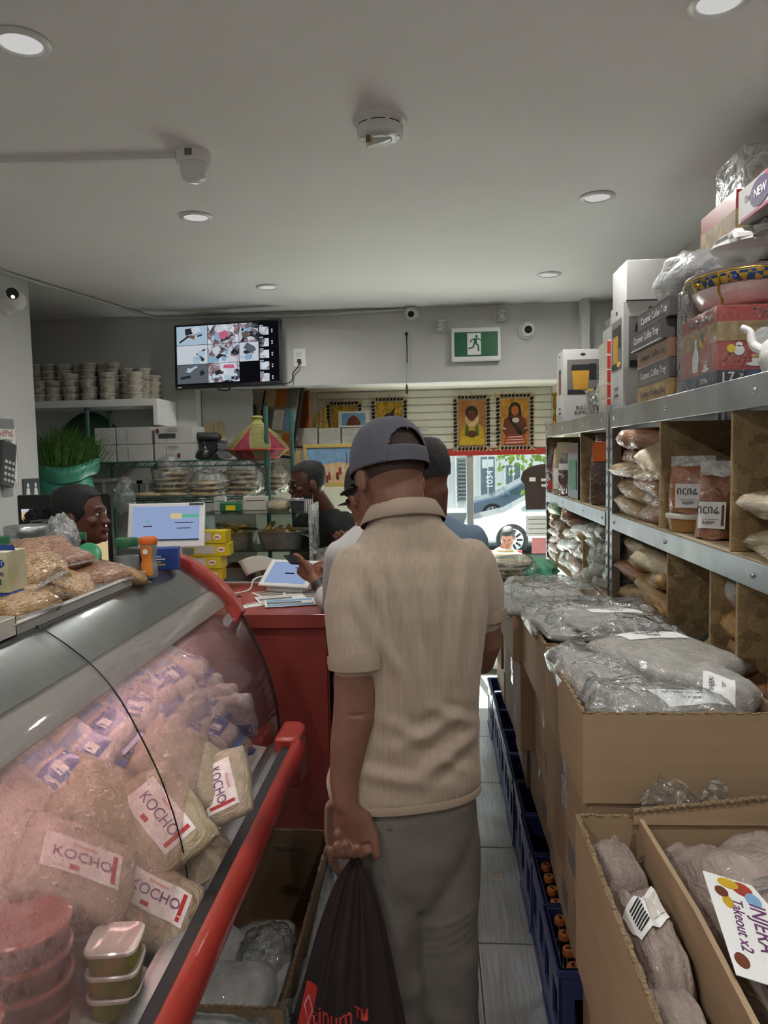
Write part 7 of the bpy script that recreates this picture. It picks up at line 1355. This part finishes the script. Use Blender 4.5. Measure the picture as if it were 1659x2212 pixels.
# trousers
mb = MB()
shirt_rings(mb, [(.50, .10, .09, (-.085, 1.822)), (.56, .14, .115, (-.085, 1.824)), (.62, .165, .13, (-.087, 1.827)), (.68, .178, .135, (-.088, 1.83)), (.74, .182, .135, (-.088, 1.83)), (.80, .178, .13, (-.086, 1.83)), (.86, .17, .122, (-.084, 1.83))], ROT)
chain(mb, [(-.165, 1.80, .78), (-.160, 1.795, .62), (-.14, 1.79, .45), (-.132, 1.80, .28), (-.13, 1.82, .07)], [.105, .102, .092, .088, .086], 22)
chain(mb, [(-.02, 1.855, .78), (-.0, 1.855, .62), (.005, 1.845, .45), (.008, 1.86, .28), (.008, 1.88, .07)], [.112, .105, .094, .09, .088], 22)
def trouser_folds(co, n):
    x, y, z = co; k = 1 if z < .72 else .5
    d = .006*noise.noise((x*8, y*8, z*11))*k+.005*noise.noise((x*14+z*9, y*9, z*14+4))*max(0, min(1, (.55-z)*5))+.004*noise.noise((x*20, y*10, z*4))
    for zc in (.46, .43, .405, .38): d += (.002 if x > -.07 else .0006)*(1+noise.noise((x*12, y*12, zc*40)))*math.exp(-((z-zc-.01*noise.noise((x*9, y*9, zc*30))-.22*(x-.01)*(1 if x > -.07 else -1))/.008)**2)
    return Vector(co)+Vector(n)*d
tr_ = organic('trousers', mb, 'trouser_grey', man, .0075, 12, trouser_folds)
MB().prism([(-.285, .755), (-.262, .765), (-.238, .70), (-.236, .57), (-.256, .56), (-.278, .60), (-.288, .68)], lambda u, v, q: (u, q+.35*(u+.26), v), 1.765, 1.80).build('pocket_flap', 'pocket_lining', tr_, bevel=.008, smooth=50)
for s in (-1, 1): MB().ball((-.118+s*.004, 1.683, .738), .0028, 8, 6).build('hem_eyelet', 'chrome', tr_)
# shoes
for x, y in ((-.13, 1.85), (.01, 1.91)):
    sh_ = MB().rings([[(x+a*w*.046, y+b_, z) for a, b_ in ((-1, -.09), (1, -.09), (1.05, .05), (.7, .16), (-.7, .16), (-1.05, .05))] for z, w in ((0, 1), (.025, 1.02), (.055, .95), (.09, .75))]).build('shoe', 'black_plastic', man, bevel=.012, smooth=60); MB().box(x-.05, x+.05, y-.095, y+.165, 0, .018).build('sole', 'dark_grey', sh_, bevel=.006)
# skin: head, neck, both arms and hands as one body
HT = TM((-.118, 1.905, 1.575), R(36), R(-24), R(4)) @ Matrix.Scale(1.06, 4)
mb = MB(); head_shape(mb, HT)
chain(mb, [(-.078, 1.868, 1.40), (-.085, 1.868, 1.455), (-.095, 1.872, 1.505), (-.105, 1.882, 1.55)], [(.072, .07), (.07, .068), (.068, .07), (.066, .072)], 20)
chain(mb, [(-.088, 1.86, 1.30), (-.084, 1.86, 1.40)], [.08, .07], 16)
chain(mb, [(-.075, 1.86, 1.33), (-.17, 1.81, 1.33)], [.05, .055], 14); chain(mb, [(-.075, 1.86, 1.33), (.07, 1.9, 1.33)], [.05, .055], 14)
chain(mb, [(-.19, 1.805, 1.33), (-.199, 1.745, 1.16), (-.196, 1.728, 1.06), (-.20, 1.715, 1.0), (-.214, 1.70, .93), (-.224, 1.685, .85), (-.221, 1.672, .805)], [.055, .05, .052, .051, .044, .035, .0285], 18)
curl_angles = (1.05, 1.1, 1.1, 1.0)
hand_shape(mb, (-.219, 1.670, .806), (-.203, 1.668, .718), (.93, .30, 0), (-.25, -.95, 0), 1.14, .0, [(-.175, 1.672, .775), (-.155, 1.662, .735), (-.147, 1.652, .690)], (.078, .084, .082, .068))
chain(mb, [(.085, 1.905, 1.33), (.117, 1.93, 1.20), (.122, 1.935, 1.12), (.112, 1.955, 1.075), (.07, 2.02, 1.06), (.0, 2.10, 1.06)], [.055, .05, .048, .047, .042, .03], 18)
curl_angles = .5
hand_shape(mb, (-.0, 2.10, 1.06), (-.06, 2.15, 1.07), (0, .3, 1), (-.6, -.6, 0), 1.0, 0, [(-.04, 2.12, 1.11), (-.07, 2.13, 1.12)])
def elbow_crease(co, n):
    d = 0
    if abs(co[0]+.197) < .05 and co[1] < 1.70: d = -.004*math.exp(-((co[2]-1.018)/.004)**2)*math.exp(-((co[0]+.185)/.02)**2)
    return Vector(co)+Vector(n)*d
body = organic('body', mb, 'skin_arm', man, .0036, 4, elbow_crease)
# cropped hair seen below the cap and through its opening
def scalp(T, name, m, root, lo=-.055, s=1.012, front=.06, extra=None):
    rings = []
    for z, a, b, cy in ((.121, .012, .02, -.008), (.114, .038, .05, -.008), (.1, .058, .076, -.008), (.07, .072, .094, -.004), (.03, .078, .1, -.002), (0, .077, .099, 0), (-.03, .073, .094, .004), (-.062, .066, .082, .010)):
        if z < lo-.01: break
        rings.append([(x*s, min(y, front-max(0, -z)*1.2 if z < .07 else 9)*s+cy, z) for x, y, _ in cloth_ring((0, 0), a+.0012, b+.0012, 28, 0, 0, 2.25)])
    o = MB().rings(rings[::-1]).xf(T).build(name, m, root, smooth=60); return o
scalp(HT, 'cropped_hair', 'hair_stubble', man, -.05, 1.008, .03)
# cap with arched opening, strap and brim
def make_cap(T, root, m, brim_m, opening=True):
    n, q = 132, 44; vs_, fs = [], []
    for j in range(q+1):
        el = pi/2*j/q
        for i in range(n):
            az = 2*pi*i/n; r = cos(el)**.62; vs_.append((.090*r*cos(az), .112*r*sin(az)-.004, .004+.128*sin(el)**.95))
    for j in range(q):
        for i in range(n):
            az = (2*pi*(i+.5)/n+pi/2) % (2*pi)-pi; h = j/q*1.0
            # azimuth 0 = back (-Y)
            a = ((2*pi*(i+.5)/n)-1.5*pi+pi) % (2*pi)-pi
            if opening and abs(a) < .60 and (h-.16) < .27*sqrt(max(0, 1-(a/.60)**2)) and h > .16: continue
            k = (i+1) % n; fs.append((j*n+i, j*n+k, (j+1)*n+k, (j+1)*n+i))
    c = MB(); c.add(vs_, fs); cr_ = c.xf(T).build('cap', m, root, smooth=180, solid=.0025)
    for k in range(6):
        a = pi/6+k*pi/3+.0; MB().tube([T @ Vector((.091*cos(el)**.62*cos(a), .113*cos(el)**.62*sin(a)-.004, .0045+.1285*sin(el)**.95)) for el in [pi/2*(j+(6 if sin(a) < -.7 else 0))/16 for j in range(16-(6 if sin(a) < -.7 else 0))]], .0009, 5).build('panel_seam', m, cr_, smooth=60)
    MB().ball((0, -.004, .133), (.008, .008, .004), 10, 6).xf(T).build('button', m, cr_, smooth=180)
    b = MB().rings([[T @ Vector((x, y, .006+z-.030*(abs(x)/.08)**2-.14*max(0, y-.085)-.0015*s)) for x, y, z in pts] for s, pts in ((1, [(.084*cos(a), .03+.07*sin(a)*1.06+.0, 0) for a in [pi*k/20 for k in range(21)]]+[(.080*cos(a), .045+.145*sin(a)**.8, .0) for a in [pi-pi*k/20 for k in range(21)]]), (-1, [(.084*cos(a), .03+.07*sin(a)*1.06, 0) for a in [pi*k/20 for k in range(21)]]+[(.080*cos(a), .045+.145*sin(a)**.8, 0) for a in [pi-pi*k/20 for k in range(21)]]))]).build('brim', brim_m, cr_, smooth=40)
    if opening: MB().rings([[T @ Vector((.0925*cos(a), .1145*sin(a)-.004, z)) for a in [1.5*pi-.66+1.32*k/14 for k in range(15)]]+[T @ Vector((.0905*cos(a), .1125*sin(a)-.004, z)) for a in [1.5*pi+.66-1.32*k/14 for k in range(15)]] for z in (.004, .028)]).build('strap', m, cr_, smooth=40)
    return cr_
make_cap(HT @ Matrix.Translation((0, .0, -.004)) @ Matrix.Rotation(R(9), 4, 'X'), man, 'cap_slate', 'cap_dark')
# ------------------------------------------------------------------ his black shopping bag
sb_ = thing('shopping_bag', 'black fabric shopping bag with a red logo hanging from his hand', 'bag', (0, 0, 0))
rings = []
for k in range(22):
    f = k/21; z = .675-.62*f; a = .012+.165*f**.72; b = .010+.075*f**.8; cx = -.198-.045*f; cy = 1.655+.005*f; pl = (.35*(1-f)**1.3+.05); n = 72
    rings.append([(cx+a*cos(t)*(1+pl*.5*sin(9*t+1)*.6+.03*sin(5*t+z*9)), cy+b*sin(t)*(1+pl*sin(11*t+2*sin(z*4))+.12*noise.noise((t*2, z*8, 1))), z) for t in [2*pi*j/n for j in range(n)]])
sbb = MB().rings(rings).build('bag_body', 'bag_maroon', sb_, smooth=180)
for dx in (-.008, .01): MB().tube([(-.198+dx, 1.655, .66), (-.2+dx*.6, 1.648, .685), (-.202+dx*.4, 1.655, .712)], .006, 8).build('handle', 'bag_maroon', sb_, smooth=60)
def on_bag(o): 
    bpy.context.view_layer.update(); conform(o, sbb.data, (0, 1, 0), .0015)
lg = MB().grid(lambda u, v: (-.362+.035*u+.045*v-.006*v*u, 1.0, .20+.19*v), 6, 24).build('red_emblem', 'logo_red', None); on_bag(lg); lg.parent = sb_
for pts in ([(-.312, .36), (-.302, .335), (-.313, .305), (-.324, .335), (-.312, .36)], [(-.313, .305), (-.328, .25)]):
    o = MB().prism([(x+.002*s, z) for s in (1,) for x, z in pts[:4]] if len(pts) > 3 else [(pts[0][0], pts[0][1]), (pts[1][0], pts[1][1]), (pts[1][0]+.004, pts[1][1]), (pts[0][0]+.004, pts[0][1])], lambda u, v, q: (u, 1.0, v), 0, .0) if False else MB().tube([(x, 1.0, z) for x, z in pts], .0022, 5)
    o = o.build('emblem_line', 'pink_sheet', None)
    for v in o.data.vertices: pass
    conform(o, sbb.data, (0, 1, 0), .003); o.parent = sb_
tx = text('ptinum™', .052, 'logo_red', None, (0, 0, 0), (0, 0, 0), depth=0, bold=.0006)
me = tx.data
for v in me.vertices: v.co = Vector((v.co.x*.8-.245, 1.0, v.co.y*1.15+.324+.05*v.co.x))
conform(tx, sbb.data, (0, 1, 0), .002); tx.parent = sb_
# ------------------------------------------------------------------ other people
def simple_person(label, base, yaw, H, shirt_m, trouser_m, skin, head_c, head_yaw, head_pitch=0, head_roll=0, hs=1.0, shoulders=.2, depth=.12, arms=(), sleeves=(), zs=None, top=None, sitting=False, neck_from=None, hair=None, hairm='hair_black', legs=True, hem=.85, sleeve_r=.062):
    t = thing('person', label, 'person', (0, 0, 0)); x, y, g = base; zsh = top
    mb = MB(); W, D = shoulders, depth
    shirt_rings(mb, [(g+hem, W*.88, D*1.05, (x, y)), (g+hem+.1, W*.86, D, (x, y)), ((g+hem+zsh)/2, W*.85, D, (x, y)), (zsh-.16, W*.95, D, (x, y)), (zsh-.08, W*.98, D*.95, (x, y)), (zsh-.03, W*.9, D*.85, (x, y)), (zsh+.01, W*.66, D*.72, (x, y)), (zsh+.045, W*.36, D*.6, (x, y))], yaw)
    for s in sleeves: chain(mb, s, [W*.34]+[sleeve_r]*(len(s)-1), 16)
    sh = organic('shirt', mb, shirt_m, t, .012, 5, lambda co, n: Vector(co)+Vector(n)*.007*noise.noise((co[0]*9, co[1]*9, co[2]*4)))
    mb = MB(); T = TM(head_c, head_yaw, head_pitch, head_roll); head_shape(mb, T, hs); hc = Vector(head_c); nb = Vector((x, y, zsh+.0))
    chain(mb, [nb-Vector((0, 0, .06)), nb+Vector((0, 0, .04)), hc+T.to_3x3() @ Vector((0, -.025, -.075))*hs, hc+T.to_3x3() @ Vector((0, -.02, -.03))*hs], [.075, .058*hs, .053*hs, .055*hs], 18)
    chain(mb, [nb+Vector((cos(yaw)*W*.7, sin(yaw)*W*.7, -.1)), nb-Vector((0, 0, .09)), nb+Vector((-cos(yaw)*W*.7, -sin(yaw)*W*.7, -.1))], [.03, .05, .03], 12)
    for a in arms: a(mb)
    organic('body', mb, skin, t, .0055, 4)
    mb = MB()
    if legs:
        dx, dy = cos(yaw), sin(yaw); shirt_rings(mb, [(g+hem-.15, W*.84, D*.98, (x, y)), (g+hem+.04, W*.84, D*.98, (x, y))], yaw)
        for s in (-1, 1):
            lx, ly = x+s*dx*W*.42, y+s*dy*W*.42
            if sitting: fx, fy = -sin(yaw), cos(yaw); chain(mb, [(lx, ly, g+hem-.05), (lx+fx*.4, ly+fy*.4, g+hem-.06), (lx+fx*.42, ly+fy*.42, g+.1)], [.09, .08, .06], 14)
            else: chain(mb, [(lx, ly, g+hem-.1), (lx, ly, g+.45), (lx, ly, g+.07)], [.1, .08, .07], 14)
        organic('trousers', mb, trouser_m, t, .014, 4)
        if not sitting:
            for s in (-1, 1): lx, ly = x+s*dx*W*.42, y+s*dy*W*.42; MB().box(-.045, .045, -.09, .16, 0, .08).build('shoe', 'black_plastic', t, bevel=.02, loc=(lx, ly, g), rz=yaw)
    return t, T
# salesman behind the counter
mat('tee_blue', '6f8296', .85, var=.05, spec=.2); mat('shirt_white', 'cfcac8', .8, var=.04, spec=.2); mat('shirt_pink', 'c98f98', .85, var=.05); mat('denim', '2f3848', .85, var=.1)
mat('skin_sales', '553224', .42, var=.12, vscale=14, spec=.5); mat('skin_cashier', '5e3426', .45, var=.12, vscale=14, spec=.5); mat('skin_blue', '6a4636', .5, var=.1, vscale=14, spec=.4)
t, T = simple_person('smiling salesman in a black T-shirt with glasses behind the counter', (-.64, 4.28, 0), R(150), 1.6, 'black_cloth', 'denim', 'skin_sales', (-.722, 4.22, 1.475), R(112), R(-6), 0, 1.0, .19, .11, [lambda mb: chain(mb, [(-.50, 4.19, 1.2), (-.49, 4.12, 1.05), (-.56, 4.02, 1.03)], [.05, .042, .032], 14), lambda mb: chain(mb, [(-.79, 4.34, 1.2), (-.83, 4.30, 1.0), (-.86, 4.2, .99)], [.05, .042, .032], 14)], [[(-.52, 4.22, 1.24), (-.495, 4.17, 1.14)], [(-.78, 4.34, 1.22), (-.82, 4.33, 1.12)]], None, 1.265)
face_bits(t, T); scalp(T, 'hair', 'hair_black', t, -.03, 1.015, .02)
MB().ball((0, .095, -.088), (.02, .01, .02), 10, 8).xf(T).build('goatee', 'hair_black', t, smooth=180)
fr = MB()
for sx in (-1, 1):
    fr.tube([(sx*.034+.024*cos(a), .108-.02*abs(cos(a)*.5+sx*.5)*sx*0, -.009+.017*sin(a)) for a in [2*pi*k/20 for k in range(21)]], .0026, 6); fr.tube([(sx*.058, .106, -.004), (sx*.079, .06, -.003), (sx*.083, -.005, -.004)], .0024, 6)
fr.tube([(-.011, .109, -.005), (.011, .109, -.005)], .0024, 6); fr.xf(T).build('eyeglasses', 'black_plastic', t, smooth=60)
# cashier
t, T = simple_person('cashier in profile with black hair tied in a curly bun', (-1.50, 2.95, 0), R(-80), 1.5, 'black_cloth', 'denim', 'skin_cashier', (-1.455, 2.93, 1.405), R(-86), R(4), 0, 1.0, .18, .11, (), [[(-1.5, 2.78, 1.15), (-1.42, 2.74, 1.0)], [(-1.5, 3.12, 1.15), (-1.42, 3.12, 1.0)]], None, 1.19)
face_bits(t, T); scalp(T, 'hair', 'hair_black', t, -.062, 1.055, .052)
blob(MB(), (0, -.155, -.025), (.06, .07, .06), .25, 4, 40, 26, 3).xf(T).build('hair_bun', 'hair_black', t, smooth=60)
cu_ = MB(); rh = random.Random(2)
for k in range(160):
    d = Vector((rh.gauss(0, 1), rh.gauss(0, 1), rh.gauss(0, 1))).normalized(); c = Vector((d.x*.06, -.155+d.y*.07, -.025+d.z*.06)); r = rh.uniform(.006, .011); e1 = d.orthogonal().normalized(); e2 = d.cross(e1)
    cu_.tube([c+d*r*.8*(q/7)+e1*r*cos(q*1.1)+e2*r*sin(q*1.1) for q in range(8)], .0012, 3)
o = cu_.xf(T).build('curls', 'hair_black', t); o['kind'] = 'stuff'
MB().tube([(-.1, -.078, -.01), (-.03, -.115, -.02), (.04, -.11, -.02)], .01, 8).xf(T).build('hair_tie', 'black_cloth', t, smooth=60); MB().lathe([(.004, 0), (.006, .012), (.002, .02)], 8, c=(.083, -.004, -.07)).xf(T).build('earring', 'chrome', t)
# blue shirt customer
t, T = simple_person('customer in a blue grey T-shirt behind the capped man', (-.015, 2.66, 0), R(25), 1.68, 'tee_blue', 'denim', 'skin_blue', (-.04, 2.65, 1.555), R(62), R(-14), 0, .98, .19, .115, (), [[(.13, 2.72, 1.30), (.155, 2.72, 1.15), (.15, 2.74, 1.08)], [(-.17, 2.58, 1.30), (-.19, 2.60, 1.12)]], None, 1.355)
scalp(T, 'hair', 'hair_black', t, -.03, 1.03, .05); face_bits(t, T)
# white shirt customer with watch and phone
curl_angles = (.35, .45, .5, .5)
def wl_arm(mb):
    chain(mb, [(-.36, 2.84, 1.26), (-.405, 2.93, 1.02), (-.455, 3.02, 1.045), (-.515, 3.08, 1.10)], [.03, .036, .037, .027], 16)
    hand_shape(mb, (-.515, 3.08, 1.10), (-.572, 3.12, 1.148), (-.3, -.3, .9), (.1, .9, -.1), .98, .02, [(-.556, 3.085, 1.168), (-.575, 3.085, 1.195), (-.598, 3.09, 1.205)])
def wr_arm(mb):
    global curl_angles
    curl_angles = (.5, .45, .4, .35)
    chain(mb, [(-.14, 2.92, 1.26), (-.2, 3.06, 1.08), (-.33, 3.1, 1.115), (-.425, 3.12, 1.135)], [.03, .036, .036, .026], 16)
    hand_shape(mb, (-.425, 3.12, 1.135), (-.478, 3.14, 1.140), (0, .7, .7), (-.5, .1, -.85), .98, .02, [(-.45, 3.10, 1.12), (-.475, 3.10, 1.108), (-.495, 3.11, 1.102)])
t, T = simple_person('customer in a white shirt and black cap holding a phone, mostly hidden', (-.25, 2.86, 0), R(28), 1.6, 'shirt_white', 'denim', 'skin_light_brown', (-.255, 2.87, 1.475), R(40), R(-14), 0, .98, .17, .11, (wl_arm, wr_arm), [[(-.37, 2.82, 1.24), (-.405, 2.92, 1.03), (-.435, 2.985, 1.025), (-.452, 3.012, 1.035)], [(-.12, 2.92, 1.24), (-.19, 3.04, 1.1)]], None, 1.30, sleeve_r=.056)
make_cap(T @ Matrix.Scale(.98, 4), t, 'cap_dark', 'cap_dark', False)
wt_ = thing('wrist_watch', 'dark smart watch on the wrist of the white shirted customer', 'watch', (0, 0, 0))
MB().tube([(-.478, 3.045, 1.066), (-.492, 3.057, 1.079), (-.497, 3.062, 1.084)], [.0345, .0335, .033], 28).build('strap', 'dark_grey', wt_, smooth=50); MB().box(-.014, .014, -.006, .006, -.017, .017).build('case', 'chrome', wt_, bevel=.004, loc=(-.466, 3.036, 1.055), rot=(R(-25), R(35), R(-35)))
pn = thing('phone', 'slim phone held between thumb and fingers over the counter', 'phone', (-.60, 3.13, 1.175), rot=(R(-12), R(34), R(-40))); MB().box(-.03, .03, -.055, .055, -.004, .004).build('case', 'black_plastic', pn, bevel=.004); MB().box(-.027, .027, -.05, .05, .0035, .0045).build('screen', 'scr_dark', pn)
# another hand with a green note
hb = MB(); curl_angles = (.5, .55, .6, .6)
gn = thing('bank_note', 'folded green and white card in the raised hand', 'card', (-.395, 3.13, 1.235), rot=(R(80), R(25), R(20))); MB().prism(oval(0, 0, .026, .032, 20), lambda u, v, q: (u, v, q), -.001, .001).build('card', 'fig_green', gn); text('17', .022, 'print_white', gn, (0, 0, .0015), (0, 0, 0))
t = thing('person', 'customer whose raised hand with a green card shows left of the polo shoulder', 'person', (0, 0, 0)); mb = MB(); T = TM((-.24, 3.32, 1.42), R(80), R(-10)); head_shape(mb, T, .96); chain(mb, [(-.22, 3.34, 1.2), (-.235, 3.33, 1.36)], [.07, .055], 14)
chain(mb, [(-.30, 3.24, 1.2), (-.22, 3.16, 1.02), (-.33, 3.15, 1.18)], [.05, .042, .027], 14); hand_shape(mb, (-.335, 3.15, 1.185), (-.37, 3.14, 1.24), (-.8, .2, -.4), (-.5, .3, .5), .95, .03, [(-.37, 3.12, 1.205), (-.39, 3.11, 1.22)]); organic('body', mb, 'skin_brown', t, .006, 4)
mb = MB(); shirt_rings(mb, [(.8, .15, .1, (-.2, 3.36)), (1.0, .15, .1, (-.2, 3.36)), (1.15, .16, .1, (-.2, 3.36)), (1.22, .13, .085, (-.2, 3.36)), (1.27, .06, .06, (-.2, 3.36))], R(60)); organic('shirt', mb, 'black_cloth', t, .014, 4); mb = MB()
for s in (-1, 1): chain(mb, [(-.2+s*.05, 3.36+s*.07, .8), (-.2+s*.05, 3.36+s*.07, .06)], [.085, .07], 14)
organic('trousers', mb, 'denim', t, .016, 4); scalp(T, 'hair', 'hair_black', t, -.03, 1.0, .05)
# people sitting outside
def striped():
    t = NT('shirt_striped'); co = t.coord(); w = t.add('ShaderNodeTexWave'); w.bands_direction = 'Z'; w.inputs['Scale'].default_value = 7; w.inputs['Distortion'].default_value = 1; t.link(co, w.inputs[0]); t.link(t.ramp(w.outputs[1], [(.4, 'd6cdb8'), (.6, '8a7a58')]), t.b.inputs['Base Color']); t.b.inputs['Roughness'].default_value = .85
striped()
g = -.32
t, T = simple_person('man in a striped shirt sitting outside looking down', (.84, 9.05, g), R(170), 1.2, 'shirt_striped', 'denim', 'skin_brown', (.87, 8.95, .605), R(165), R(-28), 0, 1.0, .2, .12, (lambda mb: chain(mb, [(.66, 9.0, .3), (.62, 8.8, .1), (.8, 8.7, .12)], [.05, .04, .035], 12), lambda mb: chain(mb, [(1.03, 9.0, .3), (1.05, 8.8, .1), (.9, 8.7, .12)], [.05, .04, .035], 12)), [[(.67, 9.0, .33), (.63, 8.86, .17)], [(1.02, 9.0, .33), (1.05, 8.86, .17)]], None, .42, True, hem=.42)
scalp(T, 'hair', 'hair_black', t, -.03, 1.04, .05); face_bits(t, T)
t, T = simple_person('man in a pink shirt sitting outside with his back turned', (-1.10, 10.1, g), R(-10), 1.2, 'shirt_pink', 'denim', 'skin_light_brown', (-1.15, 10.12, .745), R(-10), R(-5), 0, .95, .21, .12, (lambda mb: chain(mb, [(-1.3, 10.1, .42), (-1.34, 10.3, .2), (-1.2, 10.5, .2)], [.05, .04, .03], 12),), [[(-1.29, 10.08, .45), (-1.34, 10.2, .27)], [(-.91, 10.08, .45), (-.88, 10.2, .27)]], None, .56, True, hem=.42)
scalp(T, 'hair', 'hair_stubble', t, -.03, 1.01, .05)
for x, y, yw, l in ((.84, 9.08, R(170), 'metal chair under the striped shirt man'), (-1.10, 10.08, R(-10), 'metal chair under the pink shirt man')):
    t = thing('cafe_chair', l, 'chair', (x, y, g), yw); MB().box(-.2, .2, -.17, .2, .36, .385).build('seat', 'dark_grey', t, bevel=.01); MB().box(-.2, .2, -.2, -.175, .5, .72).build('backrest', 'print_red' if x > 0 else 'dark_grey', t, bevel=.01)
    for a in (-.18, .18):
        for b in (-.17, .18): MB().cyl((a, b, 0), (a, b, .37 if b > 0 else .7), .012, n=8).build('leg', 'dark_grey', t)
